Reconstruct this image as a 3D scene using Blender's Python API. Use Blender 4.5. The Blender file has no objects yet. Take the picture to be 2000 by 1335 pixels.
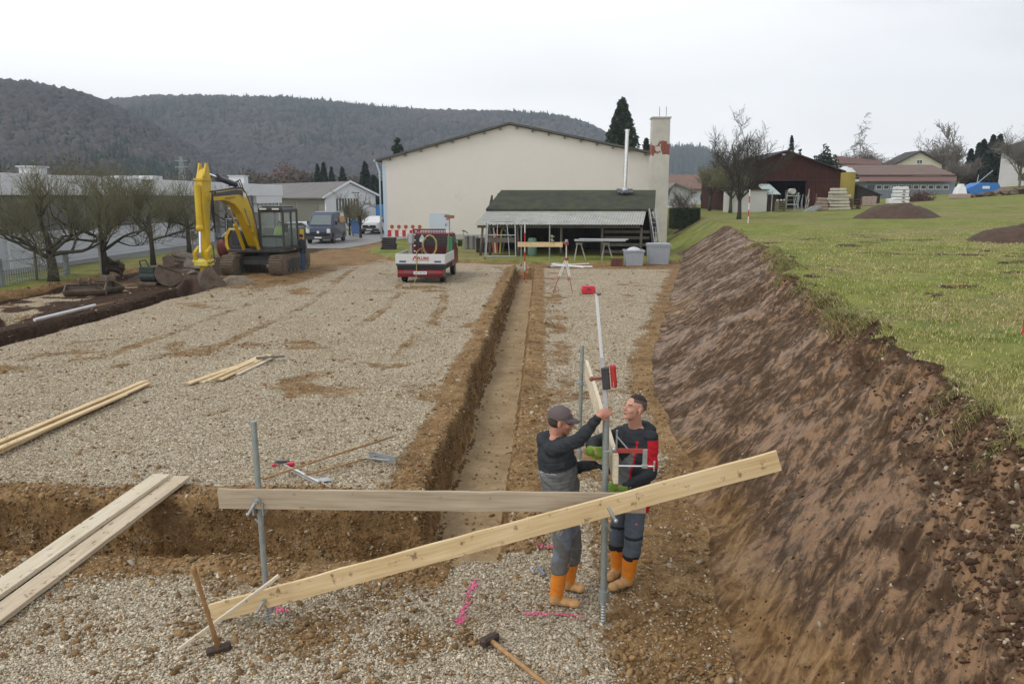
import bpy, bmesh, math, random
import numpy as np
from mathutils import Vector, Matrix, Euler, Quaternion
R = math.radians
scene = bpy.context.scene
COL = scene.collection
# ------------------------------------------------------------------ camera
H = 3.5; FPX = 1500.0
PITCH = math.atan(283.5/1500); YAW = math.atan(60*math.cos(PITCH)/1500)
cam = bpy.data.cameras.new('Camera'); camo = bpy.data.objects.new('Camera', cam); COL.objects.link(camo)
cam.sensor_width = 36; cam.lens = 27.0; cam.clip_start = 0.1; cam.clip_end = 8000
camo.location = (0, 0, H); camo.rotation_euler = (math.pi/2-PITCH, 0, YAW)
scene.camera = camo
# ------------------------------------------------------------------ sky, sun, exposure
SUN_EL, SUN_AZ = R(48), R(-50)      # azimuth from +Y towards +X
w = bpy.data.worlds.new('World'); scene.world = w; w.use_nodes = True
nt = w.node_tree; N = nt.nodes; L = nt.links; N.clear()
out = N.new('ShaderNodeOutputWorld'); bg = N.new('ShaderNodeBackground'); bg.inputs['Strength'].default_value = 0.143
sky = N.new('ShaderNodeTexSky'); sky.sky_type = 'NISHITA'; sky.sun_disc = False
sky.sun_elevation = SUN_EL; sky.sun_rotation = SUN_AZ; sky.air_density = 1.0; sky.dust_density = 3.0
tc = N.new('ShaderNodeTexCoord'); mp = N.new('ShaderNodeMapping'); mp.inputs['Scale'].default_value = (1.0, 1.0, 3.2)
nz = N.new('ShaderNodeTexNoise'); nz.inputs['Scale'].default_value = 1.6; nz.inputs['Detail'].default_value = 5; nz.inputs['Roughness'].default_value = .5
L.new(tc.outputs['Generated'], mp.inputs[0]); L.new(mp.outputs[0], nz.inputs['Vector'])
# big soft gradient of the overcast: brighter to the left and near the horizon, greyer up to the right
sep = N.new('ShaderNodeSeparateXYZ'); L.new(tc.outputs['Generated'], sep.inputs[0])
def wm(op, a, b):
    n = N.new('ShaderNodeMath'); n.operation = op
    for i, v in enumerate((a, b)):
        if hasattr(v, 'links'): L.new(v, n.inputs[i])
        else: n.inputs[i].default_value = v
    return n.outputs[0]
g = wm('ADD', wm('MULTIPLY', sep.outputs['X'], 0.42), wm('MULTIPLY', sep.outputs['Z'], 0.80))
g = wm('ADD', g, wm('MULTIPLY', nz.outputs['Fac'], 0.80))
ramp = N.new('ShaderNodeValToRGB'); L.new(g, ramp.inputs[0])
ramp.color_ramp.elements[0].position = 0.50; ramp.color_ramp.elements[0].color = (11.0, 11.0, 11.0, 1)
ramp.color_ramp.elements[1].position = 1.25; ramp.color_ramp.elements[1].color = (5.2, 5.35, 5.6, 1)
e = ramp.color_ramp.elements.new(0.82); e.color = (8.9, 8.95, 9.05, 1)
mx = N.new('ShaderNodeMixRGB'); mx.inputs[0].default_value = 0.9
L.new(sky.outputs[0], mx.inputs[1]); L.new(ramp.outputs[0], mx.inputs[2]); L.new(mx.outputs[0], bg.inputs[0]); L.new(bg.outputs[0], out.inputs[0])
sl = bpy.data.lights.new('Sun', 'SUN'); sl.energy = 1.0; sl.angle = R(18); sl.color = (1, .96, .9)
so = bpy.data.objects.new('Sun', sl); COL.objects.link(so)
sd = Vector((math.sin(SUN_AZ)*math.cos(SUN_EL), math.cos(SUN_AZ)*math.cos(SUN_EL), math.sin(SUN_EL)))
sd = Vector((-0.55, -0.35, 0.85)).normalized()
so.rotation_euler = sd.to_track_quat('Z', 'Y').to_euler(); so.location = (0, 0, 30)
sky.sun_elevation = math.asin(sd.z); sky.sun_rotation = math.atan2(sd.x, sd.y)
scene.view_settings.view_transform = 'Standard'; scene.view_settings.look = 'None'
scene.view_settings.exposure = 0.0; scene.view_settings.gamma = 1.0
scene.render.resolution_x = 1024; scene.render.resolution_y = 683
scene.cycles.max_bounces = 6; scene.cycles.volume_bounces = 0
# ------------------------------------------------------------------ pixel helpers (2000 px wide photograph)
CPR = Euler((math.pi/2-PITCH, 0, YAW)).to_matrix()
def ray(px, py): return CPR @ Vector(((px-1000)/FPX, -(py-667.5)/FPX, -1))
def P(px, py, z=0.0):
    r = ray(px, py); t = (z-H)/r.z; return Vector((r.x*t, r.y*t, z))
def Q(px, py, Y):
    r = ray(px, py); t = Y/r.y; return Vector((r.x*t, Y, H+r.z*t))
# ------------------------------------------------------------------ numpy noise
def _h(ix, iy, s):
    n = (ix.astype(np.int64)*374761393 + iy.astype(np.int64)*668265263 + s*974634777) & 0x7fffffff
    n = ((n ^ (n >> 13))*1274126177) & 0x7fffffff
    n = ((n ^ (n >> 16))*69069) & 0x7fffffff
    return (n & 0xffffff)/float(0xffffff)
def vn(x, y, s=0):
    x = np.asarray(x, float); y = np.asarray(y, float)
    xi = np.floor(x); yi = np.floor(y); fx = x-xi; fy = y-yi
    fx = fx*fx*(3-2*fx); fy = fy*fy*(3-2*fy)
    a = _h(xi, yi, s); b = _h(xi+1, yi, s); c = _h(xi, yi+1, s); d = _h(xi+1, yi+1, s)
    return (a*(1-fx)+b*fx)*(1-fy)+(c*(1-fx)+d*fx)*fy
def fbm(x, y, s=0, o=4):
    v = 0; a = .5; t = 0
    for i in range(o):
        v = v+a*vn(np.asarray(x)*2**i+i*17.3, np.asarray(y)*2**i-i*9.1, s+i); t += a; a *= .5
    return v/t-0.5
def S(x, a=0., b=1.):
    t = np.clip((np.asarray(x, float)-a)/(b-a), 0, 1); return t*t*(3-2*t)
# ------------------------------------------------------------------ materials
def mk(name):
    m = bpy.data.materials.new(name); m.use_nodes = True; nt = m.node_tree
    b = nt.nodes['Principled BSDF']; return m, nt, b
class NT:
    def __init__(s, nt): s.nt = nt; s.n = nt.nodes; s.l = nt.links
    def node(s, t, **k):
        n = s.n.new(t)
        for a, b in k.items():
            if a in ('ins',):
                for q, v in b.items(): s.put(n.inputs[q], v)
            else: setattr(n, a, b)
        return n
    def put(s, i, v):
        if hasattr(v, 'is_linked') and hasattr(v, 'links'): s.l.new(v, i)
        else: i.default_value = v
    def math(s, op, a, b=0., clamp=False):
        n = s.n.new('ShaderNodeMath'); n.operation = op; n.use_clamp = clamp; s.put(n.inputs[0], a); s.put(n.inputs[1], b); return n.outputs[0]
    def mix(s, f, a, b, mode='MIX'):
        n = s.n.new('ShaderNodeMixRGB'); n.blend_type = mode; s.put(n.inputs[0], f); s.put(n.inputs[1], a); s.put(n.inputs[2], b); return n.outputs[0]
    def noise(s, sc, det=3, rough=.55, vec=None, out='Fac', dist=0):
        n = s.n.new('ShaderNodeTexNoise'); n.inputs['Scale'].default_value = sc; n.inputs['Detail'].default_value = det; n.inputs['Roughness'].default_value = rough
        n.inputs['Distortion'].default_value = dist
        if vec is not None: s.l.new(vec, n.inputs['Vector'])
        return n.outputs[out]
    def ramp(s, f, els):
        n = s.n.new('ShaderNodeValToRGB'); s.put(n.inputs[0], f); cr = n.color_ramp
        while len(cr.elements) < len(els): cr.elements.new(0.5)
        for e, (p, c) in zip(cr.elements, els): e.position = p; e.color = c if len(c) == 4 else (*c, 1)
        return n.outputs[0]
    def step(s, f, a, b):
        n = s.n.new('ShaderNodeMapRange'); s.put(n.inputs[0], f); n.inputs[1].default_value = a; n.inputs[2].default_value = b; n.interpolation_type = 'SMOOTHSTEP'; return n.outputs[0]
    def pos(s): return s.n.new('ShaderNodeNewGeometry').outputs['Position']
    def objc(s): return s.n.new('ShaderNodeTexCoord').outputs['Object']
    def mapv(s, v, sc=(1, 1, 1), rot=(0, 0, 0), loc=(0, 0, 0)):
        n = s.n.new('ShaderNodeMapping'); s.l.new(v, n.inputs[0]); n.inputs['Scale'].default_value = sc; n.inputs['Rotation'].default_value = rot; n.inputs['Location'].default_value = loc; return n.outputs[0]
    def bump(s, h, st=.3, d=.02, nrm=None):
        n = s.n.new('ShaderNodeBump'); n.inputs['Strength'].default_value = st; n.inputs['Distance'].default_value = d; s.l.new(h, n.inputs['Height'])
        if nrm is not None: s.l.new(nrm, n.inputs['Normal'])
        return n.outputs[0]
_mats = {}
def M(name, col=(.5, .5, .5), rough=.7, metal=0, var=.15, sc=6, bump=.15, bsc=40, dirt=0, dcol=(.2, .15, .1), alpha=1, spec=.5, det=3):
    if name in _mats: return _mats[name]
    m, nt, b = mk(name); T = NT(nt); v = T.objc()
    n1 = T.noise(sc, 4, .6, v); n2 = T.noise(sc*6, 2, .5, v)
    f = T.math('ADD', T.math('MULTIPLY', n1, .65), T.math('MULTIPLY', n2, .35))
    lo = tuple(c*(1-var) for c in col); hi = tuple(min(1, c*(1+var)) for c in col)
    c = T.ramp(f, [(.3, lo), (.7, hi)])
    if dirt:
        d = T.step(T.noise(sc*.7, 5, .7, T.mapv(v, loc=(3, 7, 1))), .66-dirt*.3, .78-dirt*.2)
        c = T.mix(T.math('MULTIPLY', d, .8), c, (*dcol, 1))
    T.put(b.inputs['Base Color'], c); b.inputs['Roughness'].default_value = rough; b.inputs['Metallic'].default_value = metal
    b.inputs['Specular IOR Level'].default_value = spec
    if bump: T.put(b.inputs['Normal'], T.bump(T.noise(bsc, det, .6, v), bump, .01))
    _mats[name] = m; return m
# ------------------------------------------------------------------ mesh builder
def rotm(rot):
    return Euler(rot).to_matrix() if rot is not None and not isinstance(rot, Matrix) else (rot or Matrix.Identity(3))
class MB:
    def __init__(s): s.v = []; s.f = []; s.mi = []; s.cur = 0
    def add(s, vs, fs):
        o = len(s.v); s.v += [tuple(v) for v in vs]; s.f += [tuple(i+o for i in f) for f in fs]; s.mi += [s.cur]*len(fs); return s
    def box(s, c, d, rot=None, taper=1.0):
        m = rotm(rot); c = Vector(c); vs = []
        for z in (-1, 1):
            t = taper if z > 0 else 1
            for x, y in ((-1, -1), (1, -1), (1, 1), (-1, 1)): vs.append(c+m @ Vector((x*d[0]/2*t, y*d[1]/2*t, z*d[2]/2)))
        return s.add(vs, [(3, 2, 1, 0), (4, 5, 6, 7), (0, 1, 5, 4), (1, 2, 6, 5), (2, 3, 7, 6), (3, 0, 4, 7)])
    def bb(s, a, b):        # box from corner to corner
        a = Vector(a); b = Vector(b); return s.box((a+b)/2, [abs(q) for q in (b-a)])
    def tube(s, p0, p1, r0, r1=None, n=10, cap=True):
        r1 = r0 if r1 is None else r1; p0 = Vector(p0); p1 = Vector(p1); d = (p1-p0)
        q = d.to_track_quat('Z', 'Y').to_matrix() if d.length > 1e-7 else Matrix.Identity(3); vs = []
        for p, r in ((p0, r0), (p1, r1)):
            for i in range(n):
                a = 2*math.pi*i/n; vs.append(p+q @ Vector((r*math.cos(a), r*math.sin(a), 0)))
        fs = [(i, (i+1) % n, n+(i+1) % n, n+i) for i in range(n)]
        if cap: fs += [tuple(range(n-1, -1, -1)), tuple(range(n, 2*n))]
        return s.add(vs, fs)
    def path(s, pts, rs, n=6, closed=False):
        pts = [Vector(p) for p in pts]; k = len(pts)
        if not hasattr(rs, '__len__'): rs = [rs]*k
        vs = []; up = None
        for i, p in enumerate(pts):
            if closed: d = pts[(i+1) % k]-pts[i-1]
            else: d = pts[min(i+1, k-1)]-pts[max(i-1, 0)]
            d.normalize()
            if up is None: up = d.orthogonal().normalized()
            up = (up-d*up.dot(d)); up = up.normalized() if up.length > 1e-5 else d.orthogonal().normalized()
            sd_ = d.cross(up)
            for j in range(n):
                a = 2*math.pi*j/n; vs.append(p+(up*math.cos(a)+sd_*math.sin(a))*rs[i])
        fs = []
        for i in range(k if closed else k-1):
            a = i*n; b = ((i+1) % k)*n
            for j in range(n): fs.append((a+j, a+(j+1) % n, b+(j+1) % n, b+j))
        if not closed: fs += [tuple(range(n-1, -1, -1)), tuple(range((k-1)*n, k*n))]
        return s.add(vs, fs)
    def prism(s, prof, axis, a, b):   # profile (u,v) extruded along axis from a to b: x->(y,z), y->(x,z), z->(x,y)
        n = len(prof); vs = []
        for t in (a, b):
            for u, v in prof: vs.append({'x': (t, u, v), 'y': (u, t, v), 'z': (u, v, t)}[axis])
        fs = [(i, (i+1) % n, n+(i+1) % n, n+i) for i in range(n)]+[tuple(range(n-1, -1, -1)), tuple(range(n, 2*n))]
        return s.add(vs, fs)
    def ball(s, c, r, n=8, m=6, rot=None):
        c = Vector(c); q = rotm(rot)
        if not hasattr(r, '__len__'): r = (r, r, r)
        vs = []
        for j in range(1, m):
            t = math.pi*j/m
            for i in range(n):
                a = 2*math.pi*i/n; vs.append(c+q @ Vector((r[0]*math.sin(t)*math.cos(a), r[1]*math.sin(t)*math.sin(a), r[2]*math.cos(t))))
        top = len(vs); vs += [c+q @ Vector((0, 0, r[2])), c-q @ Vector((0, 0, r[2]))]
        fs = []
        for j in range(m-2):
            for i in range(n): fs.append((j*n+i, (j+1)*n+i, (j+1)*n+(i+1) % n, j*n+(i+1) % n))
        for i in range(n): fs.append((top, i, (i+1) % n)); fs.append((top+1, (m-2)*n+(i+1) % n, (m-2)*n+i))
        return s.add(vs, fs)
    def caps(s, p0, p1, r0, r1, n=12):     # tapered capsule
        p0 = Vector(p0); p1 = Vector(p1); d = p1-p0; q = d.to_track_quat('Z', 'Y').to_matrix() if d.length > 1e-6 else Matrix.Identity(3)
        prof = []; k = 4
        for i in range(1, k+1): a = -math.pi/2+i*math.pi/2/k; prof.append((r0*math.cos(a), r0*math.sin(a)))
        for i in range(0, k): a = i*math.pi/2/k; prof.append((r1*math.cos(a), d.length+r1*math.sin(a)))
        vs = []
        for r, z in prof:
            for i in range(n):
                a = 2*math.pi*i/n; vs.append(p0+q @ Vector((r*math.cos(a), r*math.sin(a), z)))
        b = len(vs); vs += [p0+q @ Vector((0, 0, -r0)), p0+q @ Vector((0, 0, d.length+r1))]; m = len(prof); fs = []
        for j in range(m-1):
            for i in range(n): fs.append((j*n+i, j*n+(i+1) % n, (j+1)*n+(i+1) % n, (j+1)*n+i))
        for i in range(n): fs.append((b, (i+1) % n, i)); fs.append((b+1, (m-1)*n+i, (m-1)*n+(i+1) % n))
        return s.add(vs, fs)
    def mesh(s, name, bevel=0):
        me = bpy.data.meshes.new(name); me.from_pydata(s.v, [], s.f)
        for p, i in zip(me.polygons, s.mi): p.material_index = i
        me.update()
        bm = bmesh.new(); bm.from_mesh(me); bmesh.ops.recalc_face_normals(bm, faces=bm.faces)
        if bevel:
            es = [e for e in bm.edges if len(e.link_faces) == 2 and e.calc_face_angle(0) > .5]
            bmesh.ops.bevel(bm, geom=es, offset=bevel, segments=1, affect='EDGES', clamp_overlap=True)
        bm.to_mesh(me); bm.free(); return me
    def build(s, name, mat, parent=None, label=None, cat=None, group=None, smooth=False, bevel=0, kind=None, world=False):
        me = s.mesh(name, bevel)
        return link(name, me, mat, parent, label, cat, group, smooth, kind, world)
def link(name, me, mat, parent=None, label=None, cat=None, group=None, smooth=False, kind=None, world=False, center=True):
    for m in (mat if isinstance(mat, (list, tuple)) else [mat]): me.materials.append(m)
    o = bpy.data.objects.new(name, me); COL.objects.link(o)
    if smooth: me.shade_smooth()
    if parent is not None:
        o.parent = parent
        if world:
            b = parent.location.copy(); pp = parent.parent
            while pp is not None: b = b+pp.location; pp = pp.parent
            me.transform(Matrix.Translation(-b))
    elif kind is None and center and len(me.vertices):
        co = np.empty(len(me.vertices)*3); me.vertices.foreach_get('co', co); co = co.reshape(-1, 3)
        c = Vector(((co[:, 0].min()+co[:, 0].max())/2, (co[:, 1].min()+co[:, 1].max())/2, co[:, 2].min()))
        me.transform(Matrix.Translation(-c)); o.location = c
    if label: o['label'] = label
    if cat: o['category'] = cat
    if group: o['group'] = group
    if kind: o['kind'] = kind
    return o
def thing(name, label, cat, loc=(0, 0, 0), rot=0, group=None):
    o = bpy.data.objects.new(name, None); COL.objects.link(o); o.location = loc; o.rotation_euler = (0, 0, rot); o.empty_display_size = .2
    o['label'] = label; o['category'] = cat
    if group: o['group'] = group
    return o
def dup(root, loc, rot=None, label=None, group=None):
    r = root.copy(); COL.objects.link(r); r.location = loc
    if rot is not None: r.rotation_euler = (0, 0, rot)
    if label: r['label'] = label
    if group: r['group'] = group
    for ch in [c for c in root.children]:
        c = ch.copy(); COL.objects.link(c); c.parent = r
        for g_ in [c_ for c_ in ch.children]:
            d = g_.copy(); COL.objects.link(d); d.parent = c
    return r
def npmesh(name, V, F, attr=None):
    """V (n,3), F (m,k) numpy; attr dict name->(n,4) colour per vertex"""
    me = bpy.data.meshes.new(name); n = len(V); m, k = F.shape
    me.vertices.add(n); me.vertices.foreach_set('co', V.astype(np.float32).ravel())
    me.loops.add(m*k); me.loops.foreach_set('vertex_index', F.astype(np.int32).ravel())
    me.polygons.add(m); me.polygons.foreach_set('loop_start', (np.arange(m)*k).astype(np.int32))
    me.update(calc_edges=True)
    if attr:
        for a, c in attr.items():
            at = me.color_attributes.new(a, 'FLOAT_COLOR', 'POINT'); at.data.foreach_set('color', c.astype(np.float32).ravel())
    return me
# ------------------------------------------------------------------ terrain functions
CY_ = np.array([-60, 0, 3.0, 5.2, 6.1, 8.1, 9.5, 12.4, 15.7, 21.6, 30.8, 44.8, 60, 80, 130, 400])
CX_ = np.array([2.6, 2.6, 2.9, 3.32, 3.66, 4.2, 4.45, 4.84, 5.35, 6.69, 8.47, 10.85, 12.5, 13.5, 15, 20])
TY_ = np.array([-60, 0, 3.0, 5.1, 6.1, 7.2, 10, 12, 14.7, 20.7, 34.5, 44.8, 48.7, 60, 80, 130, 400])
TX_ = np.array([1.2, 1.3, 1.4, 1.49, 1.5, 1.64, 1.95, 1.95, 2.1, 3.15, 5.96, 8.0, 8.2, 9.2, 10.2, 11.5, 14])
def terr(x, y, full=False):
    x = np.asarray(x, float); y = np.asarray(y, float)
    wob = lambda v, s, a: a*fbm(v*.9, v*0+s, s, 4)
    xc = np.interp(y, CY_, CX_)+wob(y, 11, .9)*S(y, 45, 25)+.35*fbm(y*3, x*0, 12, 3)*S(y, 30, 15); xt = np.interp(y, TY_, TX_)+wob(y, 13, .3)
    # plateau
    xx = np.maximum(x-8, -5)
    zp = 1.6+.003*np.clip(y, 0, 130)+.018*xx+.0006*np.maximum(xx, 0)**2*np.sign(np.maximum(xx, 0)); zp = np.minimum(zp, 8.5)
    t = np.clip((x-xt)/(xc-xt), 0, 1)
    ze = zp*np.where(t < .12, t*t/.24, t-.06)/.94
    z = np.where(x > xt, ze, 0.)
    far = S(y, 70, 140)      # pad side rises gently to the far valley floor
    mud = S(t, 0, .03)*(1-S(t, .97, 1.0))
    # streaks and lumps on the cut
    lum = fbm(x*1.1+y*.5, y*.7, 21, 4)
    z = z+mud*(.11*lum+.055*fbm((x*.78-y*.62)*6.0, (y*.78+x*.62)*.9, 22, 4)+.030*fbm(x*8, y*8, 23, 3))*S(y, 60, 45)+mud*S(t, .45, .95)*.16*np.maximum(fbm(x*3.2, y*3.2, 27, 4), -.05)*S(y, 40, 20)
    # turf lip
    lip = S(t, .86, .99)*(1-S(x-xc, 0.05, .35))*S(y, 36, 22)
    z = z+lip*(.10+.30*np.maximum(fbm(x*2.6, y*2.6, 24, 4), -.12))
    plat = S(x-xc, .0, .15)
    z = z+plat*(.10*fbm(x*.6, y*.6, 25, 4)+.035*fbm(x*4, y*4, 26, 3)*S(y, 40, 10))
    grass = S(x-xc, -.02, .12)
    # soil mounds on plateau are things; little scars
    # pad micro relief
    pad = 1-S(x-xt, -.3, 0)
    z = z+pad*(.05*fbm(x*.35, y*.35, 31, 3)+.03*fbm(x*2, y*2, 32, 3))
    # brown stony dirt between post area and the toe
    db = S(x, .15, .9)*(1-S(x-xt, -.05, .2))*S(y, 10.5, 7.5)
    z = z+db*(.12*fbm(x*2.5, y*2.5, 33, 4)+.05*fbm(x*9, y*9, 34, 2))
    # ---- trenches
    eL = -1.40+.16*fbm(y*1.1, y*0, 41, 3)+.10*fbm(x*2, y*5, 42, 3); eR = -.35+.10*fbm(y*1.1, y*0, 43, 3)+.07*fbm(x*2, y*5, 44, 3)
    def cut(d0, d1, w): return S(d0, 0, w)*S(d1, 0, w)
    m1 = cut(x-eL, eR-x, .13)*S(y, 6.95, 7.15)*(1-S(y, 39.1, 39.3))
    yn = 6.88+.12*fbm(x*1.2, x*0, 45, 3)+.07*fbm(x*6, y*2, 46, 2); yf = 8.33+.18*fbm(x*.9, x*0, 47, 3)+.12*fbm(x*5, y*2, 48, 3)
    m2 = cut(y-yn, yf-y, .16)*(1-S(x, -.95, -.75))
    z = z-np.maximum(m1*(.66+.05*fbm(x*1.5, y*1.5, 49, 3)), m2*(.9+.10*fbm(x*1.5, y*1.5, 49, 3)))
    tr = np.maximum(m1, m2)
    wall = 4*tr*(1-tr)
    z = z+wall*(.22*fbm(x*5, y*5, 50, 3)+.16*fbm(x*13, y*13, 52, 2))
    # spill along edges
    de = np.minimum(np.abs(x-eL)+9*(1-S(y, 6.9, 7.2)*(1-S(y, 39, 39.5))), np.abs(x-eR)+9*(1-S(y, 6.9, 7.2)*(1-S(y, 39, 39.5))))
    de2 = np.minimum(np.abs(y-yn), np.abs(y-yf))+9*S(x, -.9, -.5)
    de = np.minimum(de, de2)
    near = (1-S(de, .05, .75))*(1-tr)
    z = z+near*(.04+.13*fbm(x*2.2, y*2.2, 51, 4)+.07*np.maximum(fbm(x*9, y*9, 53, 2), -.1))*S(y, 45, 20)
    # left trench dug by the machine
    l0 = -14.05+.5*fbm(y*.4, y*0, 61, 3); l1 = -12.85+.35*fbm(y*.7, y*0, 62, 3)
    m3 = cut(x-l0, l1-x, .22)*(1-S(y, 29.6, 30.4))
    z = z-m3*(.75+.1*fbm(x*2, y*2, 63, 3))
    z = z+m3*0
    w3 = S(x-l0, -.75, -.25)*(1-S(x-l1, -.05, .22))*(1-S(y, 29.8, 30.6))
    # second dark cut by the grass strip and turf tongue with pit
    a0 = -19.3+.7*fbm(y*.3, y*0, 64, 4); m4 = cut(x-a0, a0+1.5-x, .35)*(1-S(y, 31, 34))
    z = z-m4*(.38+.25*fbm(x*1.3, y*1.3, 65, 4))
    m5 = cut(x+16.3-.6*fbm(y*.4, y*0, 66, 3), -14.75-x, .3)*(1-S(y, 21, 23.5))
    z = z-m5*.42
    tong = cut(x+17.2, -16.2-x, .3)*(1-S(y, 21.5, 23))*S(y, 5, 10)
    z = z+tong*.12
    gl = S(x, -24.0, -23.6)*(1-S(x-a0, -.25, .05))*(1-S(y, 46, 60))  # grass strip under the trees
    z = z+gl*(.10+.08*fbm(x, y, 67, 3))
    leftd = S(-x, 14.2, 14.8)*(1-S(-x, 19, 19.4))
    z = z+leftd*(1-m4)*(1-m5)*.10*fbm(x*1.3, y*1.3, 68, 4)
    # raised grass at the shed / hall
    yb = np.interp(x, [-13, -12, -9.5, -8.2, -4.4, 0, 3.7, 6.2, 7.5, 8.5], [54, 51, 45, 42.4, 41.3, 40.4, 40.6, 41.2, 42, 44])+.5*fbm(x*1.2, x*0, 71, 3)
    gs = S(y-yb, 0, .4)*S(x, -12.2, -11)*(1-S(x-xt, -.2, .3))
    z = z+gs*.16
    # far valley
    z = np.where(x < 8, z*1.0, z)
    if not full: return z
    # ---------- masks
    n1 = fbm(x*.45, y*.45, 81, 5); n2 = fbm(x*1.6, y*1.6, 82, 4)
    brown = np.maximum.reduce([near*1.3, tr, db*.95+0*x])
    # bare patches & wheel tracks on the pad
    patch = S(n1*1.5+n2*.9, .02, .5)*.55+.15
    left = S(-x, 9, 12.5)*(1-S(-x, 12.8, 13))*.2
    track = 0
    for k_ in (-3.4, -5.2, -7.9, -9.9):
        cx = k_-.12*np.maximum(y-24, 0)**1.15*.55+.5*fbm(y*.12, y*0, 90, 2)
        track = np.maximum(track, (1-S(np.abs(x-cx), .1, .32))*S(y, 12, 18)*.75*(0.7+fbm(x*2, y*.4, 91, 3)))
    strip = (1-S(np.abs(x-.15), .3, .8))*S(y, 9, 12)*(1-S(y, 30, 40))*.8*(.6+n2*1.6)   # worn strip right of the trench
    side = S(x-xt, -.9, -.1)*(.75+n2)
    farb = S(y, 36.5, 39.5)*S(x, -3, 1)*.9+S(-x, 8.5, 11)*S(y, 24, 33)*.8+S(y, 38, 41)*.45*S(-x,3,7)
    lft = S(-x, 13.8, 14.4)*(1-S(.5+n2*1.8-np.abs(x+17)*.35, .15, .5)*S(y, 16, 21))
    soilp = S(fbm(x*.55, y*.9, 86, 5)+.2*n2, .22, .36)*.7*(.25+.75*S(y, 6.5, 9))
    brown = np.clip(np.maximum.reduce([brown, soilp, patch, left+0*x, track+0*x, strip, side, farb, lft, m3, w3]), 0, 1)
    gravel = np.clip(1-brown, 0, 1)*pad
    gravel = gravel*(1-S(y-yb, -.5, .1))*(1-S(y, 44, 50))
    bank = S(y, 46, 50)                                  # cut ends, grass bank behind
    dry = .5+.9*fbm(x*.25, y*.25, 83, 4)+.3*n2
    bare = S(fbm(x*.8, y*.8, 84, 4)+.25*fbm(x*3, y*3, 85, 3), .11, .26)*(1-S(x-xc, 3, 22))*S(y, 50, 25)
    g1 = grass*(1-.85*bare)*(1-.9*S(.18-(x-xc)+.5*n2, 0, .25)*S(y, 40, 20))
    gs2 = gs*(1-S(.35-(y-yb), 0, .5))*(1-.35*S(n2, .1, .4))
    g2 = np.where(x < xc, np.maximum(gs2, bank*S(x-xt, -.5, .2)), 0)
    gl2 = gl*(1-S(x-a0, -.5, -.2))
    fg = S(-x, 26, 27)+S(y, 62, 64)*(1-S(np.abs(x+16.7), 3.4, 3.9)*0)
    g = np.clip(np.maximum.reduce([g1, g2, gl2, tong, np.clip(fg, 0, 1)*(x < xc)]), 0, 1)
    dark = np.clip(np.maximum.reduce([mud*(1-bank), m3, w3, m4, m5, leftd*.75*(1-gravel), gs*(1-gs2), lip, S(x-xc,0,.1)]), 0, 1)
    # golden clay at the foot of the cut and in the trenches
    clay = np.clip(mud*(1-S(t, .0, .42+.5*n1))*S(y, 11, 8)+ mud*S(n1, .14, .35)*.6*(1-S(t,.3,.8)), 0, 1)
    clay = np.clip(clay+mud*(1-S(t, .05, .20+.5*np.maximum(n1, -.2)))*S(y, 13, 9)+mud*(1-S(np.abs(y-24-n2*6), 0, 4))*(1-S(t, .1, .45))*.9, 0, 1)
    dark = np.where((x > xt)&(clay > 0), np.maximum(dark, .0), dark)
    wet = mud
    floor = np.clip(S(tr, .93, 1.0)*.95+m3*0, 0, 1)
    wallm = wall
    return z, np.stack([gravel*(1-g), g, dark, wet], -1), np.stack([dry, floor, wallm, np.clip(clay, 0, 1)], -1)
def TZ(x, y): return float(terr(np.array([x]), np.array([y]))[0])
def GP(px, py):
    """first terrain hit under a pixel of the photograph"""
    r = ray(px, py); ts = np.concatenate([np.arange(4, 60, .05), np.arange(60, 400, .5)])
    x = r.x*ts; y = r.y*ts; z = H+r.z*ts; h = terr(x, y); k = np.argmax(z < h)
    return Vector((x[k], y[k], h[k]))
def ax(*segs):
    out_ = []
    for a, b, s_ in segs: out_.append(np.arange(a, b-1e-6, s_))
    return np.concatenate(out_)
gx = np.concatenate([-np.geomspace(1500, 42, 26), ax((-40, -20, .3), (-20, -7, .11), (-7, 5.6, .045), (5.6, 14, .12), (14, 60, .6)), np.geomspace(61, 1500, 26)])
gy = np.concatenate([ax((-60, 2, 4), (2.4, 12, .045), (12, 22, .08), (22, 46, .16), (46, 120, .5)), np.geomspace(121, 2600, 40)])
GXm, GYm = np.meshgrid(gx, gy); Z, MSK, DRY = terr(GXm.ravel(), GYm.ravel(), True)
nxg, nyg = len(gx), len(gy)
V = np.stack([GXm.ravel(), GYm.ravel(), Z], -1)
i_ = np.arange(nxg-1); j_ = np.arange(nyg-1); I, J = np.meshgrid(i_, j_); a_ = (J*nxg+I).ravel()
F = np.stack([a_, a_+1, a_+1+nxg, a_+nxg], -1)
MSK2 = DRY
me = npmesh('ground', V, F, {'msk': MSK, 'dry': MSK2})
# ------------------------------------------------------------------ ground material
m_ground, nt, b = mk('ground_mat'); T = NT(nt)
pos = T.pos()
at = T.node('ShaderNodeAttribute', attribute_name='msk'); sp = T.node('ShaderNodeSeparateColor'); T.put(sp.inputs[0], at.outputs['Color'])
gv, gr, dk = sp.outputs[0], sp.outputs[1], sp.outputs[2]; wt = at.outputs['Alpha']
at2 = T.node('ShaderNodeAttribute', attribute_name='dry'); sp2 = T.node('ShaderNodeSeparateColor'); T.put(sp2.inputs[0], at2.outputs['Color']); dry, flo, wal = sp2.outputs[0], sp2.outputs[1], sp2.outputs[2]
fine = T.noise(7, 6, .7, pos); mid = T.noise(1.3, 5, .6, pos); big = T.noise(.25, 4, .55, pos); vf = T.noise(45, 3, .6, pos)
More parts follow.
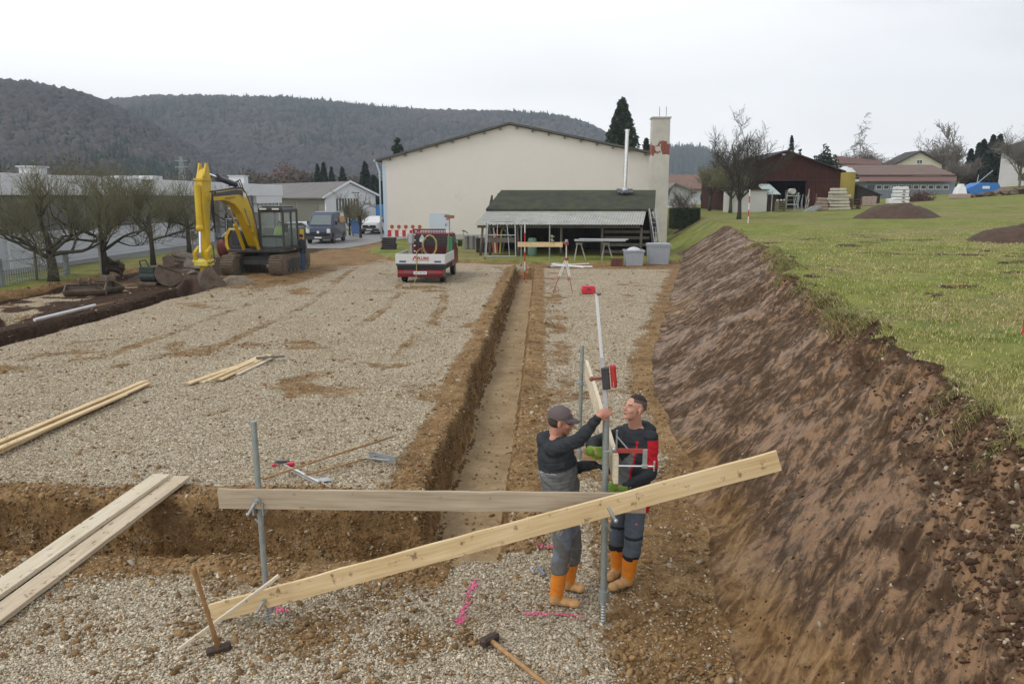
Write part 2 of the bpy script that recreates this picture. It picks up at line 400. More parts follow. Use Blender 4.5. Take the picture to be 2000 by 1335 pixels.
# crushed stone: cells with their own shade
def vor(sc):
    n = T.node('ShaderNodeTexVoronoi'); n.inputs['Scale'].default_value = sc; T.put(n.inputs['Vector'], pos); return n
v1 = vor(30); v2 = vor(62); v0 = vor(9)
s1 = T.node('ShaderNodeSeparateColor'); T.put(s1.inputs[0], v1.outputs['Color'])
s2 = T.node('ShaderNodeSeparateColor'); T.put(s2.inputs[0], v2.outputs['Color'])
sh = T.math('ADD', T.math('MULTIPLY', s1.outputs[0], .6), T.math('MULTIPLY', s2.outputs[1], .4))
stone = T.ramp(sh, [(.06, (.12, .094, .06)), (.32, (.36, .30, .21)), (.6, (.54, .465, .345)), (.92, (.84, .78, .65))])
crack = T.step(T.math('ADD', v1.outputs['Distance'], T.math('MULTIPLY', v2.outputs['Distance'], .4)), .95, .45)
stone = T.mix(T.math('MULTIPLY', T.math('SUBTRACT', 1, crack), .5), stone, (.10, .075, .05, 1))
stone = T.mix(.9, stone, T.ramp(T.math('ADD', T.math('MULTIPLY', big, .5), T.math('MULTIPLY', mid, .5)), [(.34, (.88, .80, .68)), (.5, (1.02, .98, .91)), (.66, (1.08, 1.07, 1.04))]), 'MULTIPLY')
dirt = T.ramp(T.math('ADD', T.math('MULTIPLY', fine, .55), T.math('MULTIPLY', mid, .45)), [(.32, (.075, .042, .017)), (.47, (.21, .128, .055)), (.66, (.39, .265, .135))])
dirt = T.mix(.8, dirt, T.ramp(T.noise(26, 4, .7, pos), [(.35, (.55, .5, .45)), (.65, (1.25, 1.22, 1.18))]), 'MULTIPLY')
pebm = T.math('MULTIPLY', T.math('GREATER_THAN', s2.outputs[1], .90), T.step(v2.outputs['Distance'], .55, .35))
dirt = T.mix(T.math('MULTIPLY', pebm, .6), dirt, (.42, .35, .25, 1))
# smeared dark topsoil
sv = T.mapv(T.mapv(pos, (1, 1, 1), (0, 0, R(38))), (4.6, 1.15, 2.2))
st = T.noise(1.9, 8, .72, sv, dist=.9); st2 = T.noise(.8, 5, .6, pos, dist=.8)
soil = T.ramp(T.math('ADD', T.math('MULTIPLY', st, .50), T.math('MULTIPLY', T.math('ADD', T.math('MULTIPLY', st2, .5), T.math('MULTIPLY', T.noise(5.0, 8, .74, pos, dist=.5), .5)), .50)), [(.30, (.034, .016, .007)), (.44, (.062, .036, .020)), (.50, (.105, .066, .038)), (.535, (.225, .128, .064)), (.66, (.33, .205, .115))])
osoil = T.ramp(T.math('ADD', T.math('MULTIPLY', st, .5), T.math('MULTIPLY', T.noise(2.6, 7, .68, pos, dist=.6), .5)), [(.32, (.055, .028, .012)), (.45, (.12, .066, .028)), (.52, (.23, .135, .058)), (.64, (.36, .235, .115))])
soil = T.mix(T.math('MULTIPLY', T.step(T.math('ADD', at2.outputs['Alpha'], T.math('MULTIPLY', T.math('SUBTRACT', mid, .5), .6)), .25, .75), .9), soil, osoil)
soil = T.mix(T.step(T.noise(14, 5, .7, pos), .54, .66), soil, T.mix(.5, soil, (.035, .018, .010, 1)))
drk = T.ramp(fine, [(.3, (.022, .013, .008)), (.7, (.085, .05, .03))])
soil = T.mix(wt, drk, soil)
# turf
gcol = T.ramp(T.math('ADD', T.math('MULTIPLY', T.noise(9, 5, .7, pos), .5), T.math('MULTIPLY', mid, .5)), [(.3, (.085, .075, .022)), (.48, (.17, .19, .04)), (.7, (.29, .30, .075))])
straw = T.ramp(fine, [(.3, (.14, .10, .045)), (.7, (.36, .30, .15))])
gcol = T.mix(T.step(T.math('ADD', dry, T.math('MULTIPLY', T.math('SUBTRACT', T.noise(3.5, 4, .7, pos), .5), .8)), .35, 1.0), gcol, straw)
green = T.step(T.noise(.5, 4, .6, T.mapv(pos, loc=(5, 2, 0))), .54, .68)
gcol = T.mix(T.math('MULTIPLY', green, .6), gcol, (.06, .12, .022, 1))
def edge(mask, amt, lo=.38, hi=.62, nn=None): return T.step(T.math('ADD', mask, T.math('MULTIPLY', T.math('SUBTRACT', nn or fine, .5), amt)), lo, hi)
clayc = T.ramp(T.math('ADD', T.math('MULTIPLY', T.noise(2.2, 5, .6, pos), .6), T.math('MULTIPLY', fine, .4)), [(.3, (.26, .18, .095)), (.6, (.46, .345, .205)), (.8, (.56, .44, .29))])
dirt = T.mix(T.math('MULTIPLY', T.step(T.math('ADD', flo, T.math('MULTIPLY', T.math('SUBTRACT', mid, .5), .7)), .5, .8), .85), dirt, clayc)
sz = T.node('ShaderNodeSeparateXYZ'); T.put(sz.inputs[0], pos)
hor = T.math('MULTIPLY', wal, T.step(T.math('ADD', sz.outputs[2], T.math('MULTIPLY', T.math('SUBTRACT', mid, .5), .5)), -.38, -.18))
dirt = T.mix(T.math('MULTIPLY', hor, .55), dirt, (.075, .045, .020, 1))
c = T.mix(edge(dk, .5), dirt, soil)
gmask = edge(gv, 1.5, .30, .62, T.math('ADD', T.math('MULTIPLY', fine, .6), T.math('MULTIPLY', mid, .4)))
gmask = T.math('MULTIPLY', gmask, T.step(T.math('ADD', gv, T.math('MULTIPLY', T.math('SUBTRACT', sh, .5), .8)), .25, .4))
c = T.mix(gmask, c, stone)
gsm = edge(gr, 1.1, .4, .6, T.noise(16, 4, .7, pos))
c = T.mix(gsm, c, gcol)
T.put(b.inputs['Base Color'], c)
rg = T.mix(T.math('MULTIPLY', wt, T.math('SUBTRACT', 1, gsm)), (.85, .85, .85, 1), T.ramp(T.math('ADD', T.math('MULTIPLY', st2, .6), T.math('MULTIPLY', st, .4)), [(.46, (.85, .85, .85)), (.56, (.34, .34, .34))]))
T.put(b.inputs['Roughness'], rg); T.put(b.inputs['Specular IOR Level'], T.math('ADD', .12, T.math('MULTIPLY', T.math('MULTIPLY', wt, .12), T.step(T.math('ADD', T.math('MULTIPLY', st2, .32), T.math('MULTIPLY', st, .68)), .47, .56))))
hs = T.math('MULTIPLY', T.math('SUBTRACT', 1, v1.outputs['Distance']), gmask)
n1_ = T.bump(hs, .8, .03)
n2_ = T.bump(T.math('ADD', T.math('MULTIPLY', fine, .9), T.math('MULTIPLY', vf, .25)), .55, .05, n1_)
n3_ = T.bump(T.math('MULTIPLY', T.math('ADD', st, T.math('MULTIPLY',T.noise(5,4,.6,sv),.3)), wt), .45, .07, n2_)
T.put(b.inputs['Normal'], n3_)
link('ground', me, m_ground, kind='structure', smooth=True)
# ------------------------------------------------------------------ road and yard sheets
m_asph = M('asphalt', (.20, .195, .19), .55, var=.2, sc=1.2, bump=.2, bsc=60, dirt=.35, dcol=(.30, .23, .15))
m_yard = M('yard_concrete', (.20, .20, .175), .8, var=.15, sc=.6, bump=.1, dirt=.2, dcol=(.14, .14, .08))
def sheet(name, pts, z, mat, nsub=40):
    # strip between two polylines given as (x0,x1,y)
    mb = MB(); vs = []; ys = np.linspace(pts[0][2], pts[-1][2], nsub)
    a = np.interp(ys, [p[2] for p in pts], [p[0] for p in pts]); b_ = np.interp(ys, [p[2] for p in pts], [p[1] for p in pts])
    for i, y in enumerate(ys):
        for k in range(7):
            x = a[i]+(b_[i]-a[i])*k/6; vs.append((x, y, max(TZ(x, y), 0)+z))
    fs = [(i*7+k, i*7+k+1, (i+1)*7+k+1, (i+1)*7+k) for i in range(nsub-1) for k in range(6)]
    mb.add(vs, fs); return mb.build(name, mat, kind='structure')
sheet('road', [(-16.8, -13.6, 52), (-19.5, -12.9, 56), (-19.9, -12.7, 62), (-20.0, -12.6, 160)], .03, m_asph)
sheet('yard', [(-25.9, -23.6, 12), (-25.9, -23.4, 38), (-25.9, -22.8, 50), (-25.9, -22.4, 80)], .03, m_yard)
sheet('pavement', [(-12.5, -10.5, 61), (-12.5, -9.8, 64)], .04, m_asph, 4)
# ------------------------------------------------------------------ wooded hills
def hill(name, prof, Dr, Df, seed, nx=150, ny=46, z0=0.):
    px = np.linspace(prof[0][0], prof[-1][0], nx); py = np.interp(px, [p[0] for p in prof], [p[1] for p in prof])
    V = []; s = np.linspace(-.35, 1, ny)
    tops = []
    for a, b_ in zip(px, py):
        r = ray(a, b_); d = Dr*(1+.10*float(fbm(a/260., 0, seed, 3))); q = Vector((r.x, r.y, 0)); k = q.length; q = q/k
        tops.append((q.x, q.y, d, max(H+r.z/k*d-z0, 1)))
    tops = np.array(tops)
    G = np.zeros((nx, ny, 3))
    for j, t in enumerate(s):
        dd = tops[:, 2]-(tops[:, 2]-Df)*np.clip(t, 0, 1)+np.where(t < 0, -t, 0)*(tops[:, 2]-Df)
        f = (np.cos(np.pi*abs(t))*.5+.5)**1.0 if t > 0 else math.cos(math.pi*abs(t))*.5+.5
        zz = z0+tops[:, 3]*f
        X = tops[:, 0]*dd; Y_ = tops[:, 1]*dd
        zz = zz+tops[:, 3]*.16*fbm(X/160, Y_/160, seed+5, 4)*math.sin(math.pi*min(max(t, 0), 1))
        G[:, j, 0] = X; G[:, j, 1] = Y_; G[:, j, 2] = zz-(6 if t == 1 else 0)
    V = G.reshape(-1, 3); I, J = np.meshgrid(np.arange(nx-1), np.arange(ny-1), indexing='ij'); a = (I*ny+J).ravel()
    F = np.stack([a, a+1, a+1+ny, a+ny], -1)
    me = npmesh(name, V, F); link(name, me, M('hill_floor', (.055, .045, .04), .95, var=.3, sc=.02, bump=0), kind='structure', smooth=True)
    return G
# unit crown shapes
def ico():
    bm = bmesh.new(); bmesh.ops.create_icosphere(bm, subdivisions=1, radius=1); v = np.array([p.co[:] for p in bm.verts]); f = np.array([[q.index for q in p.verts] for p in bm.faces]); bm.free(); return v, f
IV, IF = ico()
m_forest, nt, b = mk('forest_mat'); T = NT(nt)
ca = T.node('ShaderNodeAttribute', attribute_name='col').outputs['Color']
T.put(b.inputs['Base Color'], T.mix(.5, ca, T.ramp(T.noise(.6, 3, .6, T.pos()), [(.3, (.45, .45, .45)), (.7, (1.5, 1.5, 1.5))]), 'MULTIPLY')); b.inputs['Roughness'].default_value = .95; b.inputs['Specular IOR Level'].default_value = .05
def forest(name, G, n, seed, size, label, conf=.25, sk=0.0):
    rng = np.random.default_rng(seed); nx, ny, _ = G.shape
    u = rng.random(n)*(nx-1.01); v = 4+rng.random(n)**.8*(ny-6)
    i = u.astype(int); j = v.astype(int); fu = (u-i)[:, None]; fv = (v-j)[:, None]
    p = G[i, j]*(1-fu)*(1-fv)+G[i+1, j]*fu*(1-fv)+G[i, j+1]*(1-fu)*fv+G[i+1, j+1]*fu*fv
    s = size*(.65+.7*rng.random(n)); cz = fbm(p[:, 0]/120, p[:, 1]/120, seed+3, 4)+.10*rng.standard_normal(n)+sk*(v/ny)
    isc = cz > (.33-conf)
    sx = np.where(isc, .42, .62)*s; sz = np.where(isc, 1.0, .66)*s
    V = IV[None]*np.stack([sx, sx, sz], -1)[:, None]*(1+.16*rng.standard_normal((n, len(IV), 1)))
    tp = np.where(isc[:, None], np.clip(1-(IV[None, :, 2]+1)*.42, .12, 1), 1.)[..., None]
    V[..., :2] *= tp
    V = V+p[:, None]+np.stack([0*s, 0*s, .35*s], -1)[:, None]
    F = IF[None]+(np.arange(n)*len(IV))[:, None, None]
    base = np.where(isc[:, None], np.array([.030, .046, .038]), np.array([.074, .068, .068])+.05*(fbm(p[:, 0]/70, p[:, 1]/70, seed+9, 3))[:, None]*np.array([1, .7, .4]))
    base = base*(.8+.4*rng.random((n, 1)))
    c = np.repeat(np.concatenate([base, np.ones((n, 1))], -1)[:, None], len(IV), 1)
    me = npmesh(name, V.reshape(-1, 3), F.reshape(-1, 3), {'col': c.reshape(-1, 4)})
    o = link(name, me, m_forest, kind='stuff', label=label, cat='forest', center=False); return o
G2 = hill('hill', [(-700, 226), (100, 223), (180, 217), (230, 210), (300, 205), (400, 203), (500, 204), (560, 206), (650, 213), (720, 221), (800, 227), (900, 230), (1000, 233), (1060, 237), (1110, 244), (1150, 256), (1180, 271), (1220, 298), (1270, 327), (1320, 357), (1400, 380)], 1250, 520, 101, 170)
G1 = hill('hill', [(-1100, 64), (-700, 94), (-400, 124), (-150, 154), (0, 180), (60, 186), (100, 196), (150, 202), (200, 221), (240, 236), (280, 254), (320, 275), (370, 302), (430, 331), (500, 354), (560, 372)], 760, 300, 103, 150)
G3 = hill('hill', [(1180, 340), (1250, 318), (1290, 310), (1330, 305), (1370, 309), (1400, 324), (1450, 343), (1520, 362), (1600, 376)], 1500, 900, 105, 60, 24)
forest('forest', G2, 46000, 5, 7.0, 'grey brown leafless forest with dark green patches on the long hill behind the hall', .06, .14)
forest('forest', G1, 34000, 6, 5.4, 'darker wooded slope descending from the left edge of the photo', .10, .12)
forest('forest', G3, 4500, 7, 14.0, 'bluish wooded hill seen between the chimney and the bare tree', .40)
# ------------------------------------------------------------------ haze
hz = MB(); hz.bb((-1750, -66, -3.5), (1750, 1900, 262)); hm = bpy.data.materials.new('haze_mat'); hm.use_nodes = True; n_ = hm.node_tree.nodes; n_.clear()
ho = n_.new('ShaderNodeOutputMaterial'); hv = n_.new('ShaderNodeVolumePrincipled'); hv.inputs['Density'].default_value = .00036; hv.inputs['Color'].default_value = (.78, .88, 1.0, 1); hv.inputs['Anisotropy'].default_value = 0.0
hm.node_tree.links.new(hv.outputs[0], ho.inputs['Volume'])
hz.build('haze', hm, kind='stuff', label='thin bluish winter haze over the valley', cat='haze')
# ------------------------------------------------------------------ trees
m_bark = M('bark', (.060, .055, .040), .9, var=.35, sc=5, bump=.5, bsc=30, dirt=.3, dcol=(.08, .10, .03))
m_bark_moss = M('bark_moss', (.085, .09, .048), .9, var=.35, sc=5, bump=.4)
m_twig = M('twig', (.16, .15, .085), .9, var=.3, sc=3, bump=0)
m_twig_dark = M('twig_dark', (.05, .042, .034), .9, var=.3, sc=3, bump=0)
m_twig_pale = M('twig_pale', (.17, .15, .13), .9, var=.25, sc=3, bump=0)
def rv(rng): 
    v = Vector((rng.gauss(0, 1), rng.gauss(0, 1), rng.gauss(0, 1))); return v.normalized()
def bare_tree(name, label, base, trunk_h, height, spread, seed, r0=.14, limbs=6, twigs=900, shape='umbrella', tw=None, bark=None, group=None, twr=.006, lean=(0, 0), cat='tree', tlen=(.5, 1.2)):
    rng = random.Random(seed); t = thing(name, label, cat, base, 0, group)
    tr = MB(); cr = MB(); ends = []
    top = Vector((lean[0], lean[1], trunk_h)); pts = [Vector((0, 0, -.15)), Vector((lean[0]*.3+.03*rng.gauss(0, 1), lean[1]*.3, trunk_h*.35)), Vector((lean[0]*.7, lean[1]*.7, trunk_h*.7)), top]
    tr.path(pts, [r0*1.35, r0, r0*.88, r0*.8], 9)
    segs = []
    def branch(p, d, length, r, lvl, mbx):
        k = 5; q = [p]; rr = [r]; dd = d.copy()
        for i in range(k):
            dd = (dd+rv(rng)*(.28 if shape == 'umbrella' else .17)+Vector((0, 0, .10 if shape != 'umbrella' or lvl > 1 else .02))).normalized()
            q.append(q[-1]+dd*length/k); rr.append(r*(1-.62*(i+1)/k))
        mbx.path(q, rr, 6 if lvl < 2 else 4)
        for i in range(1, k+1): segs.append((q[i], (q[i]-q[i-1]).normalized(), rr[i], lvl))
        if lvl < 3:
            for c in range(3 if lvl == 1 else 3):
                i = rng.randint(2, k); a = rng.uniform(0, 6.28)
                side = dd.orthogonal(); side.rotate(Quaternion(dd, a))
                nd = (dd*.7+side*.75+Vector((0, 0, .25))).normalized()
                branch(q[i], nd, length*rng.uniform(.5, .7), rr[i]*.75, lvl+1, mbx)
    for i in range(limbs):
        a = 2*math.pi*i/limbs+rng.uniform(-.4, .4)
        if shape == 'umbrella': d = Vector((math.cos(a), math.sin(a), rng.uniform(.25, .75))).normalized(); ln = spread*rng.uniform(.75, 1.0); h0 = rng.uniform(.62, 1.0)
        else: d = Vector((math.cos(a), math.sin(a), rng.uniform(.5, 1.6))).normalized(); ln = (height-trunk_h)*rng.uniform(.4, .62); h0 = rng.uniform(.75, 1.0)
        branch(Vector((top.x*h0, top.y*h0, trunk_h*h0)), d, ln, r0*rng.uniform(.42, .6), 1, tr)
    # leader
    branch(top, Vector((0, 0, 1)), (height-trunk_h)*(.45 if shape == 'umbrella' else .8), r0*.72, 1, tr)
    sg = [s for s in segs if s[3] >= 2] or segs
    for i in range(twigs):
        p, d, r, l = sg[rng.randrange(len(sg))]
        side = rv(rng)
        if shape == 'umbrella': td = (Vector((side.x*.55, side.y*.55, rng.uniform(-.1, 1.1)))+d*.35).normalized()
        elif shape == 'weep': td = (d*.5+side*.8+Vector((0, 0, -.1))).normalized()
        else: td = (d*.6+side*.8+Vector((0, 0, .45))).normalized()
        ln = rng.uniform(*tlen); 
        mid_ = p+td*ln*.5+rv(rng)*ln*.08; e_ = p+td*ln+rv(rng)*ln*.12+Vector((0, 0, (-.35 if shape == 'weep' else .06)*ln))
        cr.path([p, mid_, e_], [twr*1.3, twr, twr*.45], 3)
        for q in range(3):
            f = rng.uniform(.25, .95); p2 = p.lerp(e_, f); cr.path([p2, p2+(td+rv(rng)*.8).normalized()*ln*rng.uniform(.2, .45)], [twr*.8, twr*.4], 3)
    tr.build('trunk', bark or m_bark, t, smooth=True); cr.build('crown', tw or m_twig, t)
    return t
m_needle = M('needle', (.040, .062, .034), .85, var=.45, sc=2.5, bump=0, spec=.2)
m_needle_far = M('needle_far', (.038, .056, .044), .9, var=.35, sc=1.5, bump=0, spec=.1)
def conifer(name, label, base, h, r, seed, n=5200, group=None, mat=None, droop=.25, top_pow=1.0, leaf=.30, skirt=.08, cat='tree'):
    rng = np.random.default_rng(seed); t = thing(name, label, cat, base, 0, group)
    tr = MB(); tr.path([(0, 0, -.1), (0, 0, h*.5), (0, 0, h*.97)], [h*.022, h*.014, .02], 7); tr.build('trunk', m_bark, t, smooth=True)
    nb = max(40, n//34); V = []; F = []
    lev = np.sort(rng.random(nb)**.85)
    for k in range(nb):
        f = lev[k]; z = h*(skirt+(1-skirt)*f); az = k*2.399963+rng.normal(0, .3); ln = r*((1-f)**top_pow)*(.72+.5*rng.random())+.06*r
        m = 34; s = rng.random(m)**.7; px = s*ln; w_ = .30*ln*(1-s*.7)
        off = rng.normal(0, 1, m)*w_*.45; zz = z-droop*px*(.6+.5*s)+rng.normal(0, .05*r, m)
        ca, sa = math.cos(az), math.sin(az)
        cx = ca*px-sa*off; cy = sa*px+ca*off
        L_ = leaf*(.6+.9*rng.random(m))
        d1 = rng.normal(0, 1, (m, 3)); d1[:, 0] += ca*1.6; d1[:, 1] += sa*1.6; d1[:, 2] -= .5; d1 /= np.linalg.norm(d1, axis=1)[:, None]
        d2 = np.cross(d1, rng.normal(0, 1, (m, 3))); d2 /= np.linalg.norm(d2, axis=1)[:, None]
        c = np.stack([cx, cy, zz], -1)
        V.append(np.stack([c-d1*L_[:, None]*.5, c+d2*L_[:, None]*.28, c+d1*L_[:, None]*.6, c-d2*L_[:, None]*.28], 1))
    V = np.concatenate(V).reshape(-1, 3); F = np.arange(len(V)).reshape(-1, 4)
    me = npmesh('crown', V, F); link('crown', me, mat or m_needle, t)
    return t
def shrub(name, label, base, rad, h, seed, n=1500, mat=None, leaf=.2, group=None, cat='shrub'):
    rng = np.random.default_rng(seed); t = thing(name, label, cat, base, 0, group)
    tr = MB(); 
    for i in range(5):
        a = i*1.3; tr.path([(0, 0, -.05), (math.cos(a)*rad*.3, math.sin(a)*rad*.3, h*.4), (math.cos(a)*rad*.6, math.sin(a)*rad*.6, h*.8)], [.05, .03, .012], 4)
    tr.build('stem', m_bark, t)
    d = rng.normal(0, 1, (n, 3)); d /= np.linalg.norm(d, axis=1)[:, None]; rr = rng.random(n)**.4
    c = d*rr[:, None]*np.array([rad, rad, h*.5])*(1+.35*np.sin(d[:, :1]*5+seed)*np.cos(d[:, 1:2]*4))+np.array([0, 0, h*.52])
    d1 = rng.normal(0, 1, (n, 3)); d1 /= np.linalg.norm(d1, axis=1)[:, None]; d2 = np.cross(d1, rng.normal(0, 1, (n, 3))); d2 /= np.linalg.norm(d2, axis=1)[:, None]
    V = np.stack([c-d1*leaf*.5, c+d2*leaf*.35, c+d1*leaf*.5, c-d2*leaf*.35], 1).reshape(-1, 3)
    me = npmesh('crown', V, np.arange(len(V)).reshape(-1, 4)); link('crown', me, mat or m_needle, t); return t
gl = 'orchard trees in a row in front of the white factory'
def LP(px, py): p = P(px, py, 0); return (p.x, p.y, TZ(p.x, p.y))
for (px, py), lab, hh, sprd, sd_, r0, th in [
    ((105, 555), 'thick mossy bare tree beside the pale fence post, first of the row', 4.9, 2.3, 1, .19, 1.35),
    ((205, 540), 'bare tree tied to a grey support stake, second of the row', 4.9, 2.2, 2, .15, 1.6),
    ((300, 521), 'slim bare tree behind the green digger attachment', 4.2, 1.9, 3, .12, 1.9),
    ((371, 503), 'bare tree with red-tipped shoots next to a wooden stake left of the digger arm', 4.3, 1.5, 4, .13, 2.0),
    ((445, 480), 'low bare tree seen between the digger boom and its arm', 3.6, 1.6, 8, .14, 2.0)]:
    bare_tree('orchard_tree', lab, LP(px, py), th, hh, sprd, sd_, r0, 6, 800 if px < 320 else 380, 'umbrella', group=gl, twr=.0075, tlen=(.5, 1.35))
# tree at the right on the bank and others in its row
bare_tree('bare_tree', 'large bare tree on the grass bank in front of the dark barn', GP(1443, 428), 1.5, 6.3, 2.5, 21, .15, 8, 1300, 'up', group='bare trees on the bank', twr=.010, tw=m_twig_dark, bark=m_twig_dark, tlen=(.4, 1.0))
for k, (px, py, lab) in enumerate([(1426, 416, 'bare tree directly behind the large one on the bank'), (1418, 411, 'farthest bare tree in the row on the bank'), (1386, 412, 'thin bare tree left of the row on the bank')]):
    g_ = GP(px, py); bare_tree('bare_tree', lab, g_, 1.6, 4.6, 2.0, 31+k, .15, 6, 700, 'up', group='bare trees on the bank', twr=.012, tw=m_twig, tlen=(.5, 1.1))
# ================================================================== buildings
m_render = M('cream_render', (.70, .655, .60), .9, var=.035, sc=.35, bump=.15, bsc=8, dirt=.02, dcol=(.55, .50, .42))
m_bluetrim = M('blue_trim', (.50, .60, .70), .5, var=.05)
m_darkroof = M('fibre_roof', (.10, .095, .085), .9, var=.3, sc=1.5, bump=.3)
m_white = M('white_paint', (.72, .73, .75), .6, var=.04, sc=.6, bump=.03, dirt=.1, dcol=(.5, .5, .48))
m_whitewall = M('white_wall', (.62, .64, .67), .8, var=.06, sc=.5, bump=.05, dirt=.2, dcol=(.42, .42, .40))
m_glassd = M('dark_glass', (.07, .08, .08), .15, var=.3, sc=.5, bump=0)
m_gband = M('profiled_glazing', (.17, .18, .175), .45, var=.12, sc=.4, bump=.1, bsc=4)
m_zinc = M('zinc', (.50, .52, .54), .35, .7, var=.15, sc=3)
m_galv = M('galvanised', (.42, .45, .46), .42, .75, var=.2, sc=8, bump=.1, dirt=.1, dcol=(.2, .2, .19))
m_tubes = M('scaffold_tube', (.33, .37, .36), .5, .55, var=.22, sc=9, bump=.12, dirt=.22, dcol=(.22, .20, .16))
m_steeldk = M('dark_steel', (.06, .06, .065), .5, .4, var=.3)
m_black = M('black_rubber', (.018, .018, .02), .8, var=.3)
m_concrete = M('concrete', (.42, .41, .38), .9, var=.12, sc=2, bump=.3)
def wood_mat(name, a, b_, c_, rough=.75, dirt=.35, dcol=(.16, .11, .06), along='x', grain=1.0):
    m, nt, b = mk(name); T = NT(nt); v = T.objc()
    sc = {'x': (1.2, 22, 22), 'y': (22, 1.2, 22), 'z': (22, 22, 1.2)}[along]
    vv = T.mapv(v, tuple(q*grain for q in sc)); n1 = T.noise(1.3, 5, .6, vv, dist=.6); n2 = T.noise(1.4, 3, .5, v)
    c = T.ramp(T.math('ADD', T.math('MULTIPLY', n1, .7), T.math('MULTIPLY', n2, .3)), [(.32, a), (.5, b_), (.68, c_)])
    kn = T.node('ShaderNodeTexVoronoi'); kn.inputs['Scale'].default_value = 1.0; kn.inputs['Randomness'].default_value = 1.0
    ks = {'x': (2.2, 6, 6), 'y': (6, 2.2, 6), 'z': (6, 6, 2.2)}[along]; T.put(kn.inputs['Vector'], T.mapv(v, ks))
    c = T.mix(T.math('MULTIPLY', T.step(kn.outputs['Distance'], .11, .06), .7), c, (.17, .09, .04, 1))
    if dirt:
        d = T.step(T.noise(9, 6, .75, v), .66-.1*dirt, .72-.1*dirt); c = T.mix(T.math('MULTIPLY', d, .85), c, (*dcol, 1))
    T.put(b.inputs['Base Color'], c); b.inputs['Roughness'].default_value = rough; b.inputs['Specular IOR Level'].default_value = .25
    T.put(b.inputs['Normal'], T.bump(n1, .2, .004)); return m
m_old = wood_mat('weathered_wood', (.09, .08, .065), (.15, .135, .115), (.22, .20, .17), .9, .1, along='z')
m_barn = wood_mat('barn_boards', (.030, .010, .008), (.052, .018, .014), (.085, .035, .026), .9, .3, (.12, .055, .035), 'z', .35)
def corr(mb, p00, p10, p01, n, amp, thick=.02):
    """corrugated sheet: p00-p10 along the waves' run across, p01 the far side; waves advance from p00 to p10"""
    p00, p10, p01 = Vector(p00), Vector(p10), Vector(p01); nrm = (p10-p00).cross(p01-p00).normalized()
    if nrm.z < 0: nrm = -nrm
    vs = []; k = n*4
    for i in range(k+1):
        o = nrm*amp*math.sin(i*math.pi/2+.3); a = p00+(p10-p00)*i/k
        vs += [a+o, a+(p01-p00)+o, a+(p01-p00)+o-nrm*thick, a+o-nrm*thick]
    fs = []
    for i in range(k):
        for q in range(4): fs.append((i*4+q, i*4+(q+1) % 4, i*4+4+(q+1) % 4, i*4+4+q))
    fs += [(0, 1, 2, 3), (k*4, k*4+1, k*4+2, k*4+3)]
    mb.add(vs, fs)
# ---- production hall
YH = 62.2
xl, xr = Q(749, 400, YH).x, Q(1272, 400, YH).x; zl, zr_, zp_ = Q(749, 313, YH).z, Q(1272, 302, YH).z, Q(995, 244, YH).z; xp = Q(995, 244, YH).x
hall = thing('production_hall', 'large cream rendered hall with a shallow gabled roof behind the truck and the shed', 'hall', ((xl+xr)/2, YH, 0))
mb = MB(); mb.prism([(xl, -.3), (xr, -.3), (xr, zr_), (xp, zp_), (xl, zl)], 'y', YH, YH+45); mb.build('wall', m_render, hall, world=True)
mb = MB(); ov = .35
for (xa, za, xb, zb) in ((xl-.5, zl-.12, xp, zp_+.04), (xp, zp_+.04, xr+.15, zr_+.0)):
    mb.add([(xa, YH-ov, za), (xb, YH-ov, zb), (xb, YH+45.5, zb), (xa, YH+45.5, za), (xa, YH-ov, za+.16), (xb, YH-ov, zb+.16), (xb, YH+45.5, zb+.16), (xa, YH+45.5, za+.16)],
           [(3, 2, 1, 0), (4, 5, 6, 7), (0, 1, 5, 4), (1, 2, 6, 5), (2, 3, 7, 6), (3, 0, 4, 7)])
rf = mb.build('roof', m_darkroof, hall, world=True)
for i in range(17):       # purlin ends under the verge
    f = (i+.5)/17; x = xl+(xr-xl)*f; z = (zl+(zp_-zl)*(x-xl)/(xp-xl)) if x < xp else (zp_+(zr_-zp_)*(x-xp)/(xr-xp))
    q = MB(); q.box((x, YH-.17, z-.10), (.14, .34, .16)); q.build('purlin_end', m_old, hall, world=True)
mb = MB(); mb.box((xl+.12, YH-.012, zl/2), (.26, .02, zl-.5)); mb.build('corner_trim', m_bluetrim, hall, world=True)
mb = MB(); mb.box((xr-.12, YH-.012, zr_/2), (.16, .02, zr_-.5)); mb.build('corner_trim', m_bluetrim, hall, world=True)
mb = MB(); mb.box(((xl+xr)/2, YH-.015, .25), (xr-xl-.4, .03, .55)); mb.build('plinth', m_concrete, hall, world=True)
mb = MB(); mb.path([(xl-.45, YH-.2, zl-.1), (xl-.35, YH-.15, zl-.5), (xl-.22, YH-.1, zl-.9), (xl-.22, YH-.1, .1)], .07, 8); mb.build('downpipe', m_bluetrim, hall, world=True, smooth=True)
mb = MB(); mb.path([(xl-.55, YH-.35, zl-.05), (xl-.55, YH+45, zl-.05)], .09, 8); mb.build('gutter', m_zinc, hall, world=True)
mb = MB(); mb.path([(xr+.22, YH-.2, zr_-.05), (xr+.22, YH+45, zr_-.05)], .09, 8); mb.build('gutter', m_zinc, hall, world=True)
a, b2 = Q(842, 419, YH), Q(874, 455, YH)
mb = MB(); mb.bb((a.x, YH-.06, .3), (b2.x, YH-.01, a.z)); d_ = mb.build('door', M('pale_blue_door', (.55, .62, .70), .5, var=.04), hall, world=True)
mb = MB(); mb.bb((a.x-.12, YH-.05, .3), (a.x-.003, YH-.004, a.z+.12)); mb.bb((b2.x+.003, YH-.05, .3), (b2.x+.12, YH-.004, a.z+.12)); mb.bb((a.x, YH-.05, a.z+.003), (b2.x, YH-.004, a.z+.12)); mb.build('door_frame', m_bluetrim, d_, world=True)
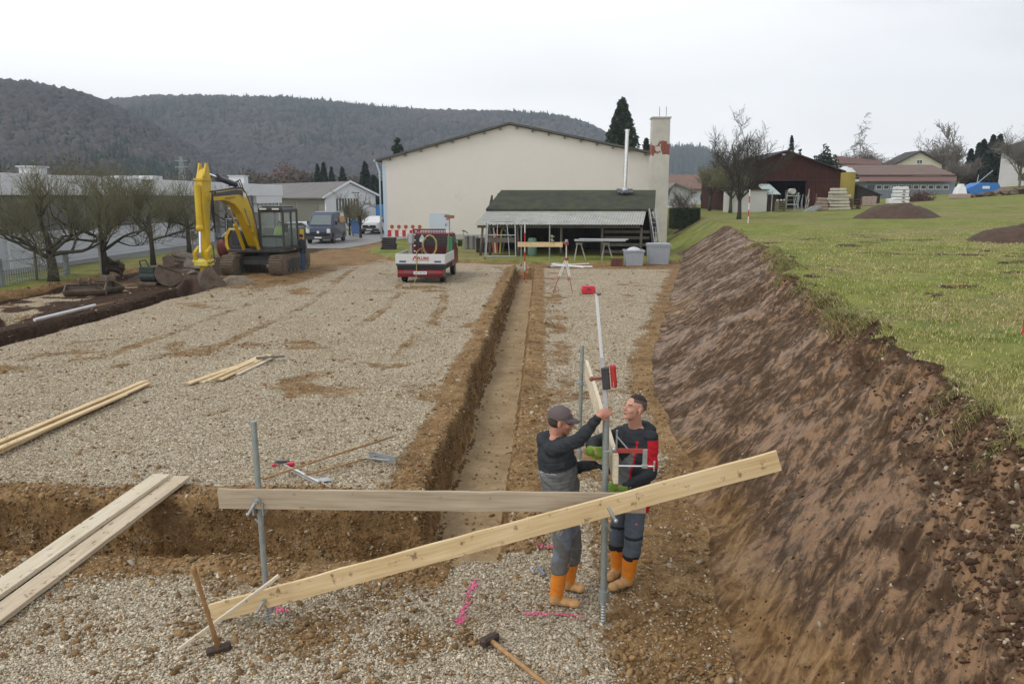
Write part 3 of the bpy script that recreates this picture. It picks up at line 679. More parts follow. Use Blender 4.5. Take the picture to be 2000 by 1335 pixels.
mb = MB(); mb.box((b2.x-.12, YH-.09, 1.3), (.05, .05, .18)); mb.build('handle', m_steeldk, d_, world=True)
# far wing visible to the right of the chimney
mb = MB(); mb.bb((xr+.0, YH+8, 0), (xr+1.1, YH+30, 3.9)); mb.build('side_wing', m_concrete, hall, world=True)
mb = MB(); mb.path([(xr+1.2, YH+7.8, 4.0), (xr+1.2, YH+7.8, 0)], .05, 6); mb.build('downpipe', m_white, hall, world=True)
# ---- chimney
YC = 58.6; x0, x1 = Q(1273, 300, YC).x, Q(1307, 300, YC).x; zt = Q(1290, 231, YC).z
ch = thing('chimney_stack', 'tall square rendered chimney with flaking patches beside the hall', 'chimney', ((x0+x1)/2, YC+.6, 0))
m_ch, nt, b = mk('chimney_render'); T = NT(nt); v = T.objc()
c = T.ramp(T.noise(.9, 5, .6, v), [(.3, (.42, .40, .36)), (.7, (.56, .53, .47))])
sx = T.node('ShaderNodeSeparateXYZ'); T.put(sx.inputs[0], v)
nn = T.noise(1.7, 5, .6, v, dist=.4)
hb = T.math('MULTIPLY', T.step(sx.outputs[2], zt-3.3, zt-2.3), T.step(sx.outputs[2], zt-1.0, zt-2.0))
hb = T.math('MAXIMUM', hb, T.math('MULTIPLY', T.step(sx.outputs[2], zt-1.5, zt-1.1), .45))
pm = T.step(T.math('MULTIPLY', nn, hb), .38, .40)
c = T.mix(pm, c, T.ramp(T.noise(9, 3, .6, v), [(.3, (.16, .05, .035)), (.7, (.28, .10, .07))]))
T.put(b.inputs['Base Color'], c); b.inputs['Roughness'].default_value = .9; T.put(b.inputs['Normal'], T.bump(nn, .3, .02))
mb = MB(); mb.add([(x0-.0, YC, .0), (x1+.05, YC, 0), (x1+.05, YC+1.2, 0), (x0, YC+1.2, 0), (x0, YC, zt), (x1, YC, zt), (x1, YC+1.2, zt), (x0, YC+1.2, zt)], [(3, 2, 1, 0), (4, 5, 6, 7), (0, 1, 5, 4), (1, 2, 6, 5), (2, 3, 7, 6), (3, 0, 4, 7)])
mb.build('shaft', m_ch, ch, world=True)
mb = MB(); mb.bb((x0-.07, YC-.07, zt+.002), (x1+.07, YC+1.27, zt+.11)); mb.build('cap', m_concrete, ch, world=True)
for px in (1288, 1301):
    mb = MB(); q = Q(px, 228, YC+.3); mb.tube((q.x, q.y, zt+.08), (q.x, q.y, zt+.85), .02, n=5); mb.build('lightning_rod', m_steeldk, ch, world=True)
# ---- shed
def qv(px, py, Y): return Q(px, py, Y)
sh_ = thing('open_shed', 'open timber shed with a mossy dark roof and a corrugated lean-to', 'shed', (1.3, 47, .16))
A, B_ = qv(927, 438, 43.8), qv(1256, 438, 43.8); zlow = A.z
C_, D_ = qv(951, 409, 46.6), qv(1262, 409, 46.6)
mb = MB(); zup = C_.z
corr(mb, (A.x, 43.8, zlow), (B_.x, 43.8, zlow), (A.x+.55, 46.7, zup), 62, .028)
m_corr = M('fibre_cement', (.40, .40, .37), .85, var=.22, sc=1.6, bump=.2, dirt=.35, dcol=(.22, .22, .16))
mb.build('lean_to_roof', m_corr, sh_, world=True)
m_moss, nt, b = mk('moss_roof'); T = NT(nt); v = T.pos(); c = T.ramp(T.noise(1.3, 5, .65, v), [(.35, (.024, .024, .021)), (.62, (.05, .055, .025))])
sx = T.node('ShaderNodeSeparateXYZ'); T.put(sx.inputs[0], v)
c = T.mix(T.step(T.math('ADD', T.math('MULTIPLY', sx.outputs[2], 1.0), T.noise(1.1, 4, .6, v)), 4.15, 4.75), c, (.07, .082, .026, 1)); T.put(b.inputs['Base Color'], c); b.inputs['Roughness'].default_value = .95; T.put(b.inputs['Normal'], T.bump(T.noise(12, 3, .6, v), .6, .03))
E_, F_ = qv(949, 408, 46.3), qv(1279, 408, 46.3); G_, I_ = qv(979, 371, 50.2), qv(1281, 371, 50.2)
mb = MB(); vs = [(E_.x, 46.3, E_.z), (F_.x, 46.3, F_.z), (I_.x, 50.2, I_.z), (G_.x, 50.2, G_.z)]
mb.add([(x, y, z-.14) for x, y, z in vs]+[(x, y, z) for x, y, z in vs], [(3, 2, 1, 0), (4, 5, 6, 7), (0, 1, 5, 4), (1, 2, 6, 5), (2, 3, 7, 6), (3, 0, 4, 7)])
mb.build('roof', m_moss, sh_, world=True)
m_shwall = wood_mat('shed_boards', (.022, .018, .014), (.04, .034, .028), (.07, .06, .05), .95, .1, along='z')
mb = MB()
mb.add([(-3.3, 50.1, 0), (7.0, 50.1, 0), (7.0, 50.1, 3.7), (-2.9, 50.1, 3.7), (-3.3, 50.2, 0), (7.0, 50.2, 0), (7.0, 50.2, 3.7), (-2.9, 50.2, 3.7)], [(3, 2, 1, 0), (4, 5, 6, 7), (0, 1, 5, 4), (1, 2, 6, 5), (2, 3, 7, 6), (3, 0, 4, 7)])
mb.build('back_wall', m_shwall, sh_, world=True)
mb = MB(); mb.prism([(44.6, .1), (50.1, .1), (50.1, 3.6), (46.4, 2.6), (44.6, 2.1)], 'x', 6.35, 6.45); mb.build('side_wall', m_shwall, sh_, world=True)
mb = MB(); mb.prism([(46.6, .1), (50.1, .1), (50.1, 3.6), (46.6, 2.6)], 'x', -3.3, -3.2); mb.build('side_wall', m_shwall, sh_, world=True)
for i, z in enumerate((.35, .75, 1.15, 1.5)):      # horizontal boards at the right bay
    mb = MB(); mb.box((4.9, 45.2, z), (2.6, .05, .17)); mb.build('board', m_old, sh_, world=True)
zb = zlow-.08
for px, dx in ((943, -.14), (957, .0), (1010, .10), (1096, 0), (1176, 0), (1252, 0)):
    x = qv(px, 470, 44.4).x; mb = MB(); mb.tube((x+dx, 44.4, .1), (x, 44.4, zb-.08), .085, .07, 7); mb.build('post', m_old, sh_, world=True, smooth=True)
mb = MB(); mb.bb((A.x+.1, 44.32, zb-.14), (B_.x-.1, 44.46, zb-.0)); mb.build('front_beam', m_old, sh_, world=True)
mb = MB(); x = qv(1003, 470, 44.4).x; mb.tube((x-.65, 44.3, zb-.1), (x+.15, 44.3, .9), .05, n=6); mb.build('brace', m_old, sh_, world=True)
mb = MB(); mb.bb((qv(945, 470, 44.4).x, 44.2, .92), (qv(1008, 470, 44.4).x, 44.26, 1.2)); mb.build('rail', m_old, sh_, world=True)
# flue on the shed
fl = thing('flue_pipe', 'shiny stainless steel flue rising from the mossy shed roof', 'flue', (qv(1220, 372, 49.6).x, 49.6, 3.7))
x = fl.location.x; zt2 = qv(1221, 256, 49.6).z
mb = MB(); mb.tube((x, 49.6, 3.75), (x+.06, 49.6, zt2), .12, .12, 14); mb.tube((x+.06, 49.6, zt2), (x+.06, 49.6, zt2+.1), .15, .15, 14); mb.build('pipe', M('stainless', (.62, .62, .62), .22, .9, var=.1), fl, world=True, smooth=False)
mb = MB(); mb.tube((x, 49.6, 3.7), (x, 49.6, 4.1), .24, .17, 14); mb.build('collar', m_zinc, fl, world=True)
mb = MB(); mb.box((x, 49.35, 3.86), (1.0, .8, .03), (math.atan(.31), 0, 0)); mb.build('flashing', m_steeldk, fl, world=True)
# ---- factory on the left
fac = thing('factory_building', 'long white flat factory with a grey glazed band behind the row of orchard trees', 'factory', (-30, 45, 0))
XW = -25.8
mb = MB(); mb.bb((XW-14, 8, -.2), (XW-.28, 76, 4.45)); mb.build('core', m_gband, fac, world=True)
mb = MB(); mb.bb((XW-.278, 8, 0), (XW, 60, 1.72)); mb.build('lower_wall', m_whitewall, fac, world=True)
mb = MB(); mb.bb((XW-.27, 8, 3.58), (XW+.18, 76.2, 4.62)); mb.build('fascia', m_white, fac, world=True)
mb = MB(); mb.bb((XW-14, 76.003, 1.2), (XW-.28, 76.3, 4.6)); mb.build('end_wall', m_white, fac, world=True)
for k in range(14):
    y = 12+k*3.5; mb = MB(); mb.bb((XW-.27, y, 1.725), (XW-.2, y+3.38, 3.575)); w_ = mb.build('glazing', m_gband, fac, world=True)
for k in range(8):
    y = 14+k*6.1; mb = MB(); mb.bb((XW-.01, y, .02), (XW+.03, y+.035, 1.70)); mb.build('panel_joint', m_concrete, fac, world=True)
q = P(17, 533, 0); mb = MB(); mb.path([(XW+.13, 36.2, .05), (XW+.13, 36.2, 1.6)], .07, 8); mb.build('downpipe', m_white, fac, world=True)
mb = MB(); mb.bb((XW-.27, 61.5, .05), (XW-.1, 68.5, 3.57)); mb.build('gate', M('grey_gate', (.27, .29, .31), .6), fac, world=True)
mb = MB(); mb.bb((XW-.26, 69.2, 2.9), (XW+.12, 76, 3.575)); mb.build('lintel_panel', m_white, fac, world=True)
for i in range(6):
    mb = MB(); mb.bb((XW-.25, 69.3+i*1.05, 2.1), (XW-.18, 70.1+i*1.05, 2.88)); mb.build('window', m_whitewall, fac, world=True)
for px, py, Y, wd, hh in ((53, 335, 41, .9, .42), (462, 357, 70, 1.4, .7)):
    a = Q(px, py, Y); mb = MB(); mb.bb((a.x-wd/2, Y, 4.45), (a.x+wd/2, Y+1, 4.62+hh)); u = mb.build('roof_unit', m_white, fac, world=True)
    mb = MB(); mb.bb((a.x-wd/2-.1, Y-.1, 4.625+hh), (a.x+wd/2+.1, Y+1.1, 4.70+hh)); mb.build('cowl', m_zinc, u, world=True)
for px in (190, 262, 318):
    a = Q(px, 345, 50); mb = MB(); mb.box((a.x-1, 50, 4.7), (1.3, 1.3, .25)); mb.build('roof_light', m_white, fac, world=True)
# ---- workshop with white gable
A = Vector((Q(636, 383, 84).x, 84, 0)); Bq = Vector((Q(733, 379, 88).x, 88, 0)); u = (Bq-A).normalized(); n_ = Vector((-u.y, u.x, 0)); W_ = (Bq-A).length; LEN = 30
ws = thing('workshop', 'low workshop with a grey roof and a white gable striped by tall windows', 'workshop', A)
def wp(s, d, z): q = A+u*s+n_*d; return (q.x, q.y, z)
he, hp = Q(636, 384, 84).z, Q(683, 357, 86).z; sr = W_*.47
def solid(mb, P8): mb.add(P8, [(3, 2, 1, 0), (4, 5, 6, 7), (0, 1, 5, 4), (1, 2, 6, 5), (2, 3, 7, 6), (3, 0, 4, 7)])
mb = MB(); mb.add([wp(0, 0, -.3), wp(W_, 0, -.3), wp(W_, 0, he+.15), wp(sr, 0, hp), wp(0, 0, he), wp(0, .3, -.3), wp(W_, .3, -.3), wp(W_, .3, he+.15), wp(sr, .3, hp), wp(0, .3, he)], [(0, 1, 2, 3, 4), (9, 8, 7, 6, 5), (0, 5, 6, 1), (1, 6, 7, 2), (2, 7, 8, 3), (3, 8, 9, 4), (4, 9, 5, 0)])
mb.build('gable_wall', m_white, ws, world=True)
mb = MB(); solid(mb, [wp(.02, .302, -.3), wp(W_, .302, -.3), wp(W_, LEN, -.3), wp(.02, LEN, -.3), wp(.02, .302, he-.05), wp(W_, .302, he-.05), wp(W_, LEN, he-.05), wp(.02, LEN, he-.05)]); mb.build('side_wall', M('grey_render', (.22, .22, .20), .9, var=.12, sc=.5), ws, world=True)
mb = MB(); t_ = .12
for s0, z0, s1, z1 in ((-.5, he-.22, sr, hp+.05), (sr, hp+.05, W_+.4, he+.0)):
    solid(mb, [wp(s0, -.3, z0), wp(s1, -.3, z1), wp(s1, LEN, z1), wp(s0, LEN, z0), wp(s0, -.3, z0+t_), wp(s1, -.3, z1+t_), wp(s1, LEN, z1+t_), wp(s0, LEN, z0+t_)])
mb.build('roof', M('grey_sheet_roof', (.16, .15, .145), .85, var=.18, sc=.6), ws, world=True)
mb = MB()
for s0, z0, s1, z1 in ((-.5, he-.24, sr, hp+.03), (sr, hp+.03, W_+.4, he-.02)): solid(mb, [wp(s0, -.36, z0), wp(s1, -.36, z1), wp(s1, -.303, z1), wp(s0, -.303, z0), wp(s0, -.36, z0+.24), wp(s1, -.36, z1+.24), wp(s1, -.303, z1+.24), wp(s0, -.303, z0+.24)])
mb.build('verge_board', m_white, ws, world=True)
for i in range(8):
    s = W_*(.20+.058*i); mb = MB(); solid(mb, [wp(s, -.03, .8), wp(s+.19, -.03, .8), wp(s+.19, -.002, .8), wp(s, -.002, .8), wp(s, -.03, 3.3), wp(s+.19, -.03, 3.3), wp(s+.19, -.002, 3.3), wp(s, -.002, 3.3)]); mb.build('window', m_glassd, ws, world=True)
for k in range(2):
    mb = MB(); s = W_*.75; z = 2.75-.13*k; solid(mb, [wp(s, -.03, z), wp(s+.85, -.03, z), wp(s+.85, -.002, z), wp(s, -.002, z), wp(s, -.03, z+.06), wp(s+.85, -.03, z+.06), wp(s+.85, -.002, z+.06), wp(s, -.002, z+.06)]); mb.build('lettering_strip', m_steeldk, ws, world=True)
mb = MB()
for k in range(3):
    s = 2+k*6.; solid(mb, [wp(-.03, s, .5), wp(-.002, s, .5), wp(-.002, s+5.5, .5), wp(-.03, s+5.5, .5), wp(-.03, s, he-.6), wp(-.002, s, he-.6), wp(-.002, s+5.5, he-.6), wp(-.03, s+5.5, he-.6)])
mb.build('sliding_door', M('olive_door', (.14, .14, .115), .7, var=.1), ws, world=True)
# ================================================================== right-hand background
# barn
YB = 78; zb_ = 1.9
bx0, bxp, bx1 = Q(1428, 333, YB).x, Q(1536, 294, YB).x, Q(1643, 332, YB).x; bze, bzp = Q(1643, 334, YB).z, Q(1536, 296, YB).z
barn = thing('barn', 'dark red-brown timber barn with a gabled front and a black opening', 'barn', (bxp, YB, zb_))
dx0, dx1 = Q(1497, 380, YB).x, Q(1573, 380, YB).x; dz = Q(1530, 352, YB).z
mb = MB()
def wallq(poly): mb.prism(poly, 'y', YB, YB+.15)
wallq([(bx0, zb_-1), (dx0, zb_-1), (dx0, dz), (bx0, dz)]); wallq([(dx1, zb_-1), (bx1, zb_-1), (bx1, dz), (dx1, dz)]); wallq([(bx0, dz), (bx1, dz), (bx1, bze), (bxp, bzp), (bx0, bze)])
mb.build('front_wall', m_barn, barn, world=True)
mb = MB(); mb.bb((bx1-.15, YB+.152, zb_-1), (bx1, YB+14, bze-.02)); mb.bb((bx0, YB+.152, zb_-1), (bx0+.15, YB+14, bze-.02)); mb.bb((bx0+.15, YB+7, zb_-1), (bx1-.15, YB+7.1, bze-.02)); mb.build('side_wall', m_barn, barn, world=True)
mb = MB()
for xa, za, xb, zb2 in ((bx0-.35, bze-.12, bxp, bzp+.02), (bxp, bzp+.02, bx1+.35, bze-.12)):
    mb.add([(xa, YB-.4, za), (xb, YB-.4, zb2), (xb, YB+14.5, zb2), (xa, YB+14.5, za), (xa, YB-.4, za+.12), (xb, YB-.4, zb2+.12), (xb, YB+14.5, zb2+.12), (xa, YB+14.5, za+.12)], [(3, 2, 1, 0), (4, 5, 6, 7), (0, 1, 5, 4), (1, 2, 6, 5), (2, 3, 7, 6), (3, 0, 4, 7)])
mb.build('roof', M('dark_tile', (.045, .035, .03), .9, var=.25, sc=1), barn, world=True)
q = Q(1530, 302, YB); mb = MB(); mb.box((q.x, YB-.12, q.z), (.28, .22, .14)); mb.build('floodlight', m_zinc, barn, world=True)
mb = MB(); mb.bb((bx0+.2, YB-.03, dz-.06), (bx1-.2, YB-.003, dz+.04)); mb.build('door_rail', M('rail_dark', (.03, .02, .02), .8), barn, world=True)
# white lean-to beside the barn
a, b2 = Q(1431, 372, 73), Q(1497, 409, 73)
ws2 = thing('white_shed', 'small white rendered shed wall left of the barn, behind the big bare tree', 'shed', ((a.x+b2.x)/2, 73, b2.z))
mb = MB(); mb.prism([(a.x, b2.z-.6), (b2.x, b2.z-.6), (b2.x, a.z), (a.x, a.z-.05)], 'y', 73, 76.5); mb.build('wall', M('ws_wall', (.60, .60, .57), .9, var=.05), ws2, world=True)
mb = MB(); mb.box(((a.x+b2.x)/2, 74.8, a.z+.06), (b2.x-a.x+.25, 4, .1)); mb.build('roof', m_darkroof, ws2, world=True)
a, b2 = Q(1497, 379, 73), Q(1521, 405, 73); ln = thing('lean_to', 'narrow dark timber lean-to with a pale green corrugated roof against the barn', 'lean-to', ((a.x+b2.x)/2, 73.3, b2.z))
mb = MB(); mb.bb((a.x+.02, 73.1, b2.z-.4), (b2.x-.1, 77, a.z)); mb.build('wall', m_shwall, ln, world=True)
mb = MB(); corr(mb, (a.x, 72.8, a.z-.02), (b2.x+.05, 72.8, a.z-.02), (a.x, 76.5, a.z+.95), 6, .05); mb.build('roof', M('green_sheet', (.38, .46, .44), .7, var=.15, sc=2), ln, world=True)
# silo
a, b2 = Q(1636, 336, 83), Q(1673, 395, 83); r = (b2.x-a.x)/2; cx = (a.x+b2.x)/2
si = thing('silo', 'round mustard yellow silo with a pale domed lid right of the barn', 'silo', (cx, 84, 1.6))
m_silo = M('silo_yellow', (.36, .28, .05), .6, var=.14, sc=1, dirt=.3, dcol=(.2, .15, .05))
mb = MB(); mb.tube((cx, 84, 1.2), (cx, 84, a.z), r, r, 32); mb.build('tank', m_silo, si, world=True, smooth=False)
mb = MB(); mb.tube((cx, 84, a.z), (cx, 84, a.z+.45), r*1.02, r*.62, 32); mb.tube((cx, 84, a.z+.45), (cx, 84, a.z+.6), r*.4, r*.2, 20); mb.build('lid', m_whitewall, si, world=True)
for k in range(3): 
    mb = MB(); mb.tube((cx, 84, 1.6+k*1.1), (cx, 84, 1.65+k*1.1), r*1.012, r*1.012, 32); mb.build('hoop', m_silo, si, world=True)
# school-like building with ten windows
YS = 104; a, b2 = Q(1690, 354, YS), Q(1862, 392, YS); 
sc_ = thing('row_building', 'single storey grey-blue building with ten white-framed windows and a brown roof', 'building', ((a.x+b2.x)/2, YS, b2.z))
mb = MB(); mb.bb((a.x, YS, b2.z-1), (b2.x, YS+10, a.z)); mb.build('wall', M('bluegrey_wall', (.25, .29, .35), .85, var=.06, sc=.5), sc_, world=True)
mb = MB(); a0, a1 = Q(1679, 345, YS-1.3), Q(1868, 354, YS-1.3); mb.bb((a0.x, YS-1.3, a1.z), (a1.x, YS-1.2, a0.z)); mb.build('fascia', M('rust_fascia', (.30, .17, .17), .8, var=.08), sc_, world=True)
mb = MB(); mb.bb((a0.x, YS-1.19, a0.z-.1), (a1.x-.3, YS+9, Q(1678, 343, YS-1.4).z-.01)); mb.build('eave_board', m_darkroof, sc_, world=True)
r0, r1 = Q(1678, 343, YS-1.4), Q(1866, 324, YS+5)
mb = MB(); vs = [(r0.x, YS-1.4, r0.z), (Q(1866, 343, YS-1.4).x, YS-1.4, r0.z), (Q(1866, 343, YS-1.4).x, YS+5, r1.z), (r0.x, YS+5, r1.z), (r0.x, YS+11.4, r0.z), (Q(1866, 343, YS-1.4).x, YS+11.4, r0.z)]
mb.add(vs+[(x, y, z+.15) for x, y, z in vs], [(0, 1, 2, 3), (3, 2, 5, 4), (6, 7, 8, 9), (9, 8, 11, 10), (0, 1, 7, 6), (1, 2, 8, 7), (2, 5, 11, 8), (0, 3, 9, 6), (3, 4, 10, 9), (4, 5, 11, 10)])
mb.build('roof', M('brown_tile', (.17, .115, .095), .9, var=.15, sc=.8, bump=.5), sc_, world=True)
for i in range(10):
    p0, p1 = Q(1710.5+i*14.5, 361, YS), Q(1721.5+i*14.5, 370.5, YS)
    mb = MB(); mb.bb((p0.x, YS-.08, p1.z), (p1.x, YS-.003, p0.z)); f = mb.build('window', m_white, sc_, world=True)
    mb = MB(); mb.bb((p0.x+.12, YS-.12, p1.z+.12), (p1.x-.1, YS-.083, p0.z-.1)); mb.build('pane', m_glassd, f, world=True)
p0, p1 = Q(1695, 362, YS), Q(1705, 388, YS); mb = MB(); mb.bb((p0.x, YS-.06, p1.z), (p1.x, YS-.003, p0.z)); mb.build('door', m_glassd, sc_, world=True)
def house(name, label, pl, pp_, pr, ybase, Y, depth, mw, mr, win=[], cat='house', chim=None):
    x0, z0 = Q(pl[0], pl[1], Y).x, Q(pl[0], pl[1], Y).z; xp, zp = Q(pp_[0], pp_[1], Y).x, Q(pp_[0], pp_[1], Y).z; x1, z1 = Q(pr[0], pr[1], Y).x, Q(pr[0], pr[1], Y).z; zb = Q(pl[0], ybase, Y).z
    h = thing(name, label, cat, ((x0+x1)/2, Y, zb)); mb = MB(); mb.prism([(x0, zb-1), (x1, zb-1), (x1, z1), (xp, zp), (x0, z0)], 'y', Y, Y+depth); mb.build('wall', mw, h, world=True)
    mb = MB()
    for xa, za, xb, zb2 in ((x0-.5, z0-.25, xp, zp+.03), (xp, zp+.03, x1+.5, z1-.25)):
        mb.add([(xa, Y-.5, za), (xb, Y-.5, zb2), (xb, Y+depth+.5, zb2), (xa, Y+depth+.5, za), (xa, Y-.5, za+.22), (xb, Y-.5, zb2+.22), (xb, Y+depth+.5, zb2+.22), (xa, Y+depth+.5, za+.22)], [(3, 2, 1, 0), (4, 5, 6, 7), (0, 1, 5, 4), (1, 2, 6, 5), (2, 3, 7, 6), (3, 0, 4, 7)])
    rf_ = mb.build('roof', mr, h, world=True)
    for wx0, wy0, wx1, wy1 in win:
        p0, p1 = Q(wx0, wy0, Y), Q(wx1, wy1, Y); mb = MB(); mb.bb((p0.x, Y-.08, p1.z), (p1.x, Y-.003, p0.z)); f = mb.build('window', m_white, h, world=True)
        mb = MB(); m2 = (p0.x+p1.x)/2; mb.bb((p0.x+.12, Y-.12, p1.z+.12), (m2-.06, Y-.083, p0.z-.12)); mb.bb((m2+.06, Y-.12, p1.z+.12), (p1.x-.12, Y-.083, p0.z-.12)); mb.build('pane', m_glassd, f, world=True)
    if chim:
        c0 = Q(chim[0], chim[1], Y+4); mb = MB(); mb.bb((c0.x-.35, Y+4, c0.z-1.6), (c0.x+.35, Y+4.7, c0.z)); mb.build('chimney', m_concrete, rf_, world=True)
    return h
m_cream = M('cream_wall', (.66, .63, .48), .9, var=.03); m_rtile = M('red_brown_tile', (.14, .075, .06), .9, var=.15, sc=.6)
house('gabled_house', 'cream gabled house with one attic window rising behind the long brown roof', (1748, 321), (1797, 297), (1840, 321), 350, 135, 5, m_cream, M('dark_tile2', (.06, .055, .055), .9), [(1790, 311.5, 1801, 320)], chim=(1787, 297))
h = thing('long_house', 'house with a long reddish roof and a cream gable end left of the thin birch', 'house', (Q(1670, 330, 128).x, 128, 3))
p = [Q(1628, 322, 126), Q(1634, 307, 129), Q(1645, 322, 132)]
mb = MB(); e0, e1 = Q(1641, 321, 126), Q(1722, 324, 126); rg0, rg1 = Q(1633, 307, 131), Q(1719, 315.5, 131)
mb.bb((e0.x-.2, 126.4, 1), (e1.x-.3, 136, e1.z+.1)); mb.build('wall', m_cream, h, world=True)
mb = MB(); vs = [(e0.x-.3, 126, e0.z), (e1.x, 126, e1.z), (rg1.x, 131, rg1.z), (rg0.x, 131, rg0.z), (e1.x, 137, e1.z), (e0.x, 137, e0.z)]
mb.add(vs+[(x, y, z+.2) for x, y, z in vs], [(0, 1, 2, 3), (3, 2, 4, 5), (6, 7, 8, 9), (9, 8, 10, 11), (0, 1, 7, 6), (1, 2, 8, 7), (2, 4, 10, 8), (0, 3, 9, 6), (3, 5, 11, 9), (5, 4, 10, 11)])
mb.build('roof', m_rtile, h, world=True)
mb = MB(); mb.add([(e0.x-.6, 126.2, 2), (e0.x-.3, 136.5, 2), (e0.x-.3, 136.5, e0.z), (rg0.x-.1, 131, rg0.z-.15), (e0.x-.6, 126.2, e0.z-.1), (e0.x-.2, 126.2, 2), (e0.x-.1, 136.5, 2), (e0.x-.1, 136.5, e0.z), (rg0.x+.2, 131, rg0.z-.15), (e0.x-.2, 126.2, e0.z-.1)], [(0, 1, 2, 3, 4), (9, 8, 7, 6, 5), (0, 5, 6, 1), (1, 6, 7, 2), (2, 7, 8, 3), (3, 8, 9, 4), (4, 9, 5, 0)]); mb.build('gable', m_cream, h, world=True)
# pale building at the right edge
Y = 112; a, b2 = Q(1957, 292, Y), Q(2060, 378, Y)
h = thing('pale_house', 'tall pale grey house cut by the right edge, behind a bare tree', 'house', (a.x, Y, b2.z))
h.rotation_euler = (0, 0, -.56)
mb = MB(); mb.bb((a.x, Y, b2.z-2), (b2.x+3, Y+12, a.z)); mb.build('wall', M('pale_wall', (.58, .57, .58), .85, var=.1, sc=.3), h, world=True)
r_ = Q(2030, 258, Y+4); l_ = Q(1950, 291, Y-.6)
mb = MB(); mb.prism([(l_.x, l_.z), (l_.x, l_.z-.2), (b2.x+4, l_.z-.2), (b2.x+4, r_.z), (r_.x, r_.z)], 'y', Y-.6, Y+12.6); mb.build('roof', M('grey_tile', (.13, .12, .12), .9), h, world=True)
for py in (312, 340):
    p0, p1 = Q(1984, py, Y), Q(1994, py+13, Y); mb = MB(); mb.bb((p0.x, Y-.06, p1.z), (p1.x, Y-.003, p0.z)); mb.build('window', m_glassd, h, world=True)
# low houses between chimney and trees
house('white_bungalow', 'white low house with a grey roof just right of the chimney', (1309, 372), (1318, 360), (1352, 374), 412, 98, 10, m_whitewall, M('gtile2', (.20, .19, .17), .9, var=.15, sc=.5), [(1316, 380, 1323, 388)])
h = thing('red_roof_house', 'wide low house under a weathered red-brown roof between the chimney and the trees', 'house', (Q(1360, 400, 118).x, 118, 1))
a, b2 = Q(1312, 369, 118), Q(1432, 412, 118); rz = Q(1350, 344, 124).z
mb = MB(); mb.bb((a.x, 118, b2.z-1), (b2.x, 128, a.z)); mb.build('wall', m_whitewall, h, world=True)
mb = MB(); vs = [(a.x-.5, 117.4, a.z-.15), (b2.x+.5, 117.4, a.z-.15), (b2.x+.5, 123, rz), (a.x-.5, 123, rz), (b2.x+.5, 128.6, a.z-.15), (a.x-.5, 128.6, a.z-.15)]
mb.add(vs+[(x, y, z+.2) for x, y, z in vs], [(0, 1, 2, 3), (3, 2, 4, 5), (6, 7, 8, 9), (9, 8, 10, 11), (0, 1, 7, 6), (1, 2, 8, 7), (2, 4, 10, 8), (0, 3, 9, 6), (3, 5, 11, 9), (5, 4, 10, 11)]); mb.build('roof', M('weathered_red_tile', (.20, .125, .10), .9, var=.15, sc=.5), h, world=True)
for px in (1368, 1390):
    p0, p1 = Q(px, 380, 118), Q(px+9, 391, 118); mb = MB(); mb.bb((p0.x, 117.94, p1.z), (p1.x, 117.997, p0.z)); mb.build('window', m_glassd, h, world=True)
# hedge
a, b2 = Q(1314, 407, 61.5), Q(1367, 434, 61.5); rng = np.random.default_rng(4); n = 9000
c = rng.random((n, 3))*2-1; k_ = rng.integers(0, 3, n); sg = np.sign(c[np.arange(n), k_]); c[np.arange(n), k_] = sg*(1-.12*rng.random(n))
c = c*np.array([(b2.x-a.x)/2, .8, (a.z-b2.z)/2+.25])+np.array([(a.x+b2.x)/2, 62.3, (a.z+b2.z)/2-.25]); d1 = rng.normal(0, 1, (n, 3)); d1 /= np.linalg.norm(d1, axis=1)[:, None]; d2 = np.cross(d1, rng.normal(0, 1, (n, 3))); d2 /= np.linalg.norm(d2, axis=1)[:, None]
V = np.stack([c-d1*.07, c+d2*.05, c+d1*.07, c-d2*.05], 1).reshape(-1, 3); me = npmesh('crown', V, np.arange(len(V)).reshape(-1, 4))
hd = thing('hedge', 'clipped dark green box hedge on the lawn right of the chimney', 'hedge', ((a.x+b2.x)/2, 62.3, b2.z-.4)); link('crown', me, M('hedge_leaf', (.045, .06, .022), .85, var=.4, sc=3, bump=0), hd, world=True)
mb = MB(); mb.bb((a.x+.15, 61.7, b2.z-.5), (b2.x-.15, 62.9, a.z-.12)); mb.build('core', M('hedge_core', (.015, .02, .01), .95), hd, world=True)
# ================================================================== background trees
conifer('spruce', 'big dark spruce rising behind the hall roof left of the chimney', (Q(1213, 300, 112).x, 112, 1), Q(1213, 197, 112).z-1, 4.7, 3, 12000, droop=.12, leaf=.5, top_pow=.9)
conifer('spruce', 'small dark conifer tucked behind the chimney', (Q(1262, 300, 112).x, 112, 1), Q(1262, 272, 112).z-1, 2.2, 5, 2400, leaf=.5)
conifer('spruce', 'single conifer top showing above the left part of the hall roof', (Q(777, 300, 118).x, 118, 1), Q(777, 272, 118).z-1, 1.9, 6, 2400, leaf=.5, top_pow=.55)
gs_ = 'conifers beyond the workshop'
for i, (px, py, Y, r, lab) in enumerate([(621, 322, 150, 1.9, 'left of the trio of dark conifers above the workshop roof'), (633, 319, 150, 2.0, 'middle of the trio of dark conifers above the workshop roof'), (648, 326, 152, 1.6, 'right of the trio of dark conifers above the workshop roof'), (669, 328, 155, 2.4, 'broad conifer above the workshop gable peak'), (714, 318, 130, 2.7, 'tallest dark conifer between the workshop and the hall'), (731, 345, 120, 2.6, 'dark conifer squeezed beside the blue box and the hall'), (741, 352, 118, 2.4, 'darkest conifer touching the edge of the hall')]):
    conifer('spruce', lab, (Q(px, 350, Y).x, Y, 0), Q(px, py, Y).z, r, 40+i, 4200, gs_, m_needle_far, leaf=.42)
gs_ = 'tall conifers at the right'
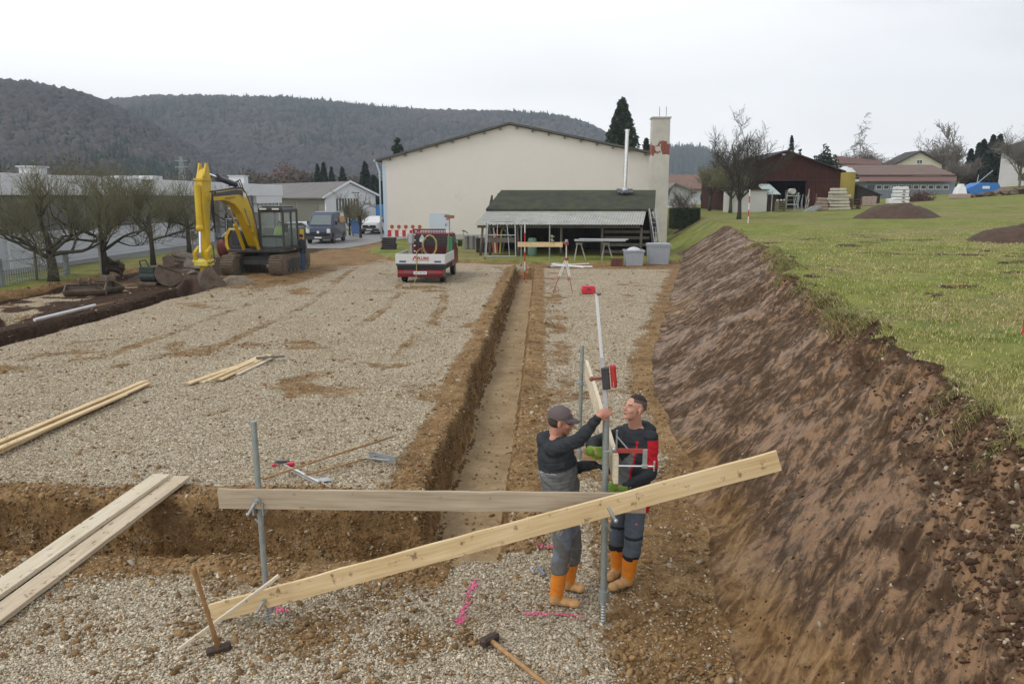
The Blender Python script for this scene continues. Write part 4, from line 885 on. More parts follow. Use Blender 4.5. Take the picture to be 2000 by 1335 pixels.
for i, (px, py, r, Y) in enumerate([(1889, 293, 1.3, 122), (1903, 281, 1.5, 124), (1912, 273, 1.7, 121), (1929, 266, 2.0, 119), (1942, 264, 2.1, 121), (1935, 290, 2.4, 117)]):
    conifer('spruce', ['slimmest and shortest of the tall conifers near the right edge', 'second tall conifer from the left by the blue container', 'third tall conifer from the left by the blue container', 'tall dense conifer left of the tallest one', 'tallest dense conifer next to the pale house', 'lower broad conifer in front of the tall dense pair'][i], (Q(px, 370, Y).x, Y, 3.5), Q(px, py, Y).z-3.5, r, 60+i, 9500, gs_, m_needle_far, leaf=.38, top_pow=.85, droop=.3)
conifer('thin_conifer', 'thin pointed conifer above the barn ridge', (Q(1545, 300, 108).x, 108, 2), Q(1545, 265, 108).z-2, 1.15, 71, 3500, None, m_needle_far, leaf=.26, top_pow=.9)
conifer('thin_conifer', 'very small conifer tip just right of the thin one above the barn', (Q(1562, 305, 108).x, 108, 2), Q(1562, 290, 108).z-2, .6, 72, 700, None, m_needle_far, leaf=.3)
shrub('pine_tree', 'rounded dark green pine above the barn roof', (Q(1611, 320, 106).x, 106, 4), 1.6, Q(1611, 294, 106).z-4, 8, 3200, m_needle_far, .35, cat='pine')
gb = 'leafless trees behind the houses'
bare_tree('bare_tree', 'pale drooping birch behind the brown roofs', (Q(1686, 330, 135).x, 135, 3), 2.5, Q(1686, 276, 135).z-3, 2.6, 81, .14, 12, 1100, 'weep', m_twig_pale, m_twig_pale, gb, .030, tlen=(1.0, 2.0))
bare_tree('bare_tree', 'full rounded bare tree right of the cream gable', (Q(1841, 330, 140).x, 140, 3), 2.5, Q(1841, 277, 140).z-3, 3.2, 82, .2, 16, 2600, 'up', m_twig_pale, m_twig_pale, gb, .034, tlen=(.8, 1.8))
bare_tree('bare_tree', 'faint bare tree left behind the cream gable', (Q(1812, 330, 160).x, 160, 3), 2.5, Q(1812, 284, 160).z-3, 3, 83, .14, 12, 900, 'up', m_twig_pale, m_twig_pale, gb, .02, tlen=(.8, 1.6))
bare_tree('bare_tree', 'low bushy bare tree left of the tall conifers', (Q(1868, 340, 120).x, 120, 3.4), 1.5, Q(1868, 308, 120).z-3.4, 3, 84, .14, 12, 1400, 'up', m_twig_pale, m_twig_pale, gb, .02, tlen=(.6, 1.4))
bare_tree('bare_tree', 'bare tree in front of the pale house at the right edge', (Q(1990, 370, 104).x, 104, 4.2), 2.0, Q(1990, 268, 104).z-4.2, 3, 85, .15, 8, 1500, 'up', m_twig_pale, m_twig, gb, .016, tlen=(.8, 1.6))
bare_tree('bare_tree', 'crooked low bare fruit tree over the hedge right of the chimney', (Q(1338, 400, 66).x, 66, .9), .9, 2.9, 1.6, 86, .09, 5, 260, 'up', m_twig_pale, m_twig, gb, .014, tlen=(.4, .9))
bare_tree('pollard_tree', 'small pollard tree on the verge right of the dark van', (Q(704, 455, 66).x, 66, 0), 1.2, 2.7, 1.3, 87, .10, 5, 220, 'up', m_twig, m_twig_dark, None, .012, tlen=(.4, .8))
bare_tree('pollard_tree', 'dense brushy bare tree close behind the rear of the dark van', (Q(683, 450, 70).x, 70, 0), 1.0, 3.0, 1.2, 88, .09, 6, 380, 'up', m_twig, m_twig_dark, None, .012, tlen=(.4, .9))
m_rust = M('rusty_twig', (.17, .085, .065), .9, var=.3, bump=0); m_scrub = M('scrub_twig', (.11, .095, .075), .9, var=.3, bump=0)
for i, (px, py, wd, Y, mt, lab) in enumerate([(563, 328, 7, 170, m_rust, 'rusty red bare thicket above the grey workshop roof'), (500, 338, 6, 150, m_scrub, 'brown thicket behind the factory roof, left of the rusty one'), (595, 335, 5, 165, m_scrub, 'grey brown thicket right of the rusty one'), (700, 345, 6, 165, m_scrub, 'brown thicket behind the workshop gable'), (320, 342, 10, 150, m_scrub, 'brown thicket behind the pylon and the factory roof'), (110, 318, 13, 120, m_scrub, 'wide brown thicket behind the factory roof at the left')]):
    shrub('thicket', lab, (Q(px, 380, Y).x, Y, 0), wd, Q(px, py, Y).z, 90+i, 4200, mt, .55, 'leafless thickets at the foot of the hill', 'thicket')
# pylon
q = Q(353, 306, 160); py_ = thing('lattice_pylon', 'thin pale lattice mast rising behind the factory', 'pylon', (q.x, 160, 0)); mb = MB()
for sx_ in (-1, 1):
    for sy in (-1, 1): mb.tube((sx_*1.0, sy*1.0, 0), (sx_*.18, sy*.18, q.z), .06, n=4)
for k in range(14):
    f0, f1 = k/14, (k+1)/14; w0, w1 = 1-.82*f0, 1-.82*f1
    for sy in (-1, 1): mb.tube((-w0, sy*w0, f0*q.z), (w1, sy*w1, f1*q.z), .035, n=4); mb.tube((w0, sy*w0, f0*q.z), (-w1, sy*w1, f1*q.z), .035, n=4)
mb.build('mast', M('pylon_grey', (.30, .34, .34), .7), py_)
mb = MB()
for k in (.82, .93): mb.tube((-1.3, 0, q.z*k), (1.3, 0, q.z*k), .08, n=4)
mb.build('crossarm', M('pylon_grey'), py_)
# ================================================================== digger
m_yel = M('digger_yellow', (.60, .40, .012), .45, var=.12, sc=1.5, bump=.05, dirt=.35, dcol=(.22, .13, .04))
m_dblue = M('dark_blue_grey', (.035, .036, .055), .45, .2, var=.25)
m_dkg = M('dark_grey_paint', (.05, .052, .05), .55, var=.25, dirt=.3, dcol=(.14, .11, .08))
m_track = M('muddy_track', (.17, .13, .09), .85, .1, var=.4, sc=5, bump=.4, dirt=.4, dcol=(.09, .06, .04))
m_rod = M('chrome_rod', (.7, .7, .7), .2, .9, var=.02, bump=0)
m_hose = M('hose', (.02, .02, .02), .5, var=.2, bump=0)
m_bucket = M('worn_bucket', (.17, .13, .10), .75, .35, var=.4, sc=3, bump=.4, dirt=.5, dcol=(.12, .08, .05))
DX, DY = -13.05, 36.2
dg = thing('excavator', 'yellow tracked excavator with its arm lowered into the left trench', 'excavator', (DX, DY, 0))
AR = R(1.2)
def urot(mb):     # the slewed upper structure
    ca, sa = math.cos(-AR), math.sin(-AR); mb.v = [(x*ca-y*sa, x*sa+y*ca, z) for x, y, z in mb.v]; return mb
for sx, nm in ((1.07, 0), (-1.13, 1)):
    prof = []
    for i in range(13): a = -math.pi/2-math.pi*i/12; prof.append((-1.75+.42*math.cos(a), .43+.42*math.sin(a)))
    for i in range(13): a = math.pi/2-math.pi*i/12; prof.append((1.75+.42*math.cos(a), .43+.42*math.sin(a)))
    inner = [(y*.93, .43+(z-.43)*.82) for y, z in prof]; mb = MB(); mb.prism(prof, 'x', sx-.29, sx+.29)
    # grousers
    per = [Vector((p[0], p[1], 0)) for p in prof]; tot = []
    for k in range(len(per)):
        p0, p1 = per[k], per[(k+1) % len(per)]; n = max(1, int((p1-p0).length/.17))
        for q in range(n):
            p = p0.lerp(p1, (q+.5)/n); d = (p1-p0).normalized(); mb.box((sx, p.x, p.y), (.6, .045, .09), (math.atan2(d.y, d.x), 0, 0))
    tk = mb.build('track', m_track, dg)
    mb = MB(); mb.prism([(y*.86, .43+(z-.43)*.55) for y, z in prof], 'x', sx-.31, sx+.31); mb.build('track_frame', m_dkg, tk)
    for y in (-1.75, 1.75):
        mb = MB(); mb.tube((sx-.325, y, .43), (sx+.325, y, .43), .3, n=20); mb.tube((sx-.34, y, .43), (sx+.34, y, .43), .12, n=12); mb.build('sprocket', m_track, tk)
    for k in range(5):
        mb = MB(); mb.tube((sx-.318, -1.1+k*.55, .17), (sx+.318, -1.1+k*.55, .17), .11, n=12); mb.build('roller', m_dkg, tk)
mb = MB(); mb.box((0, 0, .62), (1.7, 1.7, .32)); mb.box((0, -.95, .52), (1.75, .3, .22)); mb.box((0, .95, .52), (1.75, .3, .22)); mb.build('undercarriage', m_dkg, dg)
mb = MB(); mb.tube((0, 0, .78), (0, 0, .98), .62, n=28); mb.build('slew_ring', m_steeldk, dg)
mb = MB(); mb.bb((-1.35, -1.35, .98), (1.3, 1.9, 1.14)); urot(mb).build('platform', m_dkg, dg, bevel=.03)
mb = MB(); mb.prism([(-1.3, 1.145), (-1.4, 1.4), (-1.38, 1.75), (-1.2, 1.98), (-.62, 1.98), (-.62, 1.145)], 'y', -1.2, 1.6); sb = urot(mb).build('side_housing', m_dkg, dg, bevel=.04)
mb = MB(); mb.prism([(-1.36, 1.0), (-1.49, 1.3), (-1.49, 1.75), (-1.30, 2.06), (-1.2, 2.0), (-1.36, 1.7), (-1.36, 1.3), (-1.25, 1.05)], 'y', -1.27, 1.4); urot(mb).build('side_panel', m_yel, dg)
mb = MB(); mb.bb((-1.18, -1.23, 1.35), (-.66, -1.205, 1.85)); urot(mb).build('grille', m_dblue, dg)
mb = MB(); mb.bb((-.6, .3, 1.145), (1.25, 1.6, 2.05)); urot(mb).build('engine_cover', m_dkg, dg, bevel=.05)
cwp = [(-1.35, 1.6), (1.18, 1.6), (1.18, 2.15), (1.0, 2.5), (.4, 2.68), (-.4, 2.68), (-1.05, 2.5), (-1.35, 2.15)]
mb = MB(); mb.prism(cwp, 'z', .98, 2.05); urot(mb).build('counterweight', m_dkg, dg, bevel=.06)
mb = MB(); mb.bb((1.02, .75, 1.15), (1.36, 1.3, 1.95)); urot(mb).build('rear_panel', m_yel, dg)
# cab
cx0, cx1, cy0, cy1, cz0, cz1 = .2, 1.27, -1.25, .62, 1.145, 2.88
mb = MB()
for x in (cx0, cx1):
    for y in (cy0, cy1): mb.bb((x-.045, y-.045, cz0), (x+.045, y+.045, cz1))
mb.bb((cx1-.04, -.25, cz0), (cx1+.04, -.17, cz1))
for z in (cz0+.02, cz1-.05, 1.72):
    mb.bb((cx0+.046, cy0-.04, z-.04), (cx1-.046, cy0+.04, z+.04)); mb.bb((cx0+.046, cy1-.04, z-.04), (cx1-.046, cy1+.04, z+.04))
for x in (cx0, cx1): mb.bb((x-.04, cy0+.046, cz0-.02), (x+.04, cy1-.046, cz0+.06)); mb.bb((x-.04, cy0+.046, cz1-.09), (x+.04, cy1-.046, cz1-.01))
cab = urot(mb).build('cab_frame', m_dkg, dg)
mb = MB(); mb.prism([(cx0-.06, cz1), (cx1+.06, cz1), (cx1, cz1+.13), (cx0, cz1+.13)], 'y', cy0-.08, cy1+.08); mb.bb((cx0+.1, cy0+.1, cz1+.132), (cx1-.05, cy1-.2, cz1+.2)); urot(mb).build('cab_roof', m_dkg, cab, bevel=.02)
for xx in (.42, 1.0):
    mb = MB(); mb.box((xx, cy0-.12, cz1+.07), (.3, .1, .07)); urot(mb).build('work_light', M('lamp_glass', (.75, .75, .7), .2, bump=0), cab)
mb = MB(); mb.bb((cx0+.05, cy1-.06, cz0+.05), (cx1-.05, cy1-.01, 2.0)); mb.bb((cx0+.05, cy0+.05, cz0+.02), (cx1-.05, cy1-.07, cz0+.06)); mb.bb((cx1-.03, cy0+.05, cz0+.06), (cx1-.0, -.3, 1.5)); urot(mb).build('cab_wall', m_dkg, cab)
m_cabglass, nt, b = mk('cab_glass'); b.inputs['Base Color'].default_value = (.35, .42, .42, 1); b.inputs['Roughness'].default_value = .03; b.inputs['Transmission Weight'].default_value = 0; b.inputs['Alpha'].default_value = .28
mb = MB(); mb.bb((cx0+.05, cy0-.012, cz0+.1), (cx1-.05, cy0+.0, cz1-.1)); mb.bb((cx1-.006, cy0+.05, cz0+.1), (cx1+.006, cy1-.05, cz1-.1)); mb.bb((cx0-.006, cy0+.05, cz0+.1), (cx0+.006, cy1-.05, cz1-.1)); urot(mb).build('windscreen', m_cabglass, cab)
mb = MB(); mb.box((.74, -.12, 1.5), (.5, .5, .14)); mb.box((.74, .16, 1.9), (.48, .14, .75)); urot(mb).build('seat', m_hose, cab)
mb = MB(); mb.path([(-.7, -1.3, 1.98), (-.72, -1.34, 2.5), (-.85, -1.36, 2.52), (-1.35, -1.3, 2.5), (-1.38, -1.28, 2.0)], .02, 5); urot(mb).build('handrail', m_zinc, dg)
mb = MB(); mb.box((-1.15, -1.38, 2.28), (.22, .05, .3)); urot(mb).build('mirror', m_dkg, dg)
mb = MB(); mb.box((1.42, -1.3, 2.1), (.16, .05, .38)); mb.tube((1.25, -1.25, 2.0), (1.42, -1.3, 2.0), .015, n=5); urot(mb).build('mirror', m_dkg, dg)
# boom: polygon in (s forward, z)
BX = -.20
def yz(pr): return [(-s, z) for s, z in pr]
boom = [(.85, 1.35), (1.0, 1.9), (1.45, 2.85), (2.05, 3.60), (2.5, 3.83), (3.2, 3.82), (5.65, 3.66), (5.95, 3.54), (5.9, 3.36), (5.6, 3.33), (4.3, 3.36), (3.3, 3.18), (2.6, 2.75), (1.95, 2.0), (1.4, 1.3), (1.05, 1.15)]
mb = MB(); mb.prism(yz(boom), 'x', BX-.165, BX+.165); bo = urot(mb).build('boom', m_yel, dg, bevel=.02)
top = [(.95, 2.05), (1.42, 2.98), (2.02, 3.70), (2.5, 3.92), (5.6, 3.72), (5.6, 3.62), (2.5, 3.80), (2.08, 3.60), (1.5, 2.9), (1.05, 1.98)]
mb = MB(); mb.prism(yz(top), 'x', BX-.155, BX+.155); urot(mb).build('pipe_cover', m_dblue, bo)
for sx in (-.172, .172):
    mb = MB(); mb.prism(yz([(2.5, 3.78), (3.1, 3.80), (5.5, 3.62), (5.5, 3.50), (2.9, 3.60), (2.4, 3.55)]), 'x', BX+sx-.012, BX+sx+.012); urot(mb).build('dark_band', m_dblue, bo)
mb = MB(); mb.tube((BX+.26, -2.45, 3.55), (BX+.235, -2.45, 3.55), .13, n=14); mb.tube((BX+.29, -2.45, 3.55), (BX+.25, -2.45, 3.55), .09, n=14); urot(mb).build('boom_light', M('lamp_glass'), bo)
for i, dx in enumerate((-.12, -.04, .05, .13)):
    mb = MB(); mb.path([(BX+dx, -2.2, 3.78), (BX+dx, -2.55, 4.12+.04*i), (BX+dx*.8, -3.0, 4.02), (BX+dx*.5, -3.3, 3.95)], .022, 5); urot(mb).build('hose', m_hose, bo)
for i in range(4):
    mb = MB(); mb.path([(BX+.26+.02*i, -5.4, 3.65), (BX+.3, -5.72, 3.72), (BX+.32, -5.72-.08*i, 3.1), (BX+.28, -5.65, 2.4-.1*i), (BX+.2, -5.9, 2.2)], .022, 5); urot(mb).build('hose', m_hose, bo)
# cylinders
def cyl(nm, p0, p1, r, fr, par, mbody):
    p0, p1 = Vector(p0), Vector(p1); m_ = p0.lerp(p1, fr); mb = MB(); mb.tube(p0, m_, r, n=14); mb.tube(m_-(p1-p0).normalized()*.12, m_, r*1.2, n=14); c_ = urot(mb).build(nm, mbody, par, smooth=False)
    mb = MB(); mb.tube(m_, p1, r*.5, n=10); urot(mb).build('rod', m_rod, c_)
for dx in (-.34, .34): cyl('boom_cylinder', (BX+dx, -1.45, 1.15), (BX+dx, -2.75, 3.0), .08, .62, dg, m_yel)
cyl('arm_cylinder', (BX, -2.75, 4.02), (BX, -5.62, 4.42), .12, .62, dg, m_dblue)
stick = [(5.40, 4.30), (5.62, 4.62), (5.86, 4.55), (6.16, 4.2), (6.26, 3.3), (6.2, 2.3), (6.14, 1.2), (5.98, 1.05), (5.86, 1.2), (5.72, 2.6), (5.60, 3.2), (5.42, 3.6)]
mb = MB(); mb.prism(yz(stick), 'x', BX-.135, BX+.135); sk = urot(mb).build('arm', m_yel, dg, bevel=.02)
for sx in (-1, 1):
    mb = MB(); mb.prism(yz([(5.52, 4.5), (5.62, 4.80), (5.78, 4.80), (6.02, 4.3), (5.7, 4.2)]), 'x', BX+sx*.13-.025, BX+sx*.13+.025); urot(mb).build('bracket', m_yel, sk)
mb = MB(); mb.bb((BX-.20, -6.22, 4.12), (BX+.20, -5.5, 4.2)); urot(mb).build('arm_plate', m_yel, sk)
mb = MB(); mb.tube((BX, -6.36, 3.95), (BX, -6.40, 2.35), .115, n=16); mb.ball((BX, -6.40, 2.3), .15, 12, 8); bc = urot(mb).build('bucket_cylinder', m_yel, dg)
mb = MB(); mb.tube((BX, -6.40, 2.25), (BX, -6.5, 1.35), .055, n=10); urot(mb).build('rod', m_rod, bc)
for sx in (-.23, .23):
    mb = MB(); mb.tube((BX+sx, -6.08, 1.55), (BX+sx, -6.52, 1.32), .07, n=8); mb.tube((BX+sx, -6.52, 1.32), (BX+sx, -6.42, .95), .075, n=8); urot(mb).build('linkage', m_yel, dg)
mb = MB(); mb.bb((BX-.27, -6.55, .82), (BX+.27, -5.9, 1.02)); mb.tube((BX-.34, -6.45, 1.0), (BX+.34, -6.45, 1.0), .07, n=10); mb.tube((BX-.34, -6.0, 1.0), (BX+.34, -6.0, 1.0), .07, n=10); urot(mb).build('quick_coupler', M('coupler_yellow', (.62, .52, .08), .5, var=.25, dirt=.3), dg, bevel=.015)
bk = [(5.92, .85), (6.55, .88), (6.80, .55), (6.86, .1), (6.68, -.3), (6.3, -.5), (5.75, -.52), (5.35, -.42)]
bki = [(5.40, -.36), (5.8, -.45), (6.27, -.43), (6.61, -.26), (6.78, .1), (6.72, .5), (6.5, .8), (5.95, .78)]
BB = BX+.05
bk = [(5.95+(s-5.9)*.8, .9+(z-.9)*.8-.02) for s, z in bk]; bki = [(5.95+(s-5.9)*.8, .9+(z-.9)*.8-.02) for s, z in bki]
def brot(mb):
    c0 = Vector((BX+.02, -6.15, 0)); q_ = Matrix.Rotation(R(-58), 3, 'Z'); mb.v = [tuple(q_ @ (Vector(v)-c0)+c0+Vector((.22, .05, 0))) for v in mb.v]; return urot(mb)
th_ = np.linspace(-2.5, 1.35, 15); cz_ = .22; bk = [(6.1+.58*math.cos(a), cz_+.60*math.sin(a)) for a in th_]; bki = [(6.1+.52*math.cos(a), cz_+.54*math.sin(a)) for a in th_[::-1]]
mb = MB(); mb.prism([(-s, z) for s, z in bk+bki], 'x', BB-.42, BB+.42); buck = brot(mb).build('bucket', m_bucket, dg)
for sx in (-.445, .42): mb = MB(); mb.prism(yz(bk), 'x', BB+sx, BB+sx+.025); brot(mb).build('side_plate', m_bucket, buck)
for k in range(5):
    mb = MB(); mb.box((BB-.34+k*.17, -5.62, -.20), (.08, .22, .05), (-.3, 0, 0)); brot(mb).build('tooth', m_steeldk, buck)
mb = MB(); mb.bb((BX-.12, -6.35, .6), (BX+.2, -6.0, .84)); urot(mb).build('tilt_head', m_yel, buck)
mb = MB(); mb.path([(BX+.3, -6.0, 1.6), (BX+.42, -6.2, 1.0), (BX+.3, -6.4, .9)], .02, 5); urot(mb).build('hose', m_hose, dg)
for k, (s, z, t_) in enumerate(((3.7, 3.42, 0), )):
    mb = MB()
    for q in range(12):
        mb.box((BX+.187, -(3.35+q*.085), 3.42+.004*(12-q)), (.006, .055, .06+.02*(q % 3 == 0)))
    urot(mb).build('lettering', M('faded_lettering', (.28, .20, .05), .6), bo)
# ================================================================== attachments lying by the trench
def attach_bucket(lab, p, wd, r, rot, nm='digger_bucket', mat=None):
    t = thing(nm, lab, 'bucket', (p.x, p.y, TZ(p.x, p.y)), rot); pr = [(r*math.cos(a)*1.05, r+r*math.sin(a)) for a in np.linspace(-2.9, .6, 10)]; inn = [(y*.88, r+(z-r)*.88) for y, z in pr[::-1]]
    mb = MB(); mb.prism(pr+inn, 'x', -wd/2, wd/2); mb.build('shell', mat or m_bucket, t)
    for s in (-1, 1): mb = MB(); mb.prism(pr, 'x', s*wd/2-.02+s*.021, s*wd/2+.02+s*.021); mb.build('side_plate', mat or m_bucket, t)
    mb = MB()
    for s in (-.16, .16): mb.prism([(-.2, r*1.5), (.2, r*1.5), (.22, r*2.15), (0, r*2.35), (-.2, r*2.15)], 'x', s-.025, s+.025)
    mb.build('hanger', mat or m_bucket, t); return t
attach_bucket('wide flat ditching bucket lying at the left end of the row of attachments', P(168, 578), 1.25, .27, R(20))
attach_bucket('round-backed bucket lying right of the wide flat one', P(213, 573), .85, .30, R(70))
attach_bucket('largest tilted bucket with a pale edge among the attachments', P(333, 556), 1.0, .52, R(115))
t = thing('plate_compactor', 'dark green hydraulic digger attachment beside the largest bucket', 'attachment', (*P(293, 556)[:2], 0)); m_dg = M('dark_green_paint', (.03, .05, .04), .6, var=.3, dirt=.4)
mb = MB(); mb.bb((-.4, -.3, 0), (.4, .3, .12)); mb.build('base_plate', m_bucket, t, bevel=.02)
mb = MB(); mb.tube((-.3, 0, .35), (.3, 0, .35), .22, n=14); mb.bb((-.3, -.2, .5), (.3, .2, .72)); mb.build('housing', m_dg, t)
mb = MB(); mb.path([(-.3, 0, .7), (-.35, 0, .95), (-.1, 0, 1.0), (.1, -.1, .7)], .03, 6); mb.build('hose', m_hose, t)
t = thing('red_attachment', 'dark red rounded hydraulic attachment standing behind the digger arm', 'attachment', (*P(437, 505)[:2], 0))
mb = MB(); mb.ball((0, 0, .62), (.36, .3, .6), 14, 8); mb.build('body', M('dark_red_paint', (.16, .03, .03), .5, var=.3, dirt=.3), t, smooth=True)
mb = MB(); mb.bb((-.3, -.16, 1.12), (.3, .16, 1.24)); mb.build('top_plate', m_dkg, t)
mb = MB(); mb.tube((.0, 0, 1.24), (.45, .1, 1.7), .05, n=8); mb.build('rod', m_rod, t)
rr = random.Random(5)
def slab(lab, px, py, d, rot, mat, nm='concrete_slab', cat='rubble', group=None, dz=0, seed=0):
    rr = random.Random(seed+int(px)); bm = bmesh.new(); bmesh.ops.create_cube(bm, size=1); bmesh.ops.subdivide_edges(bm, edges=bm.edges, cuts=2, use_grid_fill=True)
    for v in bm.verts: v.co = Vector((v.co.x*d[0], v.co.y*d[1], v.co.z*d[2]))*(1+.16*rr.gauss(0, 1))+Vector((rr.gauss(0, 1), rr.gauss(0, 1), rr.gauss(0, 1)))*.04*min(d)
    bm.transform(Euler(rot).to_matrix().to_4x4()); me = bpy.data.meshes.new(nm); bm.to_mesh(me); bm.free()
    o = link(nm, me, mat, None, lab, cat, group); p = GP(px, py); o.location = (p.x, p.y, p.z-.04+dz); return o
m_rub = M('rubble', (.16, .13, .105), .9, var=.35, sc=3, bump=.5, dirt=.4, dcol=(.08, .05, .035))
gr_ = 'broken slabs in the spoil left of the digger arm'
slab('highest broken slab in the spoil pile left of the digger arm', 366, 531, (1.1, .8, .3), (.3, .2, .5), m_rub, group=gr_, dz=.35)
slab('flat broken slab at the front of the spoil pile by the digger arm', 356, 548, (1.0, .7, .22), (.1, -.2, 1.1), m_rub, group=gr_)
slab('broken slab leaning right of the others beside the digger arm', 382, 541, (.9, .8, .35), (.5, .1, .2), m_rub, group=gr_, dz=.1)
slab('dark root stump lying at the foot of the second orchard tree', 228, 541, (.6, .5, .45), (.2, .3, .6), M('root', (.07, .05, .035), .95, var=.4), 'root_stump', 'stump')
m_soil = M('soil_heap', (.075, .045, .030), .95, var=.45, sc=4, bump=.8, bsc=12)
def mound(lab, px, py, rx, ry, hh, seed, mat=m_soil, nm='soil_mound', cat='soil mound', group=None, loc=None):
    p = loc or GP(px, py); n = 46; u, v = np.meshgrid(np.linspace(-1.25, 1.25, n), np.linspace(-1.25, 1.25, n)); r2 = u*u+v*v+.5*fbm(u*1.5+seed, v*1.5, seed, 3)
    x = p.x+u*rx; y = p.y+v*ry; g = terr(x.ravel(), y.ravel()).reshape(n, n)
    z = g+hh*np.clip(1-r2, -.12/max(hh, .1), 1)**1.0*(1+.5*fbm(u*4, v*4, seed+1, 4))+np.where(r2 < 1.1, .10*hh*fbm(u*9, v*9, seed+2, 3), 0)
    V = np.stack([x, y, np.where(r2 > 1.05, g-.06, z)], -1).reshape(-1, 3); I, J = np.meshgrid(np.arange(n-1), np.arange(n-1)); a = (J*n+I).ravel(); F = np.stack([a, a+1, a+1+n, a+n], -1)
    me = npmesh(nm, V, F); return link(nm, me, mat, None, lab, cat, group, smooth=True)
mound('broad low brown soil mound on the meadow in front of the row building', 1750, 424, 2.6, 3.0, .85, 3)
mound('brown soil mound cut by the right edge of the photo', 1992, 470, 1.7, 1.6, .62, 5)
mound('earth heap piled between the digger track and the bucket', 462, 552, .7, .8, .34, 7, M('gravel_heap', (.24, .19, .13), .95, var=.45, sc=8, bump=.8, bsc=20))
mound('dark spoil heap under the digger bucket at the trench end', 395, 566, .9, 1.3, .45, 8)
mound('low dark spoil bank under the large tilted bucket', 345, 545, 2.0, 1.6, .42, 9)
# ================================================================== pickup truck
m_red = M('truck_red', (.16, .012, .016), .35, var=.12, dirt=.2, dcol=(.2, .12, .08)); m_alu = M('bed_panel', (.60, .61, .60), .5, var=.05, dirt=.15, dcol=(.4, .36, .3)); m_rubber = m_black
m_tail = M('tail_lens', (.45, .02, .015), .25, bump=0)
TX, TYY = -4.98, 31.3
tk = thing('pickup_truck', 'dark red pickup truck with a pale tailgate and loaded tool bed, seen from behind', 'truck', (TX, TYY, 0), R(-1.5))
W2 = 1.02
mb = MB(); mb.bb((-W2, .0, .72), (W2, 2.5, .80)); mb.build('bed_floor', m_steeldk, tk)
mb = MB(); mb.bb((-W2, -.03, .80), (W2, .015, 1.2)); tg = mb.build('tailgate', m_alu, tk, bevel=.012)
for sx in (-W2, W2): mb = MB(); mb.bb((sx-.018, .02, .80), (sx+.018, 2.5, 1.2)); mb.build('side_board', m_alu, tk, bevel=.008)
mb = MB(); mb.bb((-.92, .1, .52), (-.1, 2.5, .719)); mb.bb((.1, .1, .52), (.92, 2.5, .719)); mb.bb((-.98, .05, .56), (.98, .12, .72)); mb.build('chassis', M('chassis_black', (.015, .015, .016), .7), tk)
mb = MB(); mb.prism([(-.05, .26), (.32, .26), (.32, .55), (-.02, .55), (-.09, .42)], 'x', -.92, .92); bp = mb.build('bumper', m_red, tk, bevel=.02)
for sx in (-1, 1):
    mb = MB(); mb.bb((sx*.9-.14*(sx > 0), -.075, .36), (sx*.9+.14*(sx < 0), -.04, .53)); mb.build('tail_light', m_tail, tk)
mb = MB(); mb.bb((-.27, -.105, .38), (.27, -.085, .50)); mb.build('licence_plate', m_white, bp)
def text_mesh(s, size, depth=.004, bold=.0):
    cu = bpy.data.curves.new('t', 'FONT'); cu.body = s; cu.size = size; cu.extrude = depth; cu.offset = bold; cu.align_x = 'CENTER'; cu.align_y = 'CENTER'
    o = bpy.data.objects.new('t', cu); COL.objects.link(o); bpy.context.view_layer.update(); me = bpy.data.meshes.new_from_object(o.evaluated_get(bpy.context.evaluated_depsgraph_get())); bpy.data.objects.remove(o); bpy.data.curves.remove(cu); return me
def sign_text(s, size, par, loc, rot, mat, nm='lettering', bold=.0, sx=1.0):
    me = text_mesh(s, size, .003, bold); me.transform(Matrix.Translation(loc) @ Euler(rot).to_matrix().to_4x4() @ Matrix.Diagonal((sx, 1, 1, 1))); return link(nm, me, mat, par)
m_lr = M('logo_red', (.42, .02, .02), .5, bump=0); m_navy = M('navy_sticker', (.06, .08, .2), .5, bump=0); m_letter = M('black_letter', (.02, .02, .02), .6, bump=0)
sign_text('PLURK', .17, tg, (.12, -.036, 1.02), (math.pi/2, 0, 0), m_lr, bold=.004)
mb = MB(); mb.prism([(-.33, .97), (-.27, .97), (-.215, 1.07), (-.16, .97), (-.10, .97), (-.215, 1.145)], 'y', -.038, -.034); mb.build('logo', m_lr, tg)
mb = MB(); mb.bb((-.33, -.038, .925), (.36, -.034, .932)); mb.build('underline', m_lr, tg)
for x in (-.73, .72):
    mb = MB(); mb.bb((x-.14, -.038, .86), (x+.14, -.034, .93)); mb.bb((x-.1, -.042, .885), (x+.08, -.0381, .905)); mb.build('sticker', m_navy, tg)
sign_text('KTC AP 154', .085, bp, (0, -.108, .44), (math.pi/2, 0, 0), m_letter, 'plate_number')
def wheel(par, x, y, r=.32, wd=.2, out=1):
    mb = MB(); mb.tube((x-wd/2, y, r), (x+wd/2, y, r), r, n=24); w_ = mb.build('wheel', m_rubber, par, bevel=.03)
    mb = MB(); mb.tube((x+out*wd/2, y, r), (x+out*(wd/2+.012), y, r), r*.62, r*.55, n=18); mb.build('rim', M('rim', (.16, .15, .15), .5, .4), w_)
for x in (-.80, .80):
    wheel(tk, x, .68, out=1 if x > 0 else -1); wheel(tk, x*1.02, 3.65, out=1 if x > 0 else -1)
mb = MB(); mb.bb((-1.03, .35, .2), (-.99, .4, .6)); mb.build('mudflap', m_rubber, tk)
